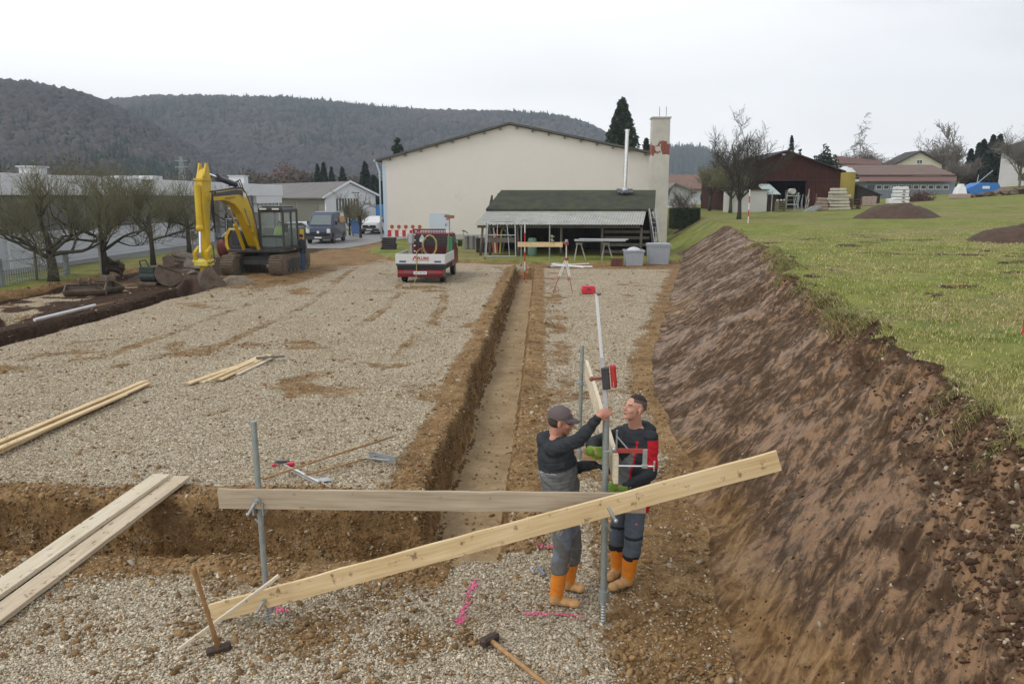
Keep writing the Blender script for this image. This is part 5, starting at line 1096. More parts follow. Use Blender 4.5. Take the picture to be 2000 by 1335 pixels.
# cab of the truck
mb = MB(); mb.prism([(2.62, .45), (2.62, 1.35), (2.68, 1.92), (3.0, 1.98), (3.75, 1.9), (4.25, 1.35), (4.65, 1.1), (4.72, .45)], 'x', -.93, .93); cb = mb.build('cab', m_red, tk, bevel=.05)
mb = MB(); mb.bb((-.7, 2.59, 1.4), (.7, 2.617, 1.8)); mb.build('rear_window', m_glassd, cb)
mb = MB(); mb.prism([(2.9, 1.38), (2.9, 1.84), (3.7, 1.8), (4.1, 1.4)], 'x', .925, .94); mb.build('side_window', m_glassd, cb)
for sx in (-1, 1):
    mb = MB(); mb.box((sx*1.12, 3.95, 1.42), (.2, .08, .3)); mb.tube((sx*.93, 3.95, 1.38), (sx*1.05, 3.95, 1.38), .02, n=6); mb.build('mirror', M('mirror_green', (.03, .06, .05), .3), cb)
# rack and load
mb = MB()
for x in (-.72, .88): mb.bb((x-.025, 2.40, .8), (x+.025, 2.45, 2.12))
mb.bb((-.74, 2.395, 2.05), (.9, 2.455, 2.12)); mb.build('rack_frame', m_red, tk)
mb = MB()
for i in range(14): mb.bb((-.69+i*.115, 2.415, .85), (-.675+i*.115, 2.43, 2.05))
for i in range(9): mb.bb((-.69, 2.431, .95+i*.13), (.85, 2.445, .965+i*.13))
mb.build('rack_mesh', M('rack_dark', (.045, .012, .018), .8, var=.4, sc=9), tk)
for k in range(4): mb = MB(); mb.box((-.68, 2.38, 1.15+k*.24), (.08, .04, .05)); mb.build('rack_hook', m_white, tk)
# loads: things of their own
def W(x, y, z):     # truck local to world
    q = Matrix.Rotation(R(-1.5), 4, 'Z') @ Vector((x, y, z)); return Vector((TX, TYY, 0))+q
mb = MB(); mb.prism([(W(0, 0, 0).x+a, b_) for a, b_ in ()] or [(-.18, 0), (.18, 0), (.18, .12), (-.18, .12)], 'y', -.1, .1) if False else None
bxm = MB(); p = W(.42, 1.2, .802)
bxm.box(p+Vector((0, 0, .12)), (.85, 1.1, .24)); bxm.build('wooden_crate', wood_mat('crate_wood', (.30, .22, .12), (.42, .32, .18), (.52, .42, .25), .8, .3), None, 'wooden crate on the truck bed under the yellow hose coil', 'crate', bevel=.01)
t = thing('hose_coil', 'coil of yellow hose standing on the truck bed with its end hanging over the tailgate', 'hose', W(.08, 1.9, .85)); mb = MB(); pts = []; rr = random.Random(3)
for i in range(150):
    a = i*2*math.pi/30; r_ = .36+.02*math.sin(i*.9)+.012*rr.gauss(0, 1); pts.append((r_*math.cos(a)*.8, -.05+.05*math.sin(i*.13)+.03*rr.gauss(0, .4), .58+r_*1.2*math.sin(a)))
mb.path(pts, .024, 6); mb.build('coil', M('yellow_hose', (.36, .28, .10), .5, var=.15), t, smooth=True)
mb = MB(); l_ = [(-.27, -.02, .5), (-.3, -.9, .48), (-.28, -1.75, .45), (-.28, -1.95, .38), (-.28, -1.96, -.1), (-.30, -2.0, -.6), (-.36, -2.2, -.84)]
mb.path(l_, .018, 6); mb.build('hose_tail', M('yellow_hose'), t, smooth=True)
mb = MB(); p = W(.93, 2.15, .81); mb.box(p+Vector((-.02, 0, .5)), (.2, .22, .95)); mb.box(p+Vector((-.02, -.115, .5)), (.14, .01, .8)); mb.build('green_canister', M('bright_green', (.02, .24, .11), .5, var=.15), None, 'tall bright green plastic container in the right corner of the truck bed', 'container', bevel=.02)
t = thing('broom', 'broom with a dusty brown head standing upright in the truck bed', 'broom', W(.88, 2.0, 1.3)); mb = MB(); mb.tube((0, 0, -.4), (.05, 0, 1.25), .018, n=6); mb.build('handle', M('broom_handle', (.32, .12, .07), .7), t)
mb = MB(); mb.box((.05, 0, 1.36), (.42, .07, .12), (0, .08, 0)); mb.build('bristles', M('bristle', (.22, .12, .07), .95, var=.3), t)
mb = MB(); mb.prism([(-.12, 1.22), (.0, 1.22), (.17, 1.30), (-.07, 1.30)], 'y', -.03, .03); mb.build('brace', M('broom_handle'), t)
def shovel(lab, p, hgt, tilt, blade=True, nm='shovel'):
    t = thing(nm, lab, 'shovel', p); mb = MB(); mb.tube((0, 0, 0), (tilt, 0, hgt), .016, n=6); mb.build('handle', M('tool_handle', (.35, .25, .15), .7), t)
    if blade: mb = MB(); mb.add([(-.1+tilt, -.03, hgt), (.1+tilt, -.03, hgt), (.12+tilt, 0, hgt+.12), (.0+tilt, .02, hgt+.34), (-.12+tilt, 0, hgt+.12), (-.1+tilt, .01, hgt), (.1+tilt, .01, hgt)], [(0, 1, 2, 4), (2, 3, 4), (0, 1, 6, 5)]); mb.build('blade', m_galv, t)
    return t
shovel('shovel standing blade up against the truck rack, left of the hose coil', W(-.35, 2.3, .81), .75, .02)
shovel('grey spade standing blade up in the right rear corner of the truck rack', W(.72, 2.25, .81), 1.15, .12)
mb = MB(); p = W(-.62, 1.3, .81); mb.tube(p, p+Vector((-.02, 0, .75)), .06, n=10); mb.tube(p+Vector((-.02, 0, .75)), p+Vector((0, 0, 1.15)), .15, .15, n=12); mb.build('roller_tube', m_galv, None, 'grey upright tube tool in the left corner of the truck bed', 'tool')
mb = MB(); p = W(-.1, 2.2, .81); mb.box(p+Vector((0, 0, .1)), (.6, .25, .2)); mb.build('tool_box', M('pale_box', (.50, .50, .48), .6), None, 'pale tool box on the truck bed under the rack', 'box', bevel=.01)
# ================================================================== dark blue van and the others
def van(name, label, cat, loc, rot, body, L_=5.2, W_=1.95, Hh=2.35, banner=False, glass=None):
    t = thing(name, label, cat, loc, rot); hw = W_/2
    prof = [(-2.55, .35), (-2.62, .75), (-2.5, 1.12), (-1.85, 1.32), (-1.15, 2.12), (-.7, Hh-.04), (.2, Hh), (L_-2.75, Hh-.03), (L_-2.62, Hh-.3), (L_-2.6, .4), (L_-2.8, .3), (-2.3, .28)]
    k = L_/5.2
    mb = MB(); n = len(prof); vs = []
    for sx, ins in ((-1, 0), (1, 0)):
        for y, z in prof: vs.append((sx*(hw-(.14 if z > 1.5 else 0)-(.08 if y < -2.4 else 0)), y, z*Hh/2.35 if z > 1.4 else z))
    fs = [(i, (i+1) % n, n+(i+1) % n, n+i) for i in range(n)]+[tuple(range(n-1, -1, -1)), tuple(range(n, 2*n))]
    mb.add(vs, fs); bd = mb.build('body', body, t, bevel=.05)
    g = glass or M('van_glass', (.16, .19, .19), .08, bump=0, var=.1)
    s = Hh/2.35
    mb = MB(); mb.add([(-.80, -1.85, 1.38*s), (.80, -1.85, 1.38*s), (.70, -1.18, 2.10*s), (-.70, -1.18, 2.10*s)]+[(-.80, -1.80, 1.34*s), (.80, -1.80, 1.34*s), (.70, -1.13, 2.05*s), (-.70, -1.13, 2.05*s)], [(0, 1, 2, 3), (7, 6, 5, 4), (0, 4, 5, 1), (1, 5, 6, 2), (2, 6, 7, 3), (3, 7, 4, 0)]); mb.build('windscreen', g, t)
    for sx in (-1, 1):
        mb = MB(); x1, x2 = sx*(hw-.03), sx*(hw-.128)
        mb.add([(x1, -1.45, 1.42*s), (x1, -.35, 1.42*s), (x2, -.35, 2.05*s), (x2, -1.0, 2.05*s)]+[(x1-sx*.03, -1.45, 1.42*s), (x1-sx*.03, -.35, 1.42*s), (x2-sx*.03, -.35, 2.05*s), (x2-sx*.03, -1.0, 2.05*s)], [(0, 1, 2, 3), (7, 6, 5, 4), (0, 4, 5, 1), (1, 5, 6, 2), (2, 6, 7, 3), (3, 7, 4, 0)]); mb.build('side_window', M('van_side_glass', (.02, .03, .035), .1, bump=0), t)
        mb = MB(); mb.bb((sx*.78-.13, -2.63, .78), (sx*.78+.13, -2.50, 1.1)); mb.build('headlight', M('lamp_glass'), t, bevel=.03)
        mb = MB(); mb.box((sx*(hw+.1), -1.3, 1.5*s), (.16, .1, .3)); mb.build('mirror', m_rubber, t, bevel=.02)
        for y in (-1.72, 1.62):
            mb = MB(); mb.tube((sx*(hw-.02), y, .36), (sx*(hw+.004), y, .36), .42, n=22); mb.build('wheel_arch', m_hose, t)
            wheel(t, sx*(hw-.10), y, .34, .22, sx)
    mb = MB(); mb.bb((-.62, -2.66, .62), (.62, -2.58, .86)); gr2 = mb.build('grille', m_hose, t)
    mb = MB(); mb.tube((0, -2.675, .86), (0, -2.655, .86), .10, n=18); mb.build('badge', m_white, t)
    mb = MB(); mb.bb((-.92, -2.68, .3), (.92, -2.5, .55)); bmp = mb.build('bumper', m_dkg, t, bevel=.04)
    mb = MB(); mb.bb((-.26, -2.70, .4), (.26, -2.684, .51)); mb.build('licence_plate', m_white, bmp)
    if banner:
        x1 = hw-.045; mb = MB(); mb.add([(hw+.006, .35, 1.5), (hw+.006, 2.3, 1.5), (hw-.105, 2.25, 1.92), (hw-.105, .55, 1.92), (hw-.01, .35, 1.5), (hw-.01, 2.3, 1.5), (hw-.12, 2.25, 1.92), (hw-.12, .55, 1.92)], [(0, 1, 2, 3), (7, 6, 5, 4), (0, 4, 5, 1), (1, 5, 6, 2), (2, 6, 7, 3), (3, 7, 4, 0)]); mb.build('orange_sign', M('orange_sticker', (.50, .26, .05), .5), t)
        mb = MB(); mb.add([(hw-.09, 1.0, 1.93), (hw-.09, 2.2, 1.93), (hw-.13, 2.2, 2.2), (hw-.13, 1.1, 2.2), (hw-.12, 1.0, 1.93), (hw-.12, 2.2, 1.93), (hw-.17, 2.2, 2.2), (hw-.17, 1.1, 2.2)], [(0, 1, 2, 3), (7, 6, 5, 4), (0, 4, 5, 1), (1, 5, 6, 2), (2, 6, 7, 3), (3, 7, 4, 0)]); mb.build('white_sign', m_white, t)
    return t
m_vblue = M('van_blue', (.030, .040, .085), .30, var=.08, dirt=.25, dcol=(.08, .065, .05))
van('delivery_van', 'dark blue delivery van with an orange sign on its side, behind the digger', 'van', (-16.85, 60.0, 0.03), R(1.5), m_vblue, banner=True)
van('parked_van', 'white van parked facing the camera in front of the blue box body', 'van', (Q(722, 440, 72).x, 75, 0), R(-3), m_white, 4.8, 1.95, 1.9)
# blue box lorry body behind the hall corner
t = thing('blue_lorry', 'bright blue lorry box body standing between the white van and the hall', 'lorry', (Q(745, 440, 79).x+.4, 79, 0)); mb = MB(); a, b2 = Q(734, 400, 79), Q(760, 438, 79); mb.bb((a.x, 79, b2.z), (b2.x+.5, 86, a.z)); mb.build('box_body', M('lorry_blue', (.03, .18, .42), .5, var=.06), t, world=True)
mb = MB(); mb.bb((a.x+.2, 79.2, .5), (b2.x+.2, 86, b2.z-.01)); mb.build('chassis', m_dkg, t, world=True)
for y in (80.2, 84.5):
    mb = MB(); mb.tube((a.x+.1, y, .45), (b2.x+.2, y, .45), .45, n=18); mb.build('wheel', m_rubber, t, world=True)
t = thing('blue_bin', 'blue waste container left of the pollard tree on the verge', 'bin', (Q(696, 445, 70).x, 70, 0)); mb = MB(); mb.box((0, 0, .72), (.75, .7, 1.1), taper=1.1); mb.build('body', M('bin_blue', (.08, .15, .35), .6), t, bevel=.02)
mb = MB(); mb.box((0, 0, 1.33), (.85, .8, .1)); mb.build('lid', M('bin_lid', (.05, .3, .5), .5), t)
for s in (-1, 1): mb = MB(); mb.tube((s*.3, -.2, .1), (s*.3+.05, -.2, .1), .1, n=12); mb.build('wheel', m_rubber, t)
t = thing('street_lamp', 'slim dark street lamp with a flat head in front of the white gable', 'lamp', (Q(701, 430, 78).x, 78, 0)); tz = Q(701, 377, 78).z
mb = MB(); mb.tube((0, 0, 0), (0, 0, tz), .055, .04, 8); mb.build('pole', m_dkg, t); mb = MB(); mb.box((-.25, 0, tz+.03), (.75, .2, .07)); mb.build('lamp_head', m_dkg, t, bevel=.02)
# distant red mini machine behind the cab
t = thing('parked_car', 'light coloured parked car half hidden behind the cab of the digger', 'car', (Q(578, 440, 66).x, 66, 0), R(4))
mb = MB(); mb.prism([(-2.0, .3), (-2.05, .7), (-1.1, .9), (-.5, 1.35), (.8, 1.4), (1.6, .95), (1.9, .85), (1.9, .3)], 'y', -.85, .85); mb.build('body', m_whitewall, t, bevel=.05)
for x in (-1.3, 1.2):
    for s in (-1, 1): mb = MB(); mb.tube((x, s*.75, .3), (x, s*.88, .3), .3, n=16); mb.build('wheel', m_rubber, t)
mb = MB(); mb.prism([(-.95, .93), (-.45, 1.29), (.7, 1.33), (1.2, .98)], 'y', -.862, .862); mb.build('window', m_glassd, t)
# fence panels at the far left
gf = 'galvanised fence along the factory yard'
fz = thing('bar_fence', 'pale galvanised vertical bar fence with a thick post at the left edge', 'fence', (-20.9, 28, 0))
for y in (24.5, 28.8, 33.0):
    mb = MB(); mb.bb((-21.0, y-.09, 0), (-20.82, y+.09, 1.15)); mb.build('post', M('fence_grey', (.30, .33, .36), .6, .3), fz, world=True)
mb = MB()
for z in (.18, 1.0): mb.bb((-20.93, 20, z), (-20.89, 33, z+.04))
for i in range(90): mb.tube((-20.91, 20.1+i*.143, .1), (-20.91, 20.1+i*.143, 1.08), .012, n=4)
mb.build('panel', M('fence_pale', (.42, .46, .50), .5, .3), fz, world=True)
t = thing('wire_fence', 'low wire fence with thin posts running behind the orchard trees', 'fence', (-21.2, 45, 0))
for y in (36.5, 41, 45.5, 50, 55): mb = MB(); mb.tube((-21.2, y, 0), (-21.2, y, 1.15), .03, n=6); mb.build('post', m_galv, t, world=True)
mb = MB()
for z in (.4, .8, 1.1): mb.path([(-21.2, 33.2, z), (-21.2, 45, z-.02), (-21.2, 57, z)], .008, 4)
mb.build('wire', m_galv, t, world=True)
# ================================================================== batter boards in the foreground
m_pine = wood_mat('fresh_pine', (.52, .37, .18), (.66, .50, .28), (.78, .63, .40), .65, .75, (.22, .14, .07))
m_pine2 = wood_mat('pale_pine', (.50, .42, .29), (.62, .54, .40), (.72, .64, .50), .7, .7, (.28, .19, .11))
m_pineg = wood_mat('greyed_pine', (.30, .24, .17), (.42, .345, .25), (.52, .44, .33), .75, .2, (.22, .15, .09))
m_piney = wood_mat('pine_y', (.55, .42, .22), (.70, .56, .34), (.82, .70, .48), .65, .3, (.25, .17, .09), along='y')
def post(lab, p0, p1, rr=.0241):
    t = thing('scaffold_post', lab, 'post', p0, 0, 'scaffold tube posts'); d = Vector(p1)-Vector(p0)
    mb = MB(); n = 16; q = d.to_track_quat('Z', 'Y').to_matrix(); z0 = .22
    u = d.normalized(); mb.tube(u*z0, d, rr, n=18); mb.build('tube', m_tubes, t, smooth=False)
    mb = MB(); mb.tube(u*(z0-.03), u*(z0+.06), rr*1.55, n=14); mb.build('collar', m_tubes, t)
    mb = MB(); mb.tube(Vector((0, 0, -.12)), u*(z0-.03), .012, .020, 10)
    for k in range(7): mb.tube(u*(.01+.026*k), u*(.018+.026*k), .024, .018, 10)
    mb.build('spike', m_galv, t); return t
Lp0 = P(524, 1212); Lp1 = Q(495, 822, Lp0.y+.0); Rp0 = P(1178, 1212); Rp1 = Q(1184, 800, Rp0.y)
post('grey scaffold tube post at the left, holding both long boards', Lp0, Lp1); post('grey scaffold tube post that the two workers grip', Rp0, Rp1, .0275)
Cp0 = P(1131, 918); Cp1 = Q(1137, 674, Cp0.y); post('grey scaffold tube post behind the worker in the cap', Cp0, Cp1)
def on_line(a, b, z): a, b = Vector(a), Vector(b); return a.lerp(b, (z-a.z)/(b.z-a.z))
def board(lab, p0, p1, h, th, mat, nm='board', group=None, wob=.004, seed=1, cat='board', up=Vector((0, 0, 1)), bend=0):
    """board whose upper edge runs p0->p1; local x along it so the grain follows"""
    p0, p1 = Vector(p0), Vector(p1); d = p1-p0; Lg = d.length; x = d.normalized(); y = up.cross(x).normalized(); z = x.cross(y)
    n = 24; rng = random.Random(seed); vs = []
    for i in range(n+1):
        f = i/n; dz = wob*rng.gauss(0, .5)+bend*math.sin(f*math.pi)
        for (yy, zz) in ((-th/2, -h), (th/2, -h), (th/2, 0), (-th/2, 0)): vs.append((f*Lg, yy+(0), zz+dz*(1 if zz == 0 else .6)))
    fs = [(i*4+q, i*4+(q+1) % 4, i*4+4+(q+1) % 4, i*4+4+q) for i in range(n) for q in range(4)]+[(3, 2, 1, 0), (n*4, n*4+1, n*4+2, n*4+3)]
    mb = MB(); mb.add(vs, fs); me = mb.mesh(nm, .002); o = link(nm, me, mat, None, lab, cat, group, center=False)
    m = Matrix((x, y, z)).transposed().to_4x4(); m.translation = p0; o.matrix_world = m; return o
YA = Lp0.y-.045
board('long horizontal greyish board fixed across both front posts', Q(426, 954, YA), Q(1262, 962, YA-.01), .165, .028, m_pineg, 'batter_board', 'batter boards', seed=2)
YBd = Lp0.y-.075
pL, pR = Q(407, 1180, YBd-.03), Q(1516, 879, YBd-.18)
board('longest pale board sloping up to the right in front of both posts', pL, pR, .158, .03, m_pine, 'batter_board', 'batter boards', seed=3, wob=.006)
pc0, pc1 = Q(1201, 889, 5.80), Q(1144, 706, 9.5)
pc0.x = Rp0.x+.062; pc1.x = Cp0.x+.07; pc1.z = pc0.z-.02
board('board running away from the camera between the two workers, end grain towards us', pc0, pc1, .235, .036, m_pine2, 'batter_board', 'batter boards', seed=4, wob=.006)
# screw clamps
def clamp(lab, p, s=1.0, flip=1):
    t = thing('screw_clamp', lab, 'clamp', p, 0, 'screw clamps on the posts'); 
    mb = MB(); mb.tube((0, -.035, 0), (0, -.02, 0), .03*s, n=14); mb.tube((0, -.06, 0), (0, -.035, 0), .017*s, n=10); mb.build('bolt_plate', m_galv, t)
    mb = MB(); mb.tube((0, -.055, 0), (-.05*s*flip, -.075, -.085*s), .012*s, n=8); mb.ball((-.055*s*flip, -.077, -.09*s), .017*s); mb.build('lever', m_galv, t)
    mb = MB(); mb.bb((-.045, -.01, -.13), (-.033, .07, -.02)); mb.bb((.033, -.01, -.13), (.045, .07, -.02)); mb.bb((-.045, .072, -.13), (.045, .084, -.02)); mb.build('bracket', m_galv, t)
    mb = MB(); mb.tube((-.01, -.05, -.14), (.03, -.04, -.20), .009, n=6); mb.build('pin', m_galv, t); return t
clamp('screw clamp holding the horizontal board to the left post', Q(503, 976, YA-.02))
clamp('screw clamp holding the sloping board low on the left post', Q(520, 1166, YBd-.02))
clamp('screw clamp holding the sloping board to the gripped post', Q(1186, 984, YBd-.09), 1.15, -1)
t = thing('screw_clamp', 'screw clamp ring on the post behind the worker in the cap', 'clamp', Q(1135, 748, Cp0.y), 0, 'screw clamps on the posts'); mb = MB(); mb.tube((0, 0, -.025), (0, 0, .025), .038, n=12); mb.build('ring', m_galv, t); mb = MB(); mb.tube((-.08, 0, .01), (.08, -.02, -.01), .012, n=6); mb.build('pin', m_galv, t)
# red bar clamp on the near end of the third board
cp = Vector((Rp0.x+.06, 5.80, pc0.z+.04)); t = thing('bar_clamp', 'red bar clamp with a silver screw gripping the end of the third board', 'clamp', cp)
mb = MB(); mb.box((.10, 0, 0), (.25, .012, .038)); mb.build('bar', M('clamp_red', (.36, .05, .04), .5, var=.15), t, bevel=.003)
mb = MB(); mb.box((.225, 0, -.05), (.036, .02, .13)); mb.box((.225, 0, -.125), (.045, .03, .03)); mb.build('arm', m_galv, t, bevel=.003)
mb = MB(); mb.tube((.02, 0, -.125), (.30, 0, -.125), .007, n=8); mb.tube((.30, 0, -.165), (.30, 0, -.085), .007, n=8); mb.build('screw', m_rod, t)
mb = MB(); mb.tube((-.1, -.03, -.0), (.0, 0, .0), .008, n=8); mb.ball((-.02, -.01, .015), .02); mb.build('jaw', m_galv, t)
mb = MB(); mb.tube((.0, 0, .02), (.0, -.01, .17), .008, n=6); mb.tube((.0, -.01, .12), (.085, -.01, .02), .006, n=6); mb.build('lever', m_galv, t)
# laser staff
sp0 = Q(1185, 814, Rp0.y-.03); spt = Q(1165, 575, Rp0.y-.02); d = spt-sp0
t = thing('levelling_staff', 'white aluminium levelling staff leaning slightly left above the gripped post', 'levelling staff', sp0)
mb = MB(); q = d.to_track_quat('Z', 'Y').to_matrix(); mb.box(d*.25, (.046, .03, d.length*.50), q); mb.build('lower_tube', M('staff_lower', (.52, .52, .54), .4, .3), t)
mb = MB(); mb.box(d*.71, (.037, .024, d.length*.58), q); mb.build('upper_tube', M('staff_upper', (.72, .73, .76), .35, .2, var=.04), t)
mb = MB(); mb.box(d+Vector((.02, 0, .004)), (.085, .03, .012), q); mb.build('end_cap', m_steeldk, t)
k_ = .39+.0
rp = Q(1183, 738, Rp0.y-.04); t = thing('laser_receiver', 'red and black laser receiver clamped on the staff above the hand', 'laser receiver', rp)
mb = MB(); mb.box((0.0, 0, 0), (.062, .06, .175), q); mb.build('clamp', m_steeldk, t, bevel=.006)
mb = MB(); mb.box((.060, -.01, .02), (.068, .045, .185), q); u_ = mb.build('housing', M('receiver_red', (.42, .03, .03), .4, var=.08), t, bevel=.012)
mb = MB(); mb.box((.060, -.036, -.045), (.04, .004, .05), q); mb.build('display', M('receiver_window', (.50, .42, .40), .3), u_)
mb = MB(); mb.tube((-.03, 0, .0), (-.10, -.01, -.005), .013, n=8); mb.ball((-.11, -.01, -.005), .02); mb.build('knob', M('knob_red', (.25, .06, .05), .5), t)
# ---- loose timber
def flat_board(lab, a, b_, wd, th, mat, dz=0, nm='plank', group=None, roll=0, seed=1):
    a, b_ = Vector(a), Vector(b_); d = (b_-a).normalized(); up = Vector((0, 0, 1)); side = d.cross(up).normalized(); side.rotate(Quaternion(d, roll))
    return board(lab, a-side*wd/2+Vector((0, 0, dz)), b_-side*wd/2+Vector((0, 0, dz)), wd, th, mat, nm, group, .003, seed, 'plank', up=side)
gp = 'two planks bridging the cross trench'
a = P(-60, 1228, .1); b2 = P(349, 929, .13)
flat_board('pale upper plank laid across the near trench, left of its brown neighbour', a, b2, .215, .045, m_pine2, 0, group=gp)
flat_board('darker-ended lower plank laid across the near trench', P(-20, 1240, .07)+Vector((.06, .0, 0)), P(388, 932, .09), .215, .045, wood_mat('plank_b', (.42, .33, .22), (.56, .46, .33), (.66, .57, .43), .7, .8, (.24, .15, .08)), -.005, group=gp, seed=7)
gs_ = 'long stack of thin boards at the left edge'
for i, (x0, y0, x1, y1, z) in enumerate([(-40, 905, 300, 748, .05), (-40, 895, 296, 744, .03), (-40, 885, 290, 745, .08), (-40, 898, 255, 770, .10), (-30, 888, 240, 768, .035)]):
    flat_board(['nearest thin board of the long stack at the left edge', 'flat middle board of the long stack at the left edge', 'topmost thin board of the long stack at the left edge', 'short board lying on the near side of the long stack', 'hidden lower board of the long stack at the left edge'][i], P(x0, y0, z), P(x1, y1, z), .10, .03, m_pine, 0, 'board', gs_, seed=i)
gs_ = 'scattered heap of boards near the middle of the pad'
for i, (x0, y0, x1, y1, z) in enumerate([(380, 749, 537, 693, .05), (406, 747, 520, 696, .02), (441, 741, 535, 695, .05), (472, 731, 543, 697, .03), (415, 743, 500, 706, .085), (500, 700, 556, 697, .10)]):
    flat_board(['longest board on the left of the heap in the middle of the pad', 'wide pale board under the heap in the middle of the pad', 'clean yellow board in the heap in the middle of the pad', 'short board on the right of the heap in the middle of the pad', 'orange board on top of the heap in the middle of the pad', 'dark stub crossing the far end of the heap of boards'][i], P(x0, y0, z), P(x1, y1, z), .13 if i in (0, 1, 2) else .09, .03, m_pine if i in (0, 2, 4) else (m_pine2 if i != 5 else m_old), 0, 'board', gs_, seed=20+i)
# ---- hammers, lath, rake
m_handle = wood_mat('hammer_handle', (.26, .14, .06), (.38, .22, .10), (.48, .30, .15), .6, .2, along='z')
m_iron = M('hammer_iron', (.085, .06, .05), .65, .5, var=.35, sc=12, bump=.4, dirt=.3, dcol=(.12, .07, .04))
p = P(428, 1276); hd_ = Vector((p.x, p.y, .04)); tp = Q(377, 1106, p.y-.22)
t = thing('sledgehammer', 'sledgehammer standing on its head with the handle up, left foreground', 'hammer', hd_, 0, 'sledgehammers'); d = tp-hd_; q = d.to_track_quat('Z', 'Y').to_matrix()
mb = MB(); u = d.normalized(); mb.path([u*0, u*d.length*.25, u*d.length*.5, u*d.length*.75, d*.97, d], [.021, .018, .0165, .017, .021, .019], 10); mb.build('handle', m_handle, t, smooth=True)
mb = MB(); mb.box((0, 0, 0), (.185, .066, .068), Euler((0.05, -.12, .45))); mb.build('head', m_iron, t, bevel=.016)
p = P(956, 1248, .05); t = thing('sledgehammer', 'sledgehammer lying on the gravel at the bottom edge', 'hammer', p, 0, 'sledgehammers'); e_ = P(1078, 1345, .03)-p; e2 = e_.normalized(); ang = math.atan2(e_.y, e_.x)
mb = MB(); mb.path([e2*-.01, e_*.3, e_*.6, e_*1.15], [.021, .018, .018, .020], 10); mb.build('handle', m_handle, t, smooth=True)
mb = MB(); mb.box((0, 0, .0), (.075, .175, .072), Euler((0, 0, ang+.08))); mb.build('head', m_iron, t, bevel=.016)
a = P(346, 1266, .02); b2 = Q(543, 1121, Lp0.y-.20)
mb = MB(); board('thin pale lath leaning from the gravel onto the left post', a, b2, .028, .028, m_pine2, 'lath', None, .002, 9, 'lath')
t = thing('rake', 'wide aluminium rake with a long wooden handle lying on the gravel', 'rake', P(742, 893, .03)); o = t.location
h0, h1 = P(768, 852, .25)-o, P(515, 934, .04)-o
mb = MB(); mb.path([h0, h0.lerp(h1, .5)+Vector((0, 0, .01)), h1], .014, 8); mb.build('handle', m_handle, t, smooth=True)
c0, c1 = P(722, 883, .12)-o, P(773, 903, .06)-o
mb = MB(); d = c1-c0; mb.box((c0+c1)/2, (d.length, .012, .11), Euler((0, 0, math.atan2(d.y, d.x)))); bl = mb.build('blade', m_galv, t)
mb = MB(); mb.tube(c0.lerp(c1, .25), P(714, 893, .1)-o, .008, n=6); mb.tube(c0.lerp(c1, .75), P(712, 893, .1)-o, .008, n=6); mb.build('brace', m_galv, t)
t = thing('shovel', 'shovel with a long wooden handle lying under the rake', 'shovel', P(720, 892, .03)); o = t.location
mb = MB(); mb.path([P(724, 893, .05)-o, P(660, 910, .06)-o, P(590, 928, .03)-o], .013, 8); mb.build('handle', m_handle, t, smooth=True)
mb = MB(); q0 = P(742, 893, .02)-o; mb.add([q0+Vector(v) for v in ((-.12, -.09, .03), (.10, -.11, .0), (.22, 0, .0), (.10, .11, .0), (-.12, .09, .03), (-.02, 0, .05))], [(0, 1, 5), (1, 2, 5), (2, 3, 5), (3, 4, 5), (4, 0, 5)]); mb.build('blade', m_galv, t)
t = thing('steel_profile', 'short silver angle profile lying across the tools on the gravel', 'profile', P(608, 934, .02)); o = t.location; a, b2 = P(557, 910, .05)-o, P(622, 944, .05)-o; d = b2-a
mb = MB(); mb.box((a+b2)/2, (d.length, .006, .09), Euler((.5, 0, math.atan2(d.y, d.x)))); mb.box((a+b2)/2+Vector((.05, .02, -.03)), (d.length, .09, .006), Euler((0, 0, math.atan2(d.y, d.x)))); mb.build('leaf', M('aluminium', (.66, .67, .68), .3, .6, var=.06), t)
mb = MB(); mb.add([P(622, 942, .02)-o, P(650, 937, .03)-o, P(640, 931, .04)-o, P(616, 934, .02)-o], [(0, 1, 2, 3)]); mb.build('blade', m_galv, t)
t = thing('folding_saw', 'small tool with bright red grips lying beyond the rake handle', 'tool', P(560, 906, .03)); o = t.location
mb = MB(); mb.box(P(568, 906, .04)-o, (.10, .06, .05), (0, 0, .3)); mb.box(P(536, 908, .03)-o, (.07, .03, .03), (0, 0, .4)); mb.build('grip', M('bright_red', (.55, .02, .05), .4), t, bevel=.008)
mb = MB(); mb.box(P(552, 901, .04)-o, (.18, .05, .03), (0, 0, .15)); mb.build('body', m_steeldk, t, bevel=.006)
t = thing('spanner', 'steel scaffold spanner lying on the gravel behind the boots of the man in the cap', 'spanner', P(1052, 1112, .02)); o = t.location
mb = MB(); mb.path([P(1036, 1108, .02)-o, P(1042, 1118, .02)-o, P(1050, 1116, .02)-o], .010, 6); mb.build('jaw', m_galv, t); mb = MB(); mb.tube(P(1050, 1104, .03)-o, P(1064, 1122, .02)-o, .013, n=8); mb.build('handle', M('spanner_blue', (.16, .18, .26), .5), t)
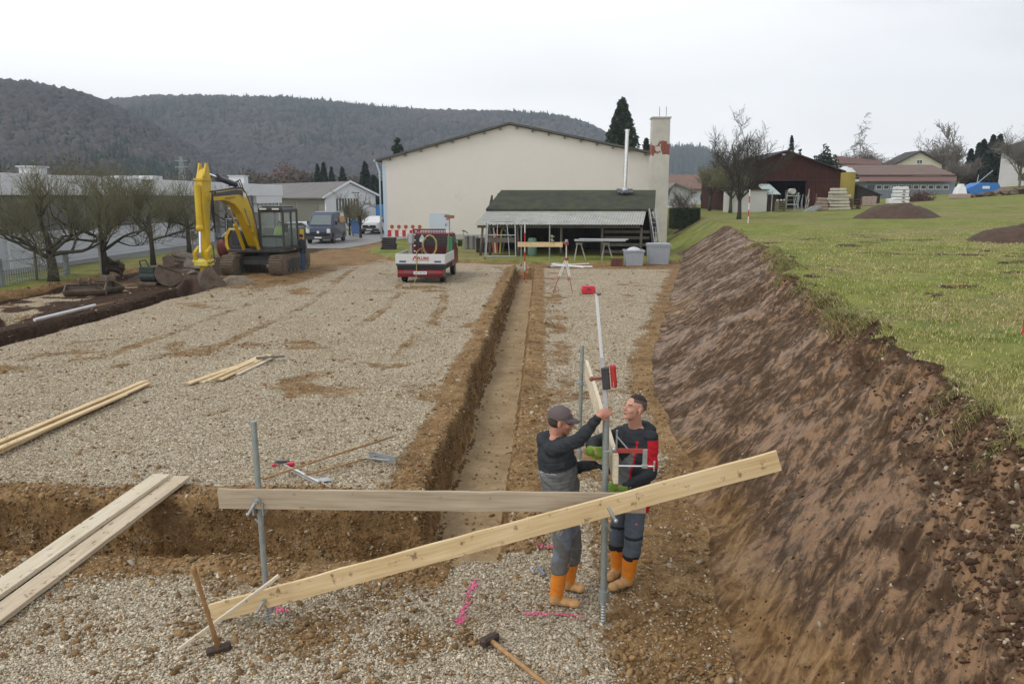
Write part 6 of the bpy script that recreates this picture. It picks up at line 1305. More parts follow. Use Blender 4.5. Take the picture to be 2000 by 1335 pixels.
# spray paint marks on the gravel
m_pink, nt, b = mk('pink_spray'); T = NT(nt); v = T.pos(); b.inputs['Roughness'].default_value = .7; T.put(b.inputs['Base Color'], T.ramp(T.noise(30, 3, .6, v), [(.3, (.55, .06, .17)), (.7, (.82, .17, .33))]))
def spray(lab, pts, wd, n, seed):
    rr = random.Random(seed); mb = MB(); sc_ = 0
    for i in range(n):
        f = rr.random()*(len(pts)-1); k = min(int(f), len(pts)-2); p = Vector(P(*pts[k])).lerp(P(*pts[k+1]), f-k); p = p+Vector((rr.gauss(0, wd), rr.gauss(0, wd), 0)); r = rr.uniform(.005, .014); z = TZ(p.x, p.y)+.012
        a = rr.uniform(0, 3); vs = []
        for s_ in range(6): vs.append((p.x+r*math.cos(a+s_*1.047)*rr.uniform(.6, 1.3), p.y+r*math.sin(a+s_*1.047)*rr.uniform(.6, 1.3), z+rr.uniform(-.002, .006)))
        mb.add([(p.x, p.y, z+r*.55)]+vs, [(0, 1+s_, 1+(s_+1) % 6) for s_ in range(6)])
    mb.build('paint_mark', m_pink, None, lab, 'paint mark', 'pink spray marks on the ground')
spray('bright pink spray mark running towards the camera between the sledgehammers', [(932, 1128), (920, 1150), (905, 1195), (897, 1218)], .018, 150, 1)
spray('pink spray line below the boots of the man in the cap', [(1020, 1198), (1080, 1197), (1140, 1202)], .014, 95, 2)
spray('pink spray mark at the foot of the left post', [(490, 1195), (530, 1192), (565, 1197)], .016, 80, 3)
spray('faint pink spray mark behind the boots of the man in the cap', [(1045, 1068), (1070, 1075), (1085, 1068)], .018, 50, 4)
# ================================================================== tripod, case and things in front of the shed
tp_ = P(1107, 560); m_trip = M('tripod_white', (.62, .60, .56), .5, var=.1); m_tripr = M('tripod_red', (.30, .06, .05), .5, var=.15)
t = thing('laser_tripod', 'tall surveying tripod with white and red legs carrying a rotating laser', 'tripod', (tp_.x, 28.9, 0)); hx = Vector((Q(1106, 500, 28.9).x-tp_.x, 0, Q(1106, 505, 28.9).z))
for i, q_ in enumerate(((1080, 571), (1118, 573), (1110, 548))):
    f = P(*q_)-Vector((tp_.x, 28.9, 0)); m_ = hx.lerp(f, .52); 
    mb = MB()
    dd = Vector((.03, 0, 0)); mb.tube(hx+dd, m_+dd, .017, n=6); mb.tube(hx-dd, m_-dd, .017, n=6); lg = mb.build('leg', m_trip, t); mb = MB(); mb.tube(m_, f, .016, n=6); mb.build('lower_leg', m_tripr, lg); mb = MB(); mb.tube(f, f-Vector((0, 0, .05)), .03, .01, 6); mb.build('foot', m_steeldk, lg)
mb = MB(); mb.tube(hx-Vector((0, 0, .05)), hx+Vector((0, 0, .04)), .09, n=14); mb.build('head', m_tripr, t)
mb = MB(); tz = Q(1105, 474, 28.9).z; mb.tube(hx, Vector((hx.x, 0, tz-.08)), .022, n=8); mb.build('column', m_trip, t)
lz = thing('rotating_laser', 'small red and grey rotating laser on top of the tripod column', 'laser', (tp_.x+hx.x, 28.9, tz-.08)); mb = MB(); mb.tube((0, 0, 0), (0, 0, .12), .085, n=14); mb.build('body', M('laser_red', (.30, .07, .06), .5), lz, bevel=.01)
mb = MB(); mb.tube((0, 0, .12), (0, 0, .2), .055, n=12); mb.tube((-.1, 0, .05), (-.1, 0, .12), .01, n=5); mb.build('head', m_zinc, lz)
t = thing('carrying_case', 'bright red plastic case lying on the gravel behind the staff top', 'case', (*P(1150, 575)[:2], 0), R(3)); mr_ = M('case_red', (.55, .03, .05), .4, var=.08)
mb = MB(); mb.box((0, .2, .12), (.50, .40, .20)); mb.build('shell', mr_, t, bevel=.03); mb = MB(); mb.box((0, .2, .262), (.47, .37, .08), taper=.9); mb.build('lid', mr_, t, bevel=.015); mb = MB(); mb.box((0, -.015, .19), (.14, .03, .03)); mb.build('handle', m_steeldk, t)
def rod(nm, lab, px, py0, py1, Y, r, mat, cat='post', bands=None, group=None, dx=0):
    b0 = Q(px, py0, Y); tz = Q(px, py1, Y).z; gz = TZ(b0.x, Y); t = thing(nm, lab, cat, (b0.x, Y, gz), 0, group); hh = tz-gz
    if bands:
        n = max(2, round(hh/.5)); 
        for i in range(n): mb = MB(); mb.tube((dx*i/n, 0, hh*i/n), (dx*(i+1)/n, 0, hh*(i+1)/n), r, n=8); mb.build('band', bands[i % 2], t)
    else: mb = MB(); mb.tube((0, 0, 0), (dx, 0, hh), r, n=8); mb.build('tube', mat, t); mb = MB(); mb.tube((0, 0, -.05), (0, 0, .08), r*1.4, n=8); mb.build('foot', m_steeldk, t)
    return t
mw_, mrd = M('rod_white', (.72, .70, .68), .5), M('rod_red', (.50, .03, .03), .5)
rod('ranging_pole', 'red and white ranging pole in front of the shed posts', 1025, 507, 436, 39.0, .028, None, 'ranging pole', (mrd, mw_), 'red and white ranging poles')
p = GP(1461, 436); t = thing('ranging_pole', 'red and white ranging pole on the meadow right of the bare tree', 'ranging pole', p, 0, 'red and white ranging poles'); hh = Q(1461, 370, p.y).z-p.z
for i in range(5): mb = MB(); mb.tube((0, 0, hh*i/5), (0, 0, hh*(i+1)/5), .035, n=8); mb.build('band', (mw_, mrd)[i % 2], t)
Y2 = 37.2
rod('scaffold_post', 'grey post at the left end of the far pale board by the shed', 1018, 502, 440, 39.5, .03, m_tubes, group='scaffold tube posts')
rod('scaffold_post', 'grey post crossing the right part of the far pale board', 1073, 512, 440, 38.6, .032, m_tubes, group='scaffold tube posts')
board('far pale board fixed to two posts in front of the shed', Q(1011, 472.5, 38.5), Q(1099, 473, 38.5), .24, .03, m_pine, 'batter_board', 'batter boards', seed=8)
cl = thing('bar_clamp', 'pale yellow clamp on the far board in front of the shed', 'clamp', Q(1078, 470, 38.45)); mb = MB(); mb.box((0, 0, .1), (.03, .05, .4)); mb.tube((-.1, 0, .25), (.12, 0, .2), .02, n=6); mb.tube((-.08, 0, .05), (.1, 0, .0), .02, n=6); mb.build('bar', M('clamp_yellow', (.52, .50, .30), .5), cl)
# tall tubular gate frame
Yg = 41.2; t = thing('tubular_gate', 'galvanised tubular gate frame standing in front of the shed', 'gate', (Q(978, 500, Yg).x, Yg, .1)); a, b2 = Q(953, 432, Yg), Q(1006, 500, Yg); zt, zb = a.z, max(.14, b2.z)
mb = MB(); mb.path([(a.x-.1, Yg-.2, zb), (a.x, Yg, zt-.12), (a.x+.12, Yg, zt), (b2.x-.12, Yg, zt), (b2.x, Yg, zt-.12), (b2.x+.04, Yg-.2, zb)], .03, 8); mb.tube((a.x-.1, Yg-.2, zb), (b2.x+.04, Yg-.2, zb), .03, n=8); mb.build('frame', m_galv, t, world=True, smooth=False)
mb = MB(); zm = Q(970, 459, Yg).z; mb.tube((a.x-.03, Yg-.1, zm), (b2.x, Yg-.1, zm), .022, n=8); mb.tube(((a.x*.65+b2.x*.35), Yg-.02, zt), ((a.x*.65+b2.x*.35), Yg-.1, zm), .018, n=6); mb.tube(((a.x*.3+b2.x*.7), Yg-.02, zt), ((a.x*.2+b2.x*.8), Yg-.2, zb), .022, n=6); mb.build('bars', m_galv, t, world=True)
rod('gate_post', 'thin leaning galvanised tube at the left of the gate frame', 947, 503, 434, 41.6, .03, m_galv, dx=.1)
# barrier boards stored in the shed
mo, my_ = M('orange_board', (.55, .10, .03), .6), M('yellow_board', (.50, .52, .10), .6)
for i, (px, mt, lab) in enumerate([(961, mo, 'leftmost orange and white marker board stored in the shed'), (966, mw_, 'white marker board beside the orange ones in the shed'), (971, mo, 'second orange marker board stored in the shed'), (978, my_, 'tallest yellow marker board stored in the shed'), (985, m_old, 'grey wooden stake stored beside the yellow marker board')]):
    b0 = Q(px, 475, 45.2); mb = MB(); mb.box((b0.x, 45.2, .95+.0), (.10, .03, 1.4), (0, .08*(i-2), 0)); mb.box((b0.x+.02, 45.18, 1.3), (.12, .008, .2), (0, .08*(i-2), 0)); mb.build('marker_board', mt, None, lab, 'marker board', 'marker boards in the shed')
# green barrel, sawhorses, sheets, tubs
b0 = Q(1039, 502, 43.0); t = thing('barrel', 'green plastic barrel standing in the open shed', 'barrel', (b0.x, 43.9, .16)); mb = MB(); zt = Q(1039, 466, 43.5).z
hb = zt-.16; mb.path([(0, 0, 0), (0, 0, hb*.12), (0, 0, hb*.5), (0, 0, hb*.88), (0, 0, hb)], [.22, .255, .265, .255, .22], 18); bl = mb.build('body', M('barrel_green', (.10, .18, .14), .5, var=.1), t)
mb = MB(); mb.tube((0, 0, hb), (0, 0, hb+.02), .2, n=16); mb.build('lid', M('barrel_green'), t)
mh = M('trestle_wood', (.36, .34, .30), .85, var=.15)
def trestle(lab, px, Y, wd):
    x = Q(px, 480, Y).x; gz = TZ(x, Y); ht = Q(px, 474, Y).z-gz; t = thing('sawhorse', lab, 'trestle', (x, Y, gz), 0, 'trestles in front of the shed')
    mb = MB(); mb.box((0, 0, ht-.05), (.36, .09, .09)); mb.build('beam', mh, t)
    for sx, sy in ((-1, -1), (1, -1), (-1, 1), (1, 1)): mb = MB(); mb.tube((sx*.1, sy*.03, ht-.08), (sx*wd+.06, sy*.3, 0), .028, n=6); mb.build('leg', mh, t)
    return t
trestle('left wooden trestle carrying the metal sheets in front of the shed', 1131, 41.6, .3); trestle('right wooden trestle carrying the metal sheets in front of the shed', 1184, 41.6, .3)
a, b2 = Q(1122, 467, 41.6), Q(1221, 466, 41.6); mb = MB(); mb.bb((a.x, 41.2, a.z-.10), (b2.x, 42.1, a.z-.02)); mb.build('metal_sheets', m_galv, None, 'stack of grey metal sheets lying on the two trestles', 'sheets', bevel=.01)
mb = MB(); mb.box(((a.x+b2.x)/2+.2, 41.5, a.z+.01), (2.6, .35, .04), (0, .01, .05)); mb.build('aluminium_channel', M('aluminium'), None, 'bright aluminium channel on top of the metal sheets', 'channel', bevel=.008)
for i, (x0, y0, x1, y1, lab) in enumerate([(1074, 520, 1150, 515, 'longest white plastic pipe of the bundle behind the tripod'), (1078, 516, 1140, 522, 'white pipe crossing the bundle behind the tripod'), (1085, 519, 1157, 521, 'lowest white pipe of the bundle behind the tripod'), (1080, 514, 1130, 517, 'thin grey pipe at the back of the bundle behind the tripod')]):
    a, b2 = P(x0, y0, .06), P(x1, y1, .06); mb = MB(); mb.tube(a, b2, .045 if i < 3 else .03, n=8); mb.build('plastic_pipe', mw_ if i < 3 else m_galv, None, lab, 'pipe', 'pipes on the ground behind the tripod')
m_tub = M('grey_tub', (.33, .36, .40), .55, var=.12, dirt=.25, dcol=(.25, .22, .18))
def tub(lab, px0, px1, py0, py1, Y, dp, extra):
    a, b2 = Q(px0, py0, Y), Q(px1, py1, Y); gz = max(0, TZ((a.x+b2.x)/2, Y)); t = thing('grey_container', lab, 'container', ((a.x+b2.x)/2, Y+dp/2, gz)); w_ = (b2.x-a.x); hh = a.z-gz; th = .05
    vs = []
    for z, s in ((0, .86), (hh, 1.0), (hh, .93), (.06, .8)):
        for sx, sy in ((-1, -1), (1, -1), (1, 1), (-1, 1)): vs.append((sx*w_/2*s, sy*dp/2*s, z))
    fs = [(3, 2, 1, 0)]+[(k*4+q, k*4+(q+1) % 4, k*4+4+(q+1) % 4, k*4+4+q) for k in range(3) for q in range(4)]+[(12, 13, 14, 15)]
    mb = MB(); mb.add(vs, fs); mb.build('tub', m_tub, t, bevel=.012)
    mb = MB(); mb.bb((-w_/2-.03, -dp/2-.03, hh-.07), (w_/2+.03, -dp/2-.001, hh)); mb.bb((-w_/2-.03, dp/2+.001, hh-.07), (w_/2+.03, dp/2+.03, hh)); mb.bb((-w_/2-.03, -dp/2, hh-.07), (-w_/2-.001, dp/2, hh)); mb.bb((w_/2+.001, -dp/2, hh-.07), (w_/2+.03, dp/2, hh)); mb.build('rim', m_tub, t)
    if extra: mb = MB(); mb.ball((0, .0, hh*.85), (w_*.42, dp*.4, .28), 9, 6); mb.build('plastic_sheet', M('clear_sheet', (.50, .53, .55), .35, var=.1, bump=.8, bsc=8), t)
    else: mb = MB(); mb.box((0, 0, hh+.03), (w_, dp, .05)); mb.build('lid', m_tub, t, bevel=.01)
tub('low open grey container heaped with clear plastic film', 1221, 1258, 489, 520, 39.6, 1.0, True)
tub('taller lidded grey container right of the open one', 1267, 1309, 478, 517, 40.6, 1.0, False)
x = Q(1205, 515, 39.6).x; t = thing('brick_stack', 'small stack of dark red bricks left of the grey containers', 'bricks', (x, 39.8, 0)); mbk = M('brick', (.14, .05, .035), .9, var=.3, bump=.3)
for i in range(3):
    for j in range(2): mb = MB(); mb.box((-.15+.3*j+.01*i, 0, .07+.13*i), (.29, .3, .12)); mb.build('brick', mbk, t, bevel=.006)
mb = MB(); a = P(1185, 510, .04); mb.box(a, (1.3, .5, .04), (0, 0, .05)); mb.build('metal_plate', m_galv, None, 'flat grey metal plate on the ground left of the bricks', 'plate')
# ladders leaning at the shed end
for k, (px0, px1, lab) in enumerate([(1289, 1274, 'outer aluminium ladder leaning against the right end of the shed'), (1283, 1272, 'inner grey ladder leaning against the right end of the shed')]):
    Y = 43.0+k*.9; a, b2 = Q(px0, 478, Y), Q(px1, 408, Y+1.8); a.z = .25; t = thing('ladder', lab, 'ladder', a, 0, 'ladders at the shed'); d = b2-a; 
    for s in (-.16, .16): mb = MB(); mb.tube((s, 0, 0), d+Vector((s, 0, 0)), .03, n=6); mb.build('stile', m_galv if k == 0 else m_old, t)
    for q in range(9): mb = MB(); p = d*((q+.7)/9.5); mb.tube(p-Vector((.16, 0, 0)), p+Vector((.16, 0, 0)), .016, n=6); mb.build('rung', m_galv if k == 0 else m_old, t)
# grey slatted cage and barrow handles left of the shed
a, b2 = Q(907, 457, 50), Q(934, 479, 50); t = thing('grey_crate', 'grey slatted crate standing against the hall wall left of the shed', 'crate', ((a.x+b2.x)/2, 50, .16)); w_ = b2.x-a.x
for i in range(5): mb = MB(); mb.box((-w_/2+w_*(i+.5)/5, -.3, .45), (w_/5-.03, .03, .85)); mb.build('slat', m_old if i % 2 else M('slat_grey', (.30, .30, .30), .7), t)
mb = MB(); mb.box((0, .1, .45), (w_-.04, .7, .83)); mb.build('core', m_concrete, t)
t = thing('pickaxe', 'wooden pickaxe leaning beside the grey crate', 'tool', (Q(903, 478, 49.5).x, 49.5, .16)); mb = MB(); mb.tube((-.1, 0, 0), (.1, .1, 1.2), .03, n=6); mb.build('handle', mh, t); mb = MB(); mb.path([(0.0, .08, 1.2), (.15, .1, 1.18), (.4, .1, 1.0)], [.05, .04, .015], 6); mb.build('head', m_old, t)
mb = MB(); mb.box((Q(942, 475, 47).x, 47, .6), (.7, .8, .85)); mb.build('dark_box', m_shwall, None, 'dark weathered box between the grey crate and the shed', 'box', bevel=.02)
# mats and warning barriers
p = Q(760, 480, 49.5); t = thing('base_plate_stack', 'stack of black rubber barrier feet at the corner of the hall', 'rubber feet', (p.x, 49.5, .14))
for i in range(6): mb = MB(); mb.box((.03*((i*7) % 3-1), .02*(i % 2), .07+.13*i), (.95-.02*i, .5, .11), (0, 0, .05*((i*5) % 3-1))); mb.build('foot', M('rubber_feet', (.05, .047, .045), .9, var=.3), t, bevel=.015)
t = thing('warning_barrier', 'stack of red and white warning barriers with round orange lamps behind the truck', 'barrier', (Q(790, 480, 53).x, 53, .15)); a, b2 = Q(762, 449, 53), Q(826, 462, 53); w_ = b2.x-a.x; zt, zb = a.z-.15, b2.z-.15
for i in range(9): mb = MB(); mb.box((-w_/2+w_*(i+.5)/9, -.02, (zt+zb)/2), (w_/9-.006, .03, zt-zb)); mb.build('stripe', (mrd, mw_)[i % 2], t)
mb = MB(); mb.box((0, 0.03, zt+.03), (w_, .08, .09)); mb.build('top_rail', mw_, t)
for i in range(5): mb = MB(); mb.tube((-w_/2+.3+i*.48, -.06, zt+.22), (-w_/2+.3+i*.48, .06, zt+.22), .13, n=14); l1 = mb.build('lamp', M('lamp_orange', (.40, .08, .04), .3), t); mb = MB(); mb.box((-w_/2+.3+i*.48, 0, zt+.1), (.08, .1, .14)); mb.build('lamp_base', my_, l1)
for s in (-1, 1): mb = MB(); mb.tube((s*w_*.4, 0, 0), (s*w_*.4, 0, zb), .03, n=6); mb.build('leg', mw_, t)
mb = MB(); a = P(70, 636, .05); b2 = P(181, 607, .05); mb.tube((a.x-.5, a.y+.7, .10), (b2.x-.45, b2.y+.9, .10), .045, n=8); mb.build('drain_pipe', m_white, None, 'long white pipe lying on the brown ground beside the left trench', 'pipe')
# stakes by the orchard trees
for i, (px, py, top, lab, mt) in enumerate([(198, 541, 455, 'grey support stake tied to the second orchard tree', m_concrete), (378, 502, 452, 'pale wooden stake left of the digger arm', mh), (73, 553, 493, 'short dark stake left of the first orchard tree', m_old)]):
    p = P(px, py); mb = MB(); mb.tube((p.x, p.y, 0), (p.x+.03, p.y, Q(px, top, p.y).z), .05, n=7); mb.build('tree_stake', mt, None, lab, 'stake', 'tree stakes')
# ================================================================== yard stuff in front of the barn
def gsp(px, py, Y): q = Q(px, py, Y); return Vector((q.x, Y, TZ(q.x, Y)))
def stackY(px, Y): q = Q(px, 400, Y); return Vector((q.x, Y, TZ(q.x, Y)))
m_slab = M('pale_stone', (.46, .43, .36), .9, var=.15, sc=2, bump=.4, dirt=.2, dcol=(.3, .28, .2))
gg = 'stacked pale timbers and stones by the barn'; Yy = 70; base = stackY(1636, Yy)
hgt = Q(1636, 367, Yy).z-base.z; rr = random.Random(2)
for i in range(7):
    w_ = (1.9, 1.7, 1.75, 1.6, 1.7, 1.35, 1.15)[i]; mb = MB(); z = base.z+hgt*(i+.5)/7
    mb.box((base.x+rr.uniform(-.12, .12), Yy+rr.uniform(-.1, .1), z), (w_, .9, hgt/7*.86), (0, rr.uniform(-.03, .03), rr.uniform(-.08, .08)))
    mb.build('stone_slab', m_slab, None, ['bottom', 'second from the bottom', 'third from the bottom', 'middle', 'third from the top', 'second from the top', 'topmost'][i]+' pale slab of the tall stack in front of the silo', 'slab', gg, bevel=.05)
base = stackY(1604, 70)
for i in range(4):
    mb = MB(); mb.box((base.x, 70, base.z+.15+.28*i), (1.1-.15*i, .8, .26), (0, .02*i, .1)); mb.build('stone_slab', M('brown_stone', (.30, .22, .18), .9, var=.2, bump=.4), None, ['bottom', 'second', 'third', 'top'][i]+' brownish slab of the low stack left of the tall pale one', 'slab', 'low brownish stack by the barn', bevel=.05)
for k, (px, lab) in enumerate([(1525, 'mossy pallet stack left of the scaffold frames by the barn'), (1669, 'dark brown pallet stack right of the tall pale slabs')]):
    b0 = stackY(px, 70.5); t = thing('pallet_stack', lab, 'pallets', b0)
    for i in range(6): mb = MB(); mb.box((0, 0, .06+.15*i), (.85, .8, .05)); mb.box((-.35, 0, .12+.15*i), (.1, .8, .08)); mb.box((.35, 0, .12+.15*i), (.1, .8, .08)); mb.build('pallet', (M('mossy_pallet', (.19, .18, .11), .9, var=.2), M('brown_pallet', (.10, .055, .04), .9, var=.3))[k], t)
for i in range(3): mb = MB(); b0 = stackY(1518+7*i, 70.4); mb.ball((b0.x, 70.4, b0.z+1.02), (.14, .14, .1), 8, 5); mb.build('round_stone', m_slab, None, ['left', 'middle', 'right'][i]+' pale round stone on the mossy pallets', 'stone', 'round stones on the pallets')
b0 = stackY(1547, 70.8); t = thing('timber_rack', 'dark metal rack holding boards and a rolled sheet by the barn', 'rack', b0); rt = Q(1547, 376, 70.8).z-b0.z
for s in (-1, 1): mb = MB(); mb.tube((s*.5, 0, 0), (s*.5, 0, rt), .05, n=6); mb.build('upright', m_galv, t)
for i in range(4): mb = MB(); mb.box((0, -.02, .25+i*rt/4.4), (1.05, .3, .1)); mb.build('shelf', m_concrete if i % 2 else m_old, t)
mb = MB(); mb.tube((-.1, -.4, rt+.1), (-.1, .4, rt+.1), .26, n=14); mb.build('rolled_sheet', m_concrete, t)
b0 = stackY(1566, 70); t = thing('crooked_frames', 'bundle of crooked galvanised scaffold frames leaning by the barn', 'metal frames', b0); rr = random.Random(9)
for i in range(9): mb = MB(); x = -.62+i*.15; hh = rr.uniform(1.0, 1.7); mb.path([(x, 0, 0), (x+rr.uniform(-.15, .15), .1, hh*.5), (x+rr.uniform(-.12, .2), .1, hh)], .028, 5); mb.build('tube', m_galv, t)
b0 = stackY(1590, 69.5); t = thing('beam_heap', 'pale beams lying sloped beside the low brownish stack', 'beams', b0)
for i in range(5): mb = MB(); mb.box((-.55+.2*i, 0, .18+.03*(i % 2)), (.9, .14, .09), (0, -.55, .1)); mb.build('beam', m_galv, t)
for i, (px, top, lab) in enumerate([(1533, 371, 'first grey pole rising among the pallets by the barn'), (1578, 369, 'tallest pale pole standing in front of the barn wall'), (1593, 378, 'short dark pole right of the tallest pale one'), (1507, 372, 'thin pole at the lean-to by the barn')]):
    b0 = stackY(px, 70.2); mb = MB(); mb.tube(b0, (b0.x+.02, 70.2, Q(px, top, 70.2).z), .04, n=6); mb.build('pole', m_old if i % 2 == 0 else mh, None, lab, 'pole', 'poles standing by the barn')
for i in range(3):
    b0 = stackY(1688+i*9, 78); mb = MB(); mb.box(b0+Vector((0, 0, .45)), (.45, .3, .9), (0, .1*(i-1), .2)); mb.build('stone_block', M('pink_stone', (.36, .28, .25), .9, var=.25, bump=.4), None, ['left', 'middle', 'right'][i]+' upright pinkish stone block by the dark lean-to roof', 'stone', 'upright stones right of the silo', bevel=.04)
b0 = stackY(1695, 84); t = thing('field_shelter', 'low dark shelter with a sloped roof right of the silo', 'shelter', b0); mb = MB(); mb.prism([(-1.2, -.2), (1.2, -.2), (1.2, .9), (-1.2, 1.9)], 'y', 0, 2.2); mb.build('wall', m_shwall, t); mb = MB(); mb.add([(-1.3, -.1, 1.93), (1.4, -.1, .84), (1.4, 2.4, .84), (-1.3, 2.4, 1.93), (-1.3, -.1, 2.03), (1.4, -.1, .94), (1.4, 2.4, .94), (-1.3, 2.4, 2.03)], [(3, 2, 1, 0), (4, 5, 6, 7), (0, 1, 5, 4), (1, 2, 6, 5), (2, 3, 7, 6), (3, 0, 4, 7)]); mb.build('roof', m_dkg, t)
# white crates, brush pile, big bag, blue skip, rubble
b0 = stackY(1758, 80); t = thing('white_crates', 'stack of white plastic cages on the meadow before the row building', 'crates', b0); hh = Q(1760, 364, 80).z-b0.z
mwc = M('white_plastic', (.74, .75, .76), .5, var=.05)
for i in range(5):
    mb = MB(); z = hh*(i+.5)/5; mb.box((-.1+.05*(i % 2), 0, z), (1.5-.08*i, 1.0, hh/5*.80)); mb.build('crate', mwc, t, bevel=.03)
for i in range(4): mb = MB(); mb.box((.05, -.52, hh*(i+.6)/5), (.25, .02, .12)); mb.build('opening', m_dkg, t)
mb = MB(); mb.box((-1.05, 0, .25), (.5, .8, .5)); mb.build('base_box', mwc, t, bevel=.04)
b0 = stackY(1797, 84); rng = random.Random(3); mb = MB()
for i in range(420):
    p = b0+Vector((max(-1.3, min(1.3, rng.gauss(0, .6))), max(-.7, min(.7, rng.gauss(0, .35))), min(1.0, abs(rng.gauss(0, .40))))); d = rv(rng); mb.tube(p, p+d*rng.uniform(.3, .9), .03, .012, 4)
mb.build('brush_pile', M('brush', (.13, .07, .06), .95, var=.5), None, 'reddish brown heap of cut branches on the meadow', 'brush pile')
b0 = stackY(1872, 86); t = thing('big_bag', 'white bulk bag with a reddish lower half left of the blue container', 'bulk bag', b0); mb = MB(); mb.box((0, 0, .8), (1.15, 1.0, .75), taper=.72); mb.box((.02, 0, 1.32), (.62, .6, .36), (0, 0, .2), .8); mb.build('sack', mwc, t, bevel=.06); mb = MB(); mb.box((0, -.05, .2), (1.7, 1.3, .5)); mb.build('pallet', M('pink_stone', (.36, .28, .25)), t, bevel=.05)
b0 = stackY(1915, 92); t = thing('blue_skip', 'bright blue skip container on the rubble near the right edge', 'skip', b0); z0 = -.2; zt = Q(1915, 357, 92).z-b0.z; x0, x1 = Q(1877, 370, 92).x-b0.x, Q(1946, 370, 92).x-b0.x; msk = M('skip_blue', (.03, .16, .48), .5, var=.12, dirt=.15)
mb = MB(); mb.prism([(x0+.9, z0), (x1-.5, z0), (x1, zt*.55), (x1-.3, zt*.98), (x0+1.6, zt), (x0, zt*.45)], 'y', -.9, 1.2); mb.build('hull', msk, t, bevel=.05)
mb = MB(); mb.box(((x0+x1)/2+.3, -.93, zt*.6), (.8, .04, .3)); mb.build('label_plate', mwc, t); mb = MB(); mb.tube((x1-2.2, .2, zt*.9), (x1-.4, .4, zt+1.4), .05, n=6); mb.tube((x0+1.7, 0, zt*.9), (x0+1.8, 0, zt+.9), .04, n=6); mb.build('lifting_bar', m_galv, t)
for i in range(9):
    slab(['first', 'second', 'third', 'fourth', 'fifth', 'sixth', 'seventh', 'eighth', 'ninth'][i]+' lump from the left in the rubble heap below the blue skip', 1880+i*15, 389, (1.1, .8, .34), (.1*i, .2, i), M('rubble_brown', (.17, .125, .09), .95, var=.5, bump=.6), 'rubble_lump', 'rubble', 'rubble heap at the right', 0, i).location = stackY(1880+i*15, 86)+Vector((0, 0, -.15))
# marker at the right edge
p = GP(1997, 655); mb = MB(); mb.tube(p, p+Vector((.02, 0, .16)), .02, n=6); mb.box(p+Vector((.02, 0, .19)), (.05, .03, .07)); mb.build('red_peg', mrd, None, 'small red marking peg in the grass at the right edge', 'peg')
# ================================================================== people
def fuse(name, prims, voxel, mat, parent, label=None, smooth=3, wrinkle=0, wsc=14, colour=None, cut=None, seed=0):
    """prims blended into one continuous surface"""
    mb = MB()
    for p in prims:
        if p[0] == 'c': mb.caps(p[1], p[2], p[3], p[4], 14)
        elif p[0] == 'e': mb.ball(p[1], p[2], 16, 12, p[3])
        elif p[0] == 'b': mb.box(p[1], p[2], p[3])
    me = mb.mesh('tmp'); o = bpy.data.objects.new('tmp', me); COL.objects.link(o)
    r = o.modifiers.new('r', 'REMESH'); r.mode = 'VOXEL'; r.voxel_size = voxel; r.adaptivity = 0
    s = o.modifiers.new('s', 'SMOOTH'); s.factor = .5; s.iterations = smooth
    bpy.context.view_layer.update(); m2 = bpy.data.meshes.new_from_object(o.evaluated_get(bpy.context.evaluated_depsgraph_get()))
    bpy.data.objects.remove(o); bpy.data.meshes.remove(me); m2.name = name
    n = len(m2.vertices); co = np.empty(n*3); m2.vertices.foreach_get('co', co); co = co.reshape(-1, 3)
    if wrinkle:
        no = np.empty(n*3); m2.vertices.foreach_get('normal', no); no = no.reshape(-1, 3)
        a = fbm(co[:, 0]*wsc+co[:, 2]*wsc*.8+seed, co[:, 1]*wsc-co[:, 2]*wsc*1.4, 5+seed, 3); b_ = fbm(co[:, 2]*wsc*1.8+seed, (co[:, 0]-co[:, 1])*wsc*.7, 9+seed, 3)
        ridg = -np.abs(a)*1.4+b_
        co = co+no*(ridg*wrinkle)[:, None]; m2.vertices.foreach_set('co', co.ravel()); m2.update()
    if cut:
        bm = bmesh.new(); bm.from_mesh(m2); dl = [f for f in bm.faces if cut(f.calc_center_median())]; bmesh.ops.delete(bm, geom=dl, context='FACES'); bm.to_mesh(m2); bm.free()
    if colour:
        for p in m2.polygons: p.material_index = colour(p.center)
    if len(m2.materials): m2.materials.clear()
    return link(name, m2, mat, parent, label, smooth=True, world=True)
m_skin = M('skin', (.52, .27, .19), .55, var=.12, sc=14, bump=.05)
m_skin2 = M('skin_ruddy', (.48, .22, .15), .55, var=.15, sc=14, bump=.05)
def cloth(name, col, var=.14, rough=.85, dirt=0, dcol=(.2, .15, .1)): return M(name, col, rough, 0, var, 5, .35, 90, dirt, dcol, spec=.2)
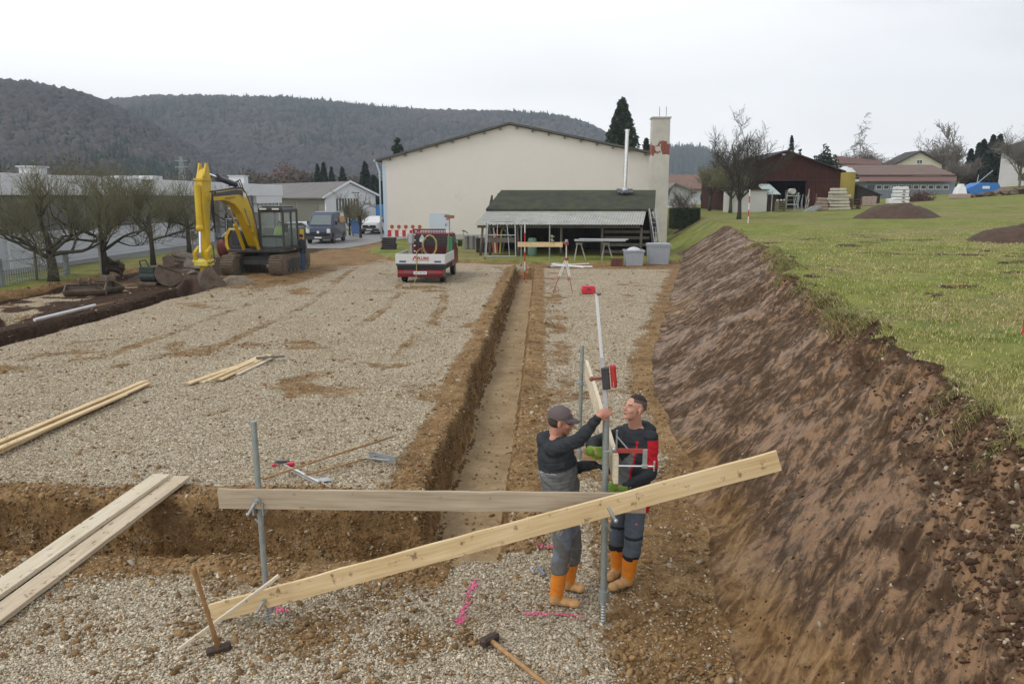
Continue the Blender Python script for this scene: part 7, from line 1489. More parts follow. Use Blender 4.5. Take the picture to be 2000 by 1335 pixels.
def hand(w_, d, n, length=.19, curl=1.0, r=.0088, side=1, spread=.0):
    """palm + four unequal bent fingers + thumb. w_: wrist, d: finger direction, n: towards the gripped thing, thumb on side*s"""
    d = Vector(d).normalized(); n = (Vector(n)-d*Vector(n).dot(d)).normalized(); s = d.cross(n)*side; k = length/.19; pr = []
    q = Matrix((d, s, n)).transposed()
    pr.append(('e', w_+d*.050*k, (.052*k, .043*k, .018*k), q)); pr.append(('c', w_-d*.02, w_+d*.03*k, .026*k, .030*k))
    for i, L_ in enumerate((.072, .080, .074, .058)):
        b_ = w_+d*.088*k+s*(.031-.0205*i)*k; dd = d.copy(); a = curl*(.75+.05*i); L_ *= k; rr_ = r*k*(1-.05*i)
        seg = [.48, .30, .22]; p = b_-d*.02*k
        pr.append(('c', p, b_, rr_*1.15, rr_*1.1)); p = b_
        for j in range(3):
            dd = (Quaternion(d.cross(n), a) @ dd); e_ = p+dd*L_*seg[j]; pr.append(('c', p, e_, rr_*(1.05-.1*j), rr_*(.97-.1*j))); p = e_
    t0 = w_+d*.018*k+s*.026*k; t1 = t0+(d*.55+s*.75+n*.35).normalized()*.038*k; t2 = t1+(d*.75+n*.75*min(curl, 1)+s*.1).normalized()*.030*k; t3 = t2+(d*.35+n*.9*min(curl, 1)-s*.15).normalized()*.026*k
    pr += [('c', t0, t1, r*1.6*k, r*1.25*k), ('c', t1, t2, r*1.2*k, r*1.1*k), ('c', t2, t3, r*1.1*k, r*.9*k)]
    return pr
def frame(f, up=(0, 0, 1)):
    f = Vector(f).normalized(); l = Vector(up).cross(f).normalized(); u = f.cross(l); return f, l, u, Matrix((f, l, u)).transposed()
def head_prims(c, hf, neckb, s=1.0):
    f, l, u, q = frame(hf); A_ = lambda x, y, z: c+(f*x+l*y+u*z)*s
    pr = [('e', A_(-.012, 0, .035), (.095*s, .077*s, .088*s), q), ('e', A_(.020, 0, -.028), (.070*s, .061*s, .084*s), q), ('e', A_(.032, 0, -.078), (.050*s, .043*s, .032*s), q),
          ('e', A_(.066, 0, -.097), (.020*s, .022*s, .017*s), q), ('c', A_(.086, 0, .008), A_(.108, 0, -.026), .008*s, .0125*s), ('e', A_(.098, .011, -.028), (.010*s, .008*s, .008*s), q), ('e', A_(.098, -.011, -.028), (.010*s, .008*s, .008*s), q),
          ('c', A_(.078, .030, .022), A_(.084, .006, .017), .011*s, .010*s), ('c', A_(.078, -.030, .022), A_(.084, -.006, .017), .011*s, .010*s),
          ('e', A_(.058, .036, -.028), (.026*s, .022*s, .024*s), q), ('e', A_(.058, -.036, -.028), (.026*s, .022*s, .024*s), q),
          ('e', A_(.088, 0, -.052), (.009*s, .022*s, .006*s), q), ('e', A_(.087, 0, -.064), (.009*s, .019*s, .006*s), q),
          ('e', A_(-.008, .078, -.012), (.017*s, .007*s, .030*s), q), ('e', A_(-.008, -.078, -.012), (.017*s, .007*s, .030*s), q),
          ('c', A_(-.025, 0, -.05), neckb, .054*s, .060*s), ('c', A_(.0, 0, -.06), neckb+f*.01, .045*s, .055*s)]
    return pr
def torso(hip, neck, lat, prof, extra=0.0, n=20, fshift=0.0):
    up = (neck-hip); Lu = up.length; u = up.normalized(); l = Vector(lat); l = (l-u*l.dot(u)).normalized(); f = l.cross(u); q = Matrix((f, l, u)).transposed(); pr = []
    for i in range(n):
        t = i/(n-1); a = np.interp(t, [p[0] for p in prof], [p[1] for p in prof])+extra; b_ = np.interp(t, [p[0] for p in prof], [p[2] for p in prof])+extra; sh = np.interp(t, [0, .5, 1], [0, fshift, 0])
        pr.append(('e', hip+up*t+f*sh, (b_, a, max(.075, Lu/n*1.15)), q))
    return pr, f, l, u
def boot(parent, heel, toe, knee, mat, top=.80):
    d = (toe-heel); d.z = 0; L_ = d.length; d.normalize(); s = Vector((-d.y, d.x, 0)); z = Vector((0, 0, 1)); q = Matrix((d, s, z)).transposed()
    ank = heel+d*L_*.24+z*.10; tp_ = ank.lerp(knee, top)
    pr = [('c', ank-z*.03, tp_, .058, .077), ('c', ank-z*.02, tp_+d*.004, .058, .076), ('e', heel+d*L_*.22+z*.048, (L_*.20, .046, .050), q), ('e', heel+d*L_*.52+z*.048, (L_*.30, .047, .046), q), ('e', heel+d*L_*.80+z*.040, (L_*.20, .051, .040), q)]
    h0 = heel.z; tz = tp_.z
    def cutf(c): return (c-tp_).dot((tp_-ank).normalized()) > .005 or c.z < h0-.01
    return fuse('boot', pr, .007, mat, parent, smooth=3, wrinkle=.006, wsc=12, colour=lambda c: 2 if c.z < h0+.022 else (1 if c.z < h0+.11+.02*math.sin(c.x*60) else 0), cut=cutf), tp_
SHIRT = [(0, .165, .115), (.25, .15, .11), (.55, .165, .125), (.85, .175, .115), (1, .12, .09)]
def person(label, J, head, cfg, voxel=.008, cat='worker'):
    """J joints in world space; cfg colours and materials"""
    if 'boots' in cfg:
        for s in 'LR': dd_ = J['toe'+s]-J['heel'+s]; J['an'+s] = J['heel'+s]+dd_*.24+Vector((0, 0, .10))
    t = thing('person', label, cat, J['base']); lat = J['shL']-J['shR']; det = cfg.get('detail', True)
    pr, f, l, u = torso(J['hip'], J['neck'], lat, SHIRT)
    pr = pr+head_prims(J['head'], head, J['neck'], cfg.get('hs', 1.0))
    for s in 'LR':
        pr += [('c', J['sh'+s], J['el'+s], .052, .042), ('c', J['el'+s], J['wr'+s], .041, .027), ('c', J['hp'+s], J['kn'+s], .085, .055), ('c', J['kn'+s], J['an'+s], .046, .030), ('c', J['neck']-u*.06, J['sh'+s], .06, .055)]
        if cfg['hand'+s] is not None: pr += hand(*cfg['hand'+s][0], **cfg['hand'+s][1])
    fuse('body', pr, min(voxel, .006) if det else voxel, cfg['skin'], t, smooth=2)
    # eyes
    hf, hl, hu, hq = frame(head); c = J['head']; s_ = cfg.get('hs', 1.0)
    if det:
        for sg in (-1, 1):
            e_ = c+(hf*.079+hl*sg*.030+hu*.002)*s_; mb = MB(); mb.ball(e_, .0080*s_, 10, 8); ey = mb.build('eye', M('eye_white', (.6, .58, .55), .3, bump=0), t, world=True)
            mb = MB(); mb.ball(e_+hf*.0030*s_, .0064*s_, 8, 6); mb.build('iris', M('iris', (.03, .02, .015), .2, bump=0), ey, world=True)
            mb = MB(); mb.caps(c+(hf*.090+hl*sg*.016+hu*.022)*s_, c+(hf*.082+hl*sg*.044+hu*.024)*s_, .0042, .003, 6); mb.build('eyebrow', M('brow', (.05, .03, .02), .9), t, world=True)
        mb = MB(); mb.ball(c+(hf*.094-hu*.058)*s_, (.006, .021, .0075), 10, 6, hq); mb.build('lips', M('lips', (.36, .14, .12), .5, bump=0), t, world=True)
    # trousers
    pr = [('e', J['hip']-u*.02, (.13, .18, .14), Matrix((f, l, u)).transposed())]
    for s in 'LR':
        lo = J['kn'+s].lerp(J['an'+s], cfg.get('trl', .42)); k = cfg.get('trw', 1.0)
        pr += [('c', J['hp'+s]+u*.03, J['kn'+s], .104*k, .083*k), ('c', J['kn'+s], lo, .083*k, .086*k)]
    fuse('trousers', pr, voxel, cfg['trousers'], t, smooth=3, wrinkle=.016 if det else 0, wsc=9, colour=cfg.get('trf'), seed=3)
    # boots or shoes
    if 'boots' in cfg:
        for s in 'LR': boot(t, J['heel'+s], J['toe'+s], J['kn'+s], cfg['boots'])
    else:
        for s in 'LR':
            d = (J['toe'+s]-J['heel'+s]).normalized(); mb = MB(); q = d.to_track_quat('X', 'Z').to_matrix(); m_ = J['heel'+s].lerp(J['toe'+s], .5); mb.ball(m_+Vector((0, 0, .05)), (.15, .05, .055), 10, 6, q); mb.build('shoe', cfg['shoes'], t, world=True, smooth=True)
    # jacket
    hem = cfg.get('hem', .0); jr, f, l, u = torso(J['hip']-u*hem, J['neck']+u*.0, lat, cfg.get('jprof', SHIRT), cfg.get('jx', .032))
    for s in 'LR':
        wr = J['wr'+s]-(J['wr'+s]-J['el'+s]).normalized()*.015
        jr += [('c', J['neck']-u*.06, J['sh'+s], .075, .078), ('c', J['sh'+s], J['el'+s], .076, .062), ('c', J['el'+s], wr, .061, .045)]
    jr += cfg.get('jextra', lambda *a: [])(J, f, l, u)
    fuse('jacket', jr, voxel*.9, cfg['jacket'], t, smooth=7, wrinkle=.026 if det else 0, wsc=8, colour=(lambda c_: cfg['jcol'](Vector(c_), J, f, l, u)) if 'jcol' in cfg else None, seed=1)
    if cfg.get('glove'):
        for s in 'LR':
            g_ = cfg['glove'].get(s)
            if g_:
                a_, k_ = cfg['hand'+s]; k2 = dict(k_); k2['r'] = .0125; k2['length'] = k_.get('length', .19)*1.04
                pr = hand(*a_, **k2); dv = (J['wr'+s]-J['el'+s]).normalized(); pr.append(('c', J['wr'+s]-dv*.03, J['wr'+s]+dv*.03, .041, .037)); fuse('glove', pr, .005, g_, t, smooth=2, wrinkle=.004, wsc=30)
    return t
f_ = lambda px, py, Y: Q(px, py, Y)
m_jdark = cloth('jacket_black', (.034, .038, .044), .25); m_jgrey = cloth('jacket_grey', (.15, .155, .155), .18); m_tr1 = cloth('trousers_blue_grey', (.18, .205, .25), .2, dirt=.3, dcol=(.2, .16, .11)); m_tr1b = cloth('trousers_grey', (.15, .15, .145), .2)
m_boot = M('rubber_boot', (.74, .24, .022), .42, var=.16, sc=5, bump=.15, dirt=.15, dcol=(.45, .26, .10)); m_bootmud = M('muddy_boot', (.58, .34, .14), .65, var=.3, sc=8, bump=.2, dirt=.6, dcol=(.38, .24, .12)); m_sole = M('muddy_sole', (.13, .08, .04), .9, var=.3)
m_glove = cloth('green_glove', (.20, .33, .05), .22); m_gloved = cloth('dark_glove', (.03, .03, .03)); m_redc = cloth('red_cloth', (.50, .018, .03), .1); m_bib = cloth('bib_grey', (.19, .20, .205), .2); m_reflect = M('reflective', (.45, .45, .46), .4)
# ---- worker in the cap
z1 = TZ(.3, 6.15)
J = dict(base=Vector((.30, 6.22, z1)), hip=f_(1101, 985, 6.24), neck=f_(1081, 862, 6.24), head=f_(1096, 822, 6.22),
         shR=f_(1082, 877, 6.07), elR=f_(1129, 860, 5.96), wrR=f_(1168, 814, 5.875), shL=f_(1083, 871, 6.41), elL=f_(1118, 915, 6.42), wrL=f_(1156, 908, 6.16),
         hpR=f_(1098, 990, 6.15), knR=f_(1098, 1078, 6.13), anR=f_(1087, 1150, 6.12), hpL=f_(1108, 988, 6.34), knL=f_(1120, 1065, 6.38), anL=f_(1111, 1128, 6.38))
J['heelR'] = P(1071, 1180, z1); J['toeR'] = P(1133, 1187, z1); J['heelL'] = P(1098, 1151, z1); J['toeL'] = P(1142, 1158, z1)
def jcol1(c, J, f, l, u):
    h_ = (c-J['hip']).dot(u); lt = abs((c-J['hip']).dot(l)); tot = (J['neck']-J['hip']).length
    side = (c-J['hip']).dot(f)
    # arms are black, body grey below the chest
    def dseg(a, b_): ab = b_-a; t_ = max(0, min(1, (c-a).dot(ab)/ab.length_squared)); return (c-(a+ab*t_)).length, t_
    for s in 'RL':
        d1, t1 = dseg(J['sh'+s], J['el'+s]); d2, t2 = dseg(J['el'+s], J['wr'+s])
        if (d1 < .095 and t1 > .12 and h_ > tot*.55) or d2 < .085: return 0
    if h_ > tot*.64: return 0
    if tot*.625 < h_ <= tot*.64 and side < -.02: return 2
    if abs((h_-.07)-(side-.0)*0) < .14 and h_ > -.08 and abs(side+.06-.04*(h_)) < .006 and (c-J['hip']).dot(l) < 0: return 2
    return 1
def jx1(J, f, l, u):
    return [('e', J['neck']-f*.075+u*.02, (.075, .115, .075), Matrix((f, l, u)).transposed()), ('c', J['neck']-f*.04+u*.035, J['neck']+f*.055+u*.0, .075, .066), ('e', J['hip']-u*.05, (.145, .185, .09), Matrix((f, l, u)).transposed())]
def rel(J, c): return c
pole_dir = Vector((0, 0, 1)); hc = f_(1176, 806, 5.865)
cfg1 = dict(skin=m_skin2, trousers=[m_tr1, m_tr1b], boots=[m_boot, m_bootmud, m_sole], jacket=[m_jdark, m_jgrey, m_reflect], jcol=jcol1, jextra=jx1, jx=.050, hem=.07, trl=.36, trw=.97,
            handR=((J['wrR'], Vector((.85, .05, .55)), Vector((.25, 1, -.1))), dict(curl=1.15, side=-1)), handL=((J['wrL'], Vector((.9, -.45, .05)), Vector((.2, -.3, -1))), dict(curl=.5, side=1)), glove={'L': m_gloved},
            trf=lambda c: 1 if (fbm(c[0]*5, c[2]*4, 3, 2) > .0) else 0)
p1 = person('worker in a brown-grey cap, grey jacket and orange boots reaching up to the post', J, Vector((1, -.10, -.12)), cfg1)
# cap
c = J['head']; hf, hl, hu, hq = frame((1, -.10, -.02)); m_cap = cloth('cap_cloth', (.13, .105, .105), .15)
ct = c+hu*.012
pr = [('e', c+hu*.048-hf*.012, (.108, .090, .088), hq)]
cap = fuse('cap', pr, .005, m_cap, p1, smooth=2, cut=lambda q: (q-(c+hu*.030)).dot(hu+hf*.05) < 0, wrinkle=.003)
mb = MB(); n = 9; vs = []
for j in range(3):
    for i in range(n):
        a = -1.15+2.3*i/(n-1); r_ = (.088, .13, .168)[j]; vs.append(c+hf*(math.cos(a)*r_*(1.0 if j < 2 else .98)-.0)+hl*math.sin(a)*(.086, .085, .070)[j]+hu*(.036-.012*j-.018*abs(math.sin(a))*j*.5))
V0 = list(vs); vs += [v-hu*.005 for v in vs]; fs = [(j*n+i, j*n+i+1, (j+1)*n+i+1, (j+1)*n+i) for j in range(2) for i in range(n-1)]; fs += [tuple(q+3*n for q in f[::-1]) for f in fs]
for i in range(n-1): fs.append((2*n+i, 2*n+i+1, 5*n+i+1, 5*n+i))
fs += [(0, n, 4*n, 3*n), (n, 2*n, 5*n, 4*n), (n-1, 3*n+n-1, 4*n+n-1, 2*n-1), (2*n-1, 5*n-1, 6*n-1, 3*n-1)]
mb.add(vs, fs); mb.build('brim', m_cap, p1, world=True, smooth=True)
mb = MB(); em = c+hu*.078+hf*.082+hl*-.022; mb.ball(em, (.012, .014, .012), 8, 6, hq); mb.build('cap_emblem', M('emblem_pink', (.45, .12, .14), .6), p1, world=True)
fuse('hair', [('e', c-hf*.035+hu*.0, (.078, .080, .060), hq)], .006, M('hair_brown', (.05, .032, .022), .9, var=.3, bump=.4), p1, cut=lambda q: (q-c).dot(hf) > .002 or (q-c).dot(hu) < -.05)
mb = MB(); k0 = f_(1091, 1036, 6.035); mb.box(k0, (.022, .012, .075), (0, .3, 0)); mb.box(k0+Vector((.022, 0, -.02)), (.018, .012, .05), (0, .5, 0)); mb.build('keyring', m_galv, p1, world=True)
# ---- worker in black and red
z2 = TZ(.72, 6.5)
J = dict(base=Vector((.78, 6.62, z2)), hip=f_(1231, 975, 6.66), neck=f_(1242, 842, 6.66), head=f_(1239, 797, 6.60),
         shL=f_(1270, 857, 6.54), elL=f_(1271, 925, 6.48), wrL=f_(1214, 956, 6.08), shR=f_(1211, 848, 6.80), elR=f_(1158, 864, 6.62), wrR=f_(1153, 880, 6.14),
         hpL=f_(1242, 985, 6.60), knL=f_(1236, 1062, 6.46), anL=f_(1229, 1128, 6.50), hpR=f_(1218, 982, 6.76), knR=f_(1206, 1048, 6.68), anR=f_(1205, 1112, 6.74))
J['heelL'] = P(1236, 1142, z2+.02); J['toeL'] = P(1188, 1160, z2); J['heelR'] = P(1213, 1122, z2+.02); J['toeR'] = P(1183, 1143, z2)
def jcol2(c, J, f, l, u):
    v = c-J['hip']; h_ = v.dot(u); tot = (J['neck']-J['hip']).length; lt = v.dot(l); fw = v.dot(f)
    def dseg(a, b_): ab = b_-a; t_ = max(0, min(1, (c-a).dot(ab)/ab.length_squared)); p = a+ab*t_; return (c-p).length, t_, c-p
    for s, sg in (('L', 1), ('R', -1)):
        d1, t1, o1 = dseg(J['sh'+s], J['el'+s]); d2, t2, o2 = dseg(J['el'+s], J['wr'+s])
        if d1 < .10 and .0 < t1 and (s == 'R' or abs(lt) > .16):
            out_ = o1.normalized().dot((l*sg+f*.10).normalized()); return 1 if (out_ > .40 and .02 < t1 < .80) else 0
        if d2 < .08: return 1 if (t2 > .55 and o2.z < -.02 and s == 'R') else 0
    if h_ < .055: return 1
    if fw > .0 and h_ < tot*.93:
        wv = .065+.05*min(1, h_/(tot*.8)); off = lt+.01
        if abs(off) < wv: 
            if h_ > tot*(.60+1.9*abs(off)): return 0
            return 2
        if abs(off) < wv+.016: return 1
    return 0
def jx2(J, f, l, u):
    q = Matrix((f, l, u)).transposed(); return [('e', J['neck']-f*.07+l*.03+u*.03, (.085, .125, .075), q), ('c', J['neck']+l*.075+f*.0+u*.015, J['neck']+l*.08+f*.065-u*.05, .045, .035), ('c', J['neck']-l*.075+f*.0+u*.015, J['neck']-l*.08+f*.065-u*.05, .045, .035)]
cfg2 = dict(skin=m_skin, trousers=[cloth('trousers_slate', (.095, .115, .14), .2, dirt=.25, dcol=(.18, .15, .11)), cloth('knee_black', (.025, .026, .028))], boots=[m_boot, m_bootmud, m_sole], jacket=[m_jdark, m_redc, m_bib], jcol=jcol2, jextra=jx2, jx=.036, hem=.05, trl=.30, trw=.97,
            handR=((J['wrR'], Vector((.75, -.62, .12)), Vector((.62, .75, 0))), dict(curl=.95, side=-1)), handL=((J['wrL'], Vector((-.72, -.60, .35)), Vector((-.5, .8, .1))), dict(curl=.85, side=1)), glove={'L': m_glove, 'R': m_glove},
            trf=lambda c: 1 if (J['knL'].z-.19 < c[2] < J['knL'].z-.10 or (abs(c[2]-J['knL'].z-.07) < .012)) else 0)
p2 = person('dark-haired worker in a black and red jacket looking up, holding the post with green gloves', J, Vector((-.85, -.51, .34)), cfg2)
c = J['head']; hf, hl, hu, hq = frame((-.85, -.51, .34))
mh_ = M('hair_dark', (.028, .020, .015), .85, var=.35, sc=30, bump=.5, bsc=200); mh2 = M('hair_shaved', (.11, .075, .058), .85, var=.25, sc=30, bump=.2)
fuse('hair', [('e', c+hu*.040-hf*.016, (.099, .0815, .0925), hq)], .005, [mh_, mh2], p2, smooth=1, wrinkle=.004, wsc=60, cut=lambda q: (q-c).dot(hu) < .060-.9*(-((q-c).dot(hf))-.0)*(1 if (q-c).dot(hf) < 0 else -.1) or ((q-c).dot(hf) > .062 and (q-c).dot(hu) < .085) or (q-c).dot(hu) < -.03, colour=lambda q: 0 if (Vector(q)-c).dot(hu) > .082 else 1)
mb = MB(); a = J['neck']+hu*.0; mb.path([a+Vector((math.cos(i*.4488)*.066, math.sin(i*.4488)*.066, .006*math.cos(i*.4488))) for i in range(14)], .020, 8, closed=True); mb.build('collar', m_jdark, p2, world=True, smooth=True)
mb = MB(); mb.ball(f_(1243, 1024, 6.36), .012, 8, 6); mb.build('knee_badge', M('emblem_pink'), p2, world=True)
# ---- man watching the digger
gz = 0.0; X0 = P(592, 532)
def simple(base, face, sit=False, h=1.78):
    b_ = Vector(base); f = Vector(face).normalized(); l = Vector((-f.y, f.x, 0)); z = Vector((0, 0, 1)); k = h/1.78; J = dict(base=b_); hz = .95*k
    if sit: J['hip'] = b_+z*.12; 
    else: J['hip'] = b_+z*hz
    J['neck'] = J['hip']+z*.54*k+f*.02; J['head'] = J['neck']+z*.165*k+f*.03
    for s, g in (('L', 1), ('R', -1)):
        J['sh'+s] = J['neck']-z*.07+l*.18*g; J['el'+s] = J['sh'+s]-z*.27+l*.05*g+f*(.03 if not sit else .1); J['wr'+s] = J['el'+s]+f*.2-z*.02-l*.06*g
        J['hp'+s] = J['hip']-z*.03+l*.09*g
        if sit: J['kn'+s] = J['hp'+s]+f*.42+z*.02; J['an'+s] = J['kn'+s]-z*.36+f*.02
        else: J['kn'+s] = b_+z*.5*k+l*.09*g+f*.02; J['an'+s] = b_+z*.09+l*.09*g
        J['heel'+s] = J['an'+s]-z*.08-f*.07; J['toe'+s] = J['heel'+s]+f*.26
    return J
J = simple((X0.x, X0.y+.1, .0), (-1, -.15, 0)); cfg3 = dict(detail=False, skin=m_skin2, trousers=[cloth('jeans', (.05, .085, .17), .25)], jacket=[m_jdark], shoes=M('shoe_brown', (.22, .17, .14), .8), trl=.85, trw=.9, hem=.02,
    handL=((J['wrL'], Vector((-1, 0, -.2)), Vector((0, 0, -1))), dict(curl=.5)), handR=((J['wrR'], Vector((-1, 0, -.2)), Vector((0, 0, -1))), dict(curl=.5)))
p3 = person('man in a black jacket and blue jeans standing beside the digger track', J, Vector((-1, .1, 0)), cfg3, .016, 'man')
hf, hl, hu, hq = frame((-1, .1, 0)); c = J['head']; fuse('hair', [('e', c+hu*.04-hf*.012, (.102, .086, .094), hq)], .012, mh_, p3, cut=lambda q: (q-c).dot(hu) < .02 and (q-c).dot(hf) > -.02)
# ---- digger driver
J = simple((DX+.74-.02, DY-.15, 1.46), (-.07, -1, 0), True, 1.7); m_hv = M('hi_vis', (.42, .80, .03), .6, bump=0, var=.06)
cfg4 = dict(detail=False, skin=m_skin2, trousers=[m_jdark], jacket=[m_hv, m_reflect], jcol=lambda c, J, f, l, u: 1 if abs((c-J['hip']).dot(u)-.2) < .025 else 0, shoes=m_sole, trl=.8, trw=.85, hem=.0,
    handL=((J['wrL'], Vector((0, -1, -.2)), Vector((0, 0, -1))), dict(curl=.8)), handR=((J['wrR'], Vector((0, -1, -.2)), Vector((0, 0, -1))), dict(curl=.8)))
p4 = person('digger driver in a bright yellow-green hi-vis vest sitting in the cab', J, Vector((-.07, -1, -.1)), cfg4, .016, 'driver')
c = J['head']; hf, hl, hu, hq = frame((-.07, -1, -.1)); fuse('cap', [('e', c+hu*.045, (.108, .09, .085), hq)], .012, m_jdark, p4, cut=lambda q: (q-c).dot(hu) < .03)
# ================================================================== loose stones, clods and grass as real geometry
m_scat, nt, b = mk('scatter_mat'); T = NT(nt); ca = T.node('ShaderNodeAttribute', attribute_name='col').outputs['Color']
T.put(b.inputs['Base Color'], ca); b.inputs['Roughness'].default_value = .85; b.inputs['Specular IOR Level'].default_value = .2
m_blade, nt, b = mk('blade_mat'); T = NT(nt); ca = T.node('ShaderNodeAttribute', attribute_name='col').outputs['Color']
T.put(b.inputs['Base Color'], ca); b.inputs['Roughness'].default_value = .7; b.inputs['Specular IOR Level'].default_value = .15
RG = np.random.default_rng(11)
OV = np.array([(1, 0, 0), (0, 1, 0), (-1, 0, 0), (0, -1, 0), (0, 0, 1), (0, 0, -1)], float); OF = np.array([(0, 1, 4), (1, 2, 4), (2, 3, 4), (3, 0, 4), (1, 0, 5), (2, 1, 5), (3, 2, 5), (0, 3, 5)])
def pts_fan(n, y0, y1, x0, x1, p=1.6):
    """random ground points, denser towards the viewer"""
    u = RG.random(n); y = (y0**(1-p)+u*(y1**(1-p)-y0**(1-p)))**(1/(1-p)); k = np.maximum(y, 4.0)/1.45+1.0
    x = -y*.04-k*1.05+2.1*k*RG.random(n); m = (x > x0) & (x < x1); return x[m], y[m]
def stones(name, x, y, z, s, col, label, flat=.6, base=(OV, OF), jit=.28):
    bv, bf = base; n = len(x); a = RG.random(n)*6.28; c_, s_ = np.cos(a), np.sin(a)
    v = bv[None]*np.stack([s*(.8+.7*RG.random(n)), s*(.6+.5*RG.random(n)), s*flat*(.6+.7*RG.random(n))], -1)[:, None]*(1+jit*RG.standard_normal((n, len(bv), 1)))
    t = RG.normal(0, .35, n)[:, None]; vz = v[..., 2]+v[..., 0]*t
    X = v[..., 0]*c_[:, None]-v[..., 1]*s_[:, None]; Y = v[..., 0]*s_[:, None]+v[..., 1]*c_[:, None]
    V = np.stack([X+x[:, None], Y+y[:, None], vz+z[:, None]], -1).reshape(-1, 3); F = (bf[None]+(np.arange(n)*len(bv))[:, None, None]).reshape(-1, 3)
    C = np.repeat(np.concatenate([col, np.ones((n, 1))], -1)[:, None], len(bv), 1).reshape(-1, 4)
    me = npmesh(name, V, F, {'col': C}); link(name, me, m_scat, kind='stuff', label=label, cat=name.replace('_', ' '), center=False)
x, y = pts_fan(330000, 4.3, 30, -14, 4.5, 2.1)
z, mk_, dr_ = terr(x, y, True); gvm = mk_[:, 0]; nn = fbm(x*2.2, y*2.2, 7, 4)*1.3
keep = (RG.random(len(x)) < np.clip(.16+(gvm+nn-.35)*1.6, .05, 1)) & (mk_[:, 1] < .4) & (mk_[:, 3] < .6) & ~((mk_[:, 2] > .5) & (RG.random(len(x)) > .1))
x, y, z = x[keep], y[keep], z[keep]; n = len(x); s = np.clip(RG.lognormal(-4.68, .33, n), .005, .022)*(1+np.clip((y-9)/22, 0, .7))
g0 = RG.random((n, 1)); tone = np.array([.34, .285, .205])*(1-g0)+np.array([.60, .545, .45])*g0; tone = tone*np.array([1.12, 1.11, 1.07])*(.68+.55*RG.random((n, 1))**.8); wr = RG.random(n) < .08; tone[wr] = np.array([.24, .15, .07])*(.6+.8*RG.random((wr.sum(), 1)))
tone = tone*(1+.25*fbm(x*.5, y*.5, 77, 3))[:, None]
stones('gravel', x, y, z+s*.25, s, np.clip(tone, .03, .85), 'pale crushed stone scattered over the site')
# clods: on trench lips, spoil, the brown strip and the bank top
x, y = pts_fan(230000, 3.8, 42, -20, 12, 1.9); z, mk_, dr_ = terr(x, y, True)
xc = np.interp(y, CY_, CX_); dl = np.exp(-((x-xc+.05)/.42)**2); br = np.clip(1-mk_[:, 0]-mk_[:, 1], 0, 1); wallm, trm = dr_[:, 2], dr_[:, 3]
pr_ = br*(1-mk_[:, 3])*(1-.85*(dr_[:, 1]))*.75*np.clip(.5+2.2*fbm(x*1.6, y*1.6, 71, 4), .08, 1)+mk_[:, 3]*(.035+.22*dl)+.35*dl*np.clip(fbm(x*2, y*2, 72, 3)*4, 0, 1)
keep = RG.random(len(x)) < np.clip(pr_, 0, 1); x, y, z, wet, dl = x[keep], y[keep], z[keep], mk_[keep, 3], dl[keep]; n = len(x)
s = np.clip(RG.lognormal(-4.45, .50, n), .005, .034)*np.where((wet > .3) & (dl < .3), .6, 1)*(1+np.clip((y-9)/25, 0, .8))
dkc = np.maximum(wet, dl); base = np.array([.24, .15, .07])*(1-dkc)[:, None]+np.array([.075, .042, .024])*dkc[:, None]
lf = np.clip((-x-12)/1.5, 0, 1)[:, None]; base = base*(1-lf)+np.array([.09, .055, .035])*lf
base = base*(.55+.9*RG.random((n, 1))); st = RG.random(n) < .10; base[st] = np.array([.42, .35, .26])*(.6+.6*RG.random((st.sum(), 1)))
stones('soil_clods', x, y, z+s*.2, s, np.clip(base, .01, .8), 'loose brown clods along trench lips, spoil and bank', .7, (IV, IF), .30)
# stones and crumbs clinging to the trench walls
def band(n, f): return f(RG.random(n), RG.random(n))
xs_, ys_ = [], []
a_, b_ = RG.random(26000), RG.random(26000); xw = -1.0-8.5*a_; ys_.append(8.33+.18*fbm(xw*.9, xw*0, 47, 3)+.02-.24*b_); xs_.append(xw)
a_, b_ = RG.random(30000), RG.random(30000); yw = 7.0*(39/7.0)**a_; xs_.append(-1.42+.16*fbm(yw*1.1, yw*0, 41, 3)+.22*b_); ys_.append(yw)
a_, b_ = RG.random(9000), RG.random(9000); yw = 12+18*a_; xs_.append(-14.1+.5*fbm(yw*.4, yw*0, 61, 3)+.4*b_); ys_.append(yw)
x = np.concatenate(xs_); y = np.concatenate(ys_); z = terr(x, y); k_ = (z < -.04) & (RG.random(len(x)) < np.clip(.35+2.5*fbm(x*2+z*3, y*2+z*3, 79, 3), .05, 1)); x, y, z = x[k_], y[k_], z[k_]; n = len(x)
s = np.clip(RG.lognormal(-4.75, .5, n), .004, .026)*(1+np.clip((y-9)/25, 0, .8)); base = np.array([.20, .12, .05])*(.45+.9*RG.random((n, 1))); st = RG.random(n) < .07; base[st] = np.array([.40, .33, .24]); lf = (x < -11)[:, None]; base = np.where(lf, base*np.array([.42, .42, .55]), base)
stones('wall_crumbs', x, y, z, s, np.clip(base, .01, .8), 'crumbs of soil and stone sticking to the trench walls', .8, (IV, IF), .30)
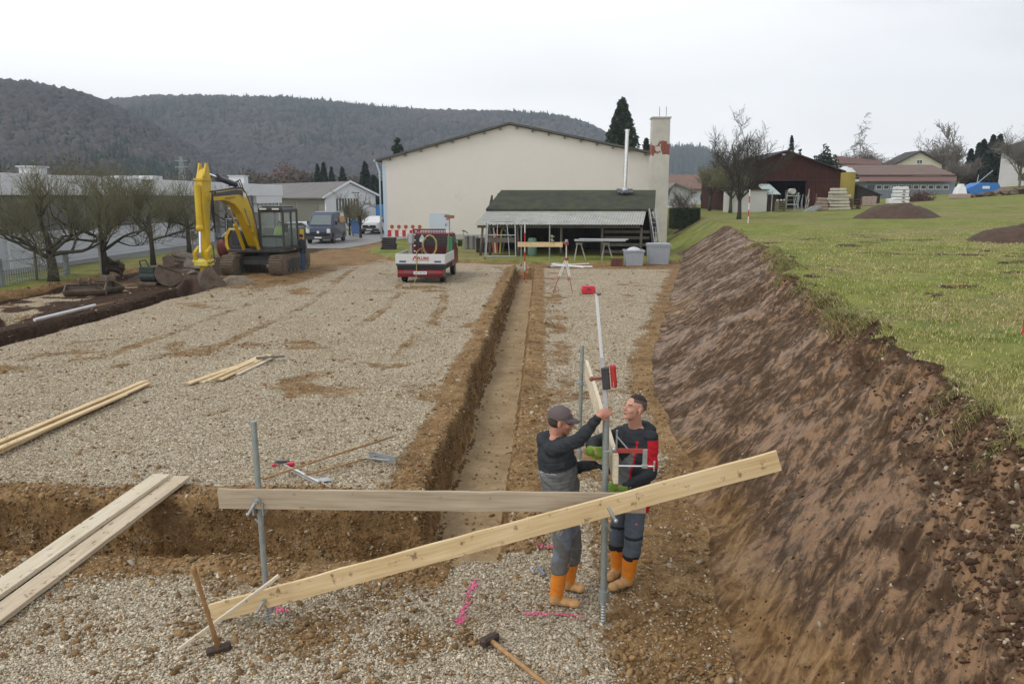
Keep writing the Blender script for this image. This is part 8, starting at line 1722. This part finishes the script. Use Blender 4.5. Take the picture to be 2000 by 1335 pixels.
# grass blades
def blades(n0, y0, y1, p, xoff, hh, wd, thin=1.0):
    u = RG.random(n0); y = (y0**(1-p)+u*(y1**(1-p)-y0**(1-p)))**(1/(1-p)); xc = np.interp(y, CY_, CX_)+.9*fbm(y*.9, 11, 11, 4)
    wmax = np.maximum(y*.72+3.0-xc, .5); x = xc-xoff+(wmax+xoff)*RG.random(n0)
    # clump
    cx = RG.normal(0, .035, n0)
    z, mk_, dr_ = terr(x, y, True); g = mk_[:, 1]; cl = fbm(x*2.4, y*2.4, 73, 4); dens = np.clip(.30+2.6*(cl+.08), .03, 1)*(1-.75*S(fbm(x*.7, y*.7, 78, 4), .08, .22))*np.clip(g*1.5, 0, 1)
    keep = RG.random(n0) < dens; return x[keep], y[keep], z[keep], dr_[keep, 0], cl[keep]
parts_ = [blades(200000, 3.9, 14, 1.7, .35, 0, 0), blades(150000, 12, 60, 1.6, .2, 0, 0)]
x, y, z, dr, cl = [np.concatenate(q) for q in zip(*parts_)]
# lip tufts hanging over the cut
ny = 26000; yt = 4+RG.random(ny)**1.6*26; tk_ = fbm(yt*1.7, yt*0, 74, 3); kp = (tk_ > -.02) & (RG.random(ny) < .8); yt = yt[kp]; xt_ = np.interp(yt, CY_, CX_)+.9*fbm(yt*.9, yt*0+11, 11, 4)+.35*fbm(yt*3, yt*0, 12, 3)+RG.normal(-.02, .13, len(yt)); zt_ = terr(xt_, yt)
lipn = len(yt); x = np.concatenate([x, xt_]); y = np.concatenate([y, yt]); z = np.concatenate([z, zt_]); dr = np.concatenate([dr, .5+.3*RG.random(lipn)]); cl = np.concatenate([cl, .2+0*yt]); n = len(x); lip = np.zeros(n); lip[-lipn:] = 1
h = (.018+.035*RG.random(n)+.09*np.clip(cl, 0, 1)*RG.random(n))*(1+1.1*lip)*(1+np.clip((y-10)/60, 0, .3)); w_ = (.0022+.0018*RG.random(n))*(1+np.clip((y-6)/11, 0, 1.6))*(1-S(y, 26, 55)); a = RG.random(n)*6.28; ln = RG.normal(0, .55, (n, 2))+np.stack([-.9*lip, -.4*lip], -1)
tip = np.stack([x+ln[:, 0]*h, y+ln[:, 1]*h, z+h*(1-.75*lip*RG.random(n))], -1); midp = np.stack([x+ln[:, 0]*h*.35, y+ln[:, 1]*h*.35, z+h*.62], -1)
dx, dy = np.cos(a)*w_, np.sin(a)*w_; o_ = np.zeros(n)
V = np.stack([np.stack([x-dx, y-dy, z-.01], -1), np.stack([x+dx, y+dy, z-.01], -1), midp+np.stack([dx, dy, o_], -1)*.8, tip, midp-np.stack([dx, dy, o_], -1)*.8], 1).reshape(-1, 3)
F = (np.array([[0, 1, 2], [0, 2, 4], [4, 2, 3]])[None]+(np.arange(n)*5)[:, None, None]).reshape(-1, 3); r_ = RG.random((n, 1)); gcl = np.array([.13, .22, .030])*(1-r_)+np.array([.33, .36, .08])*r_; sw = (RG.random(n)+dr*1.1 > 1.0); gcl[sw] = np.array([.50, .43, .22])*(.6+.7*RG.random((sw.sum(), 1)))
gcl = gcl*(.65+.6*RG.random((n, 1))); C = np.repeat(np.concatenate([gcl, np.ones((n, 1))], -1)[:, None], 5, 1).reshape(-1, 4)
me = npmesh('grass', V, F, {'col': C}); link('grass', me, m_blade, kind='stuff', label='short winter grass with straw tufts along the bank top', cat='grass', center=False)
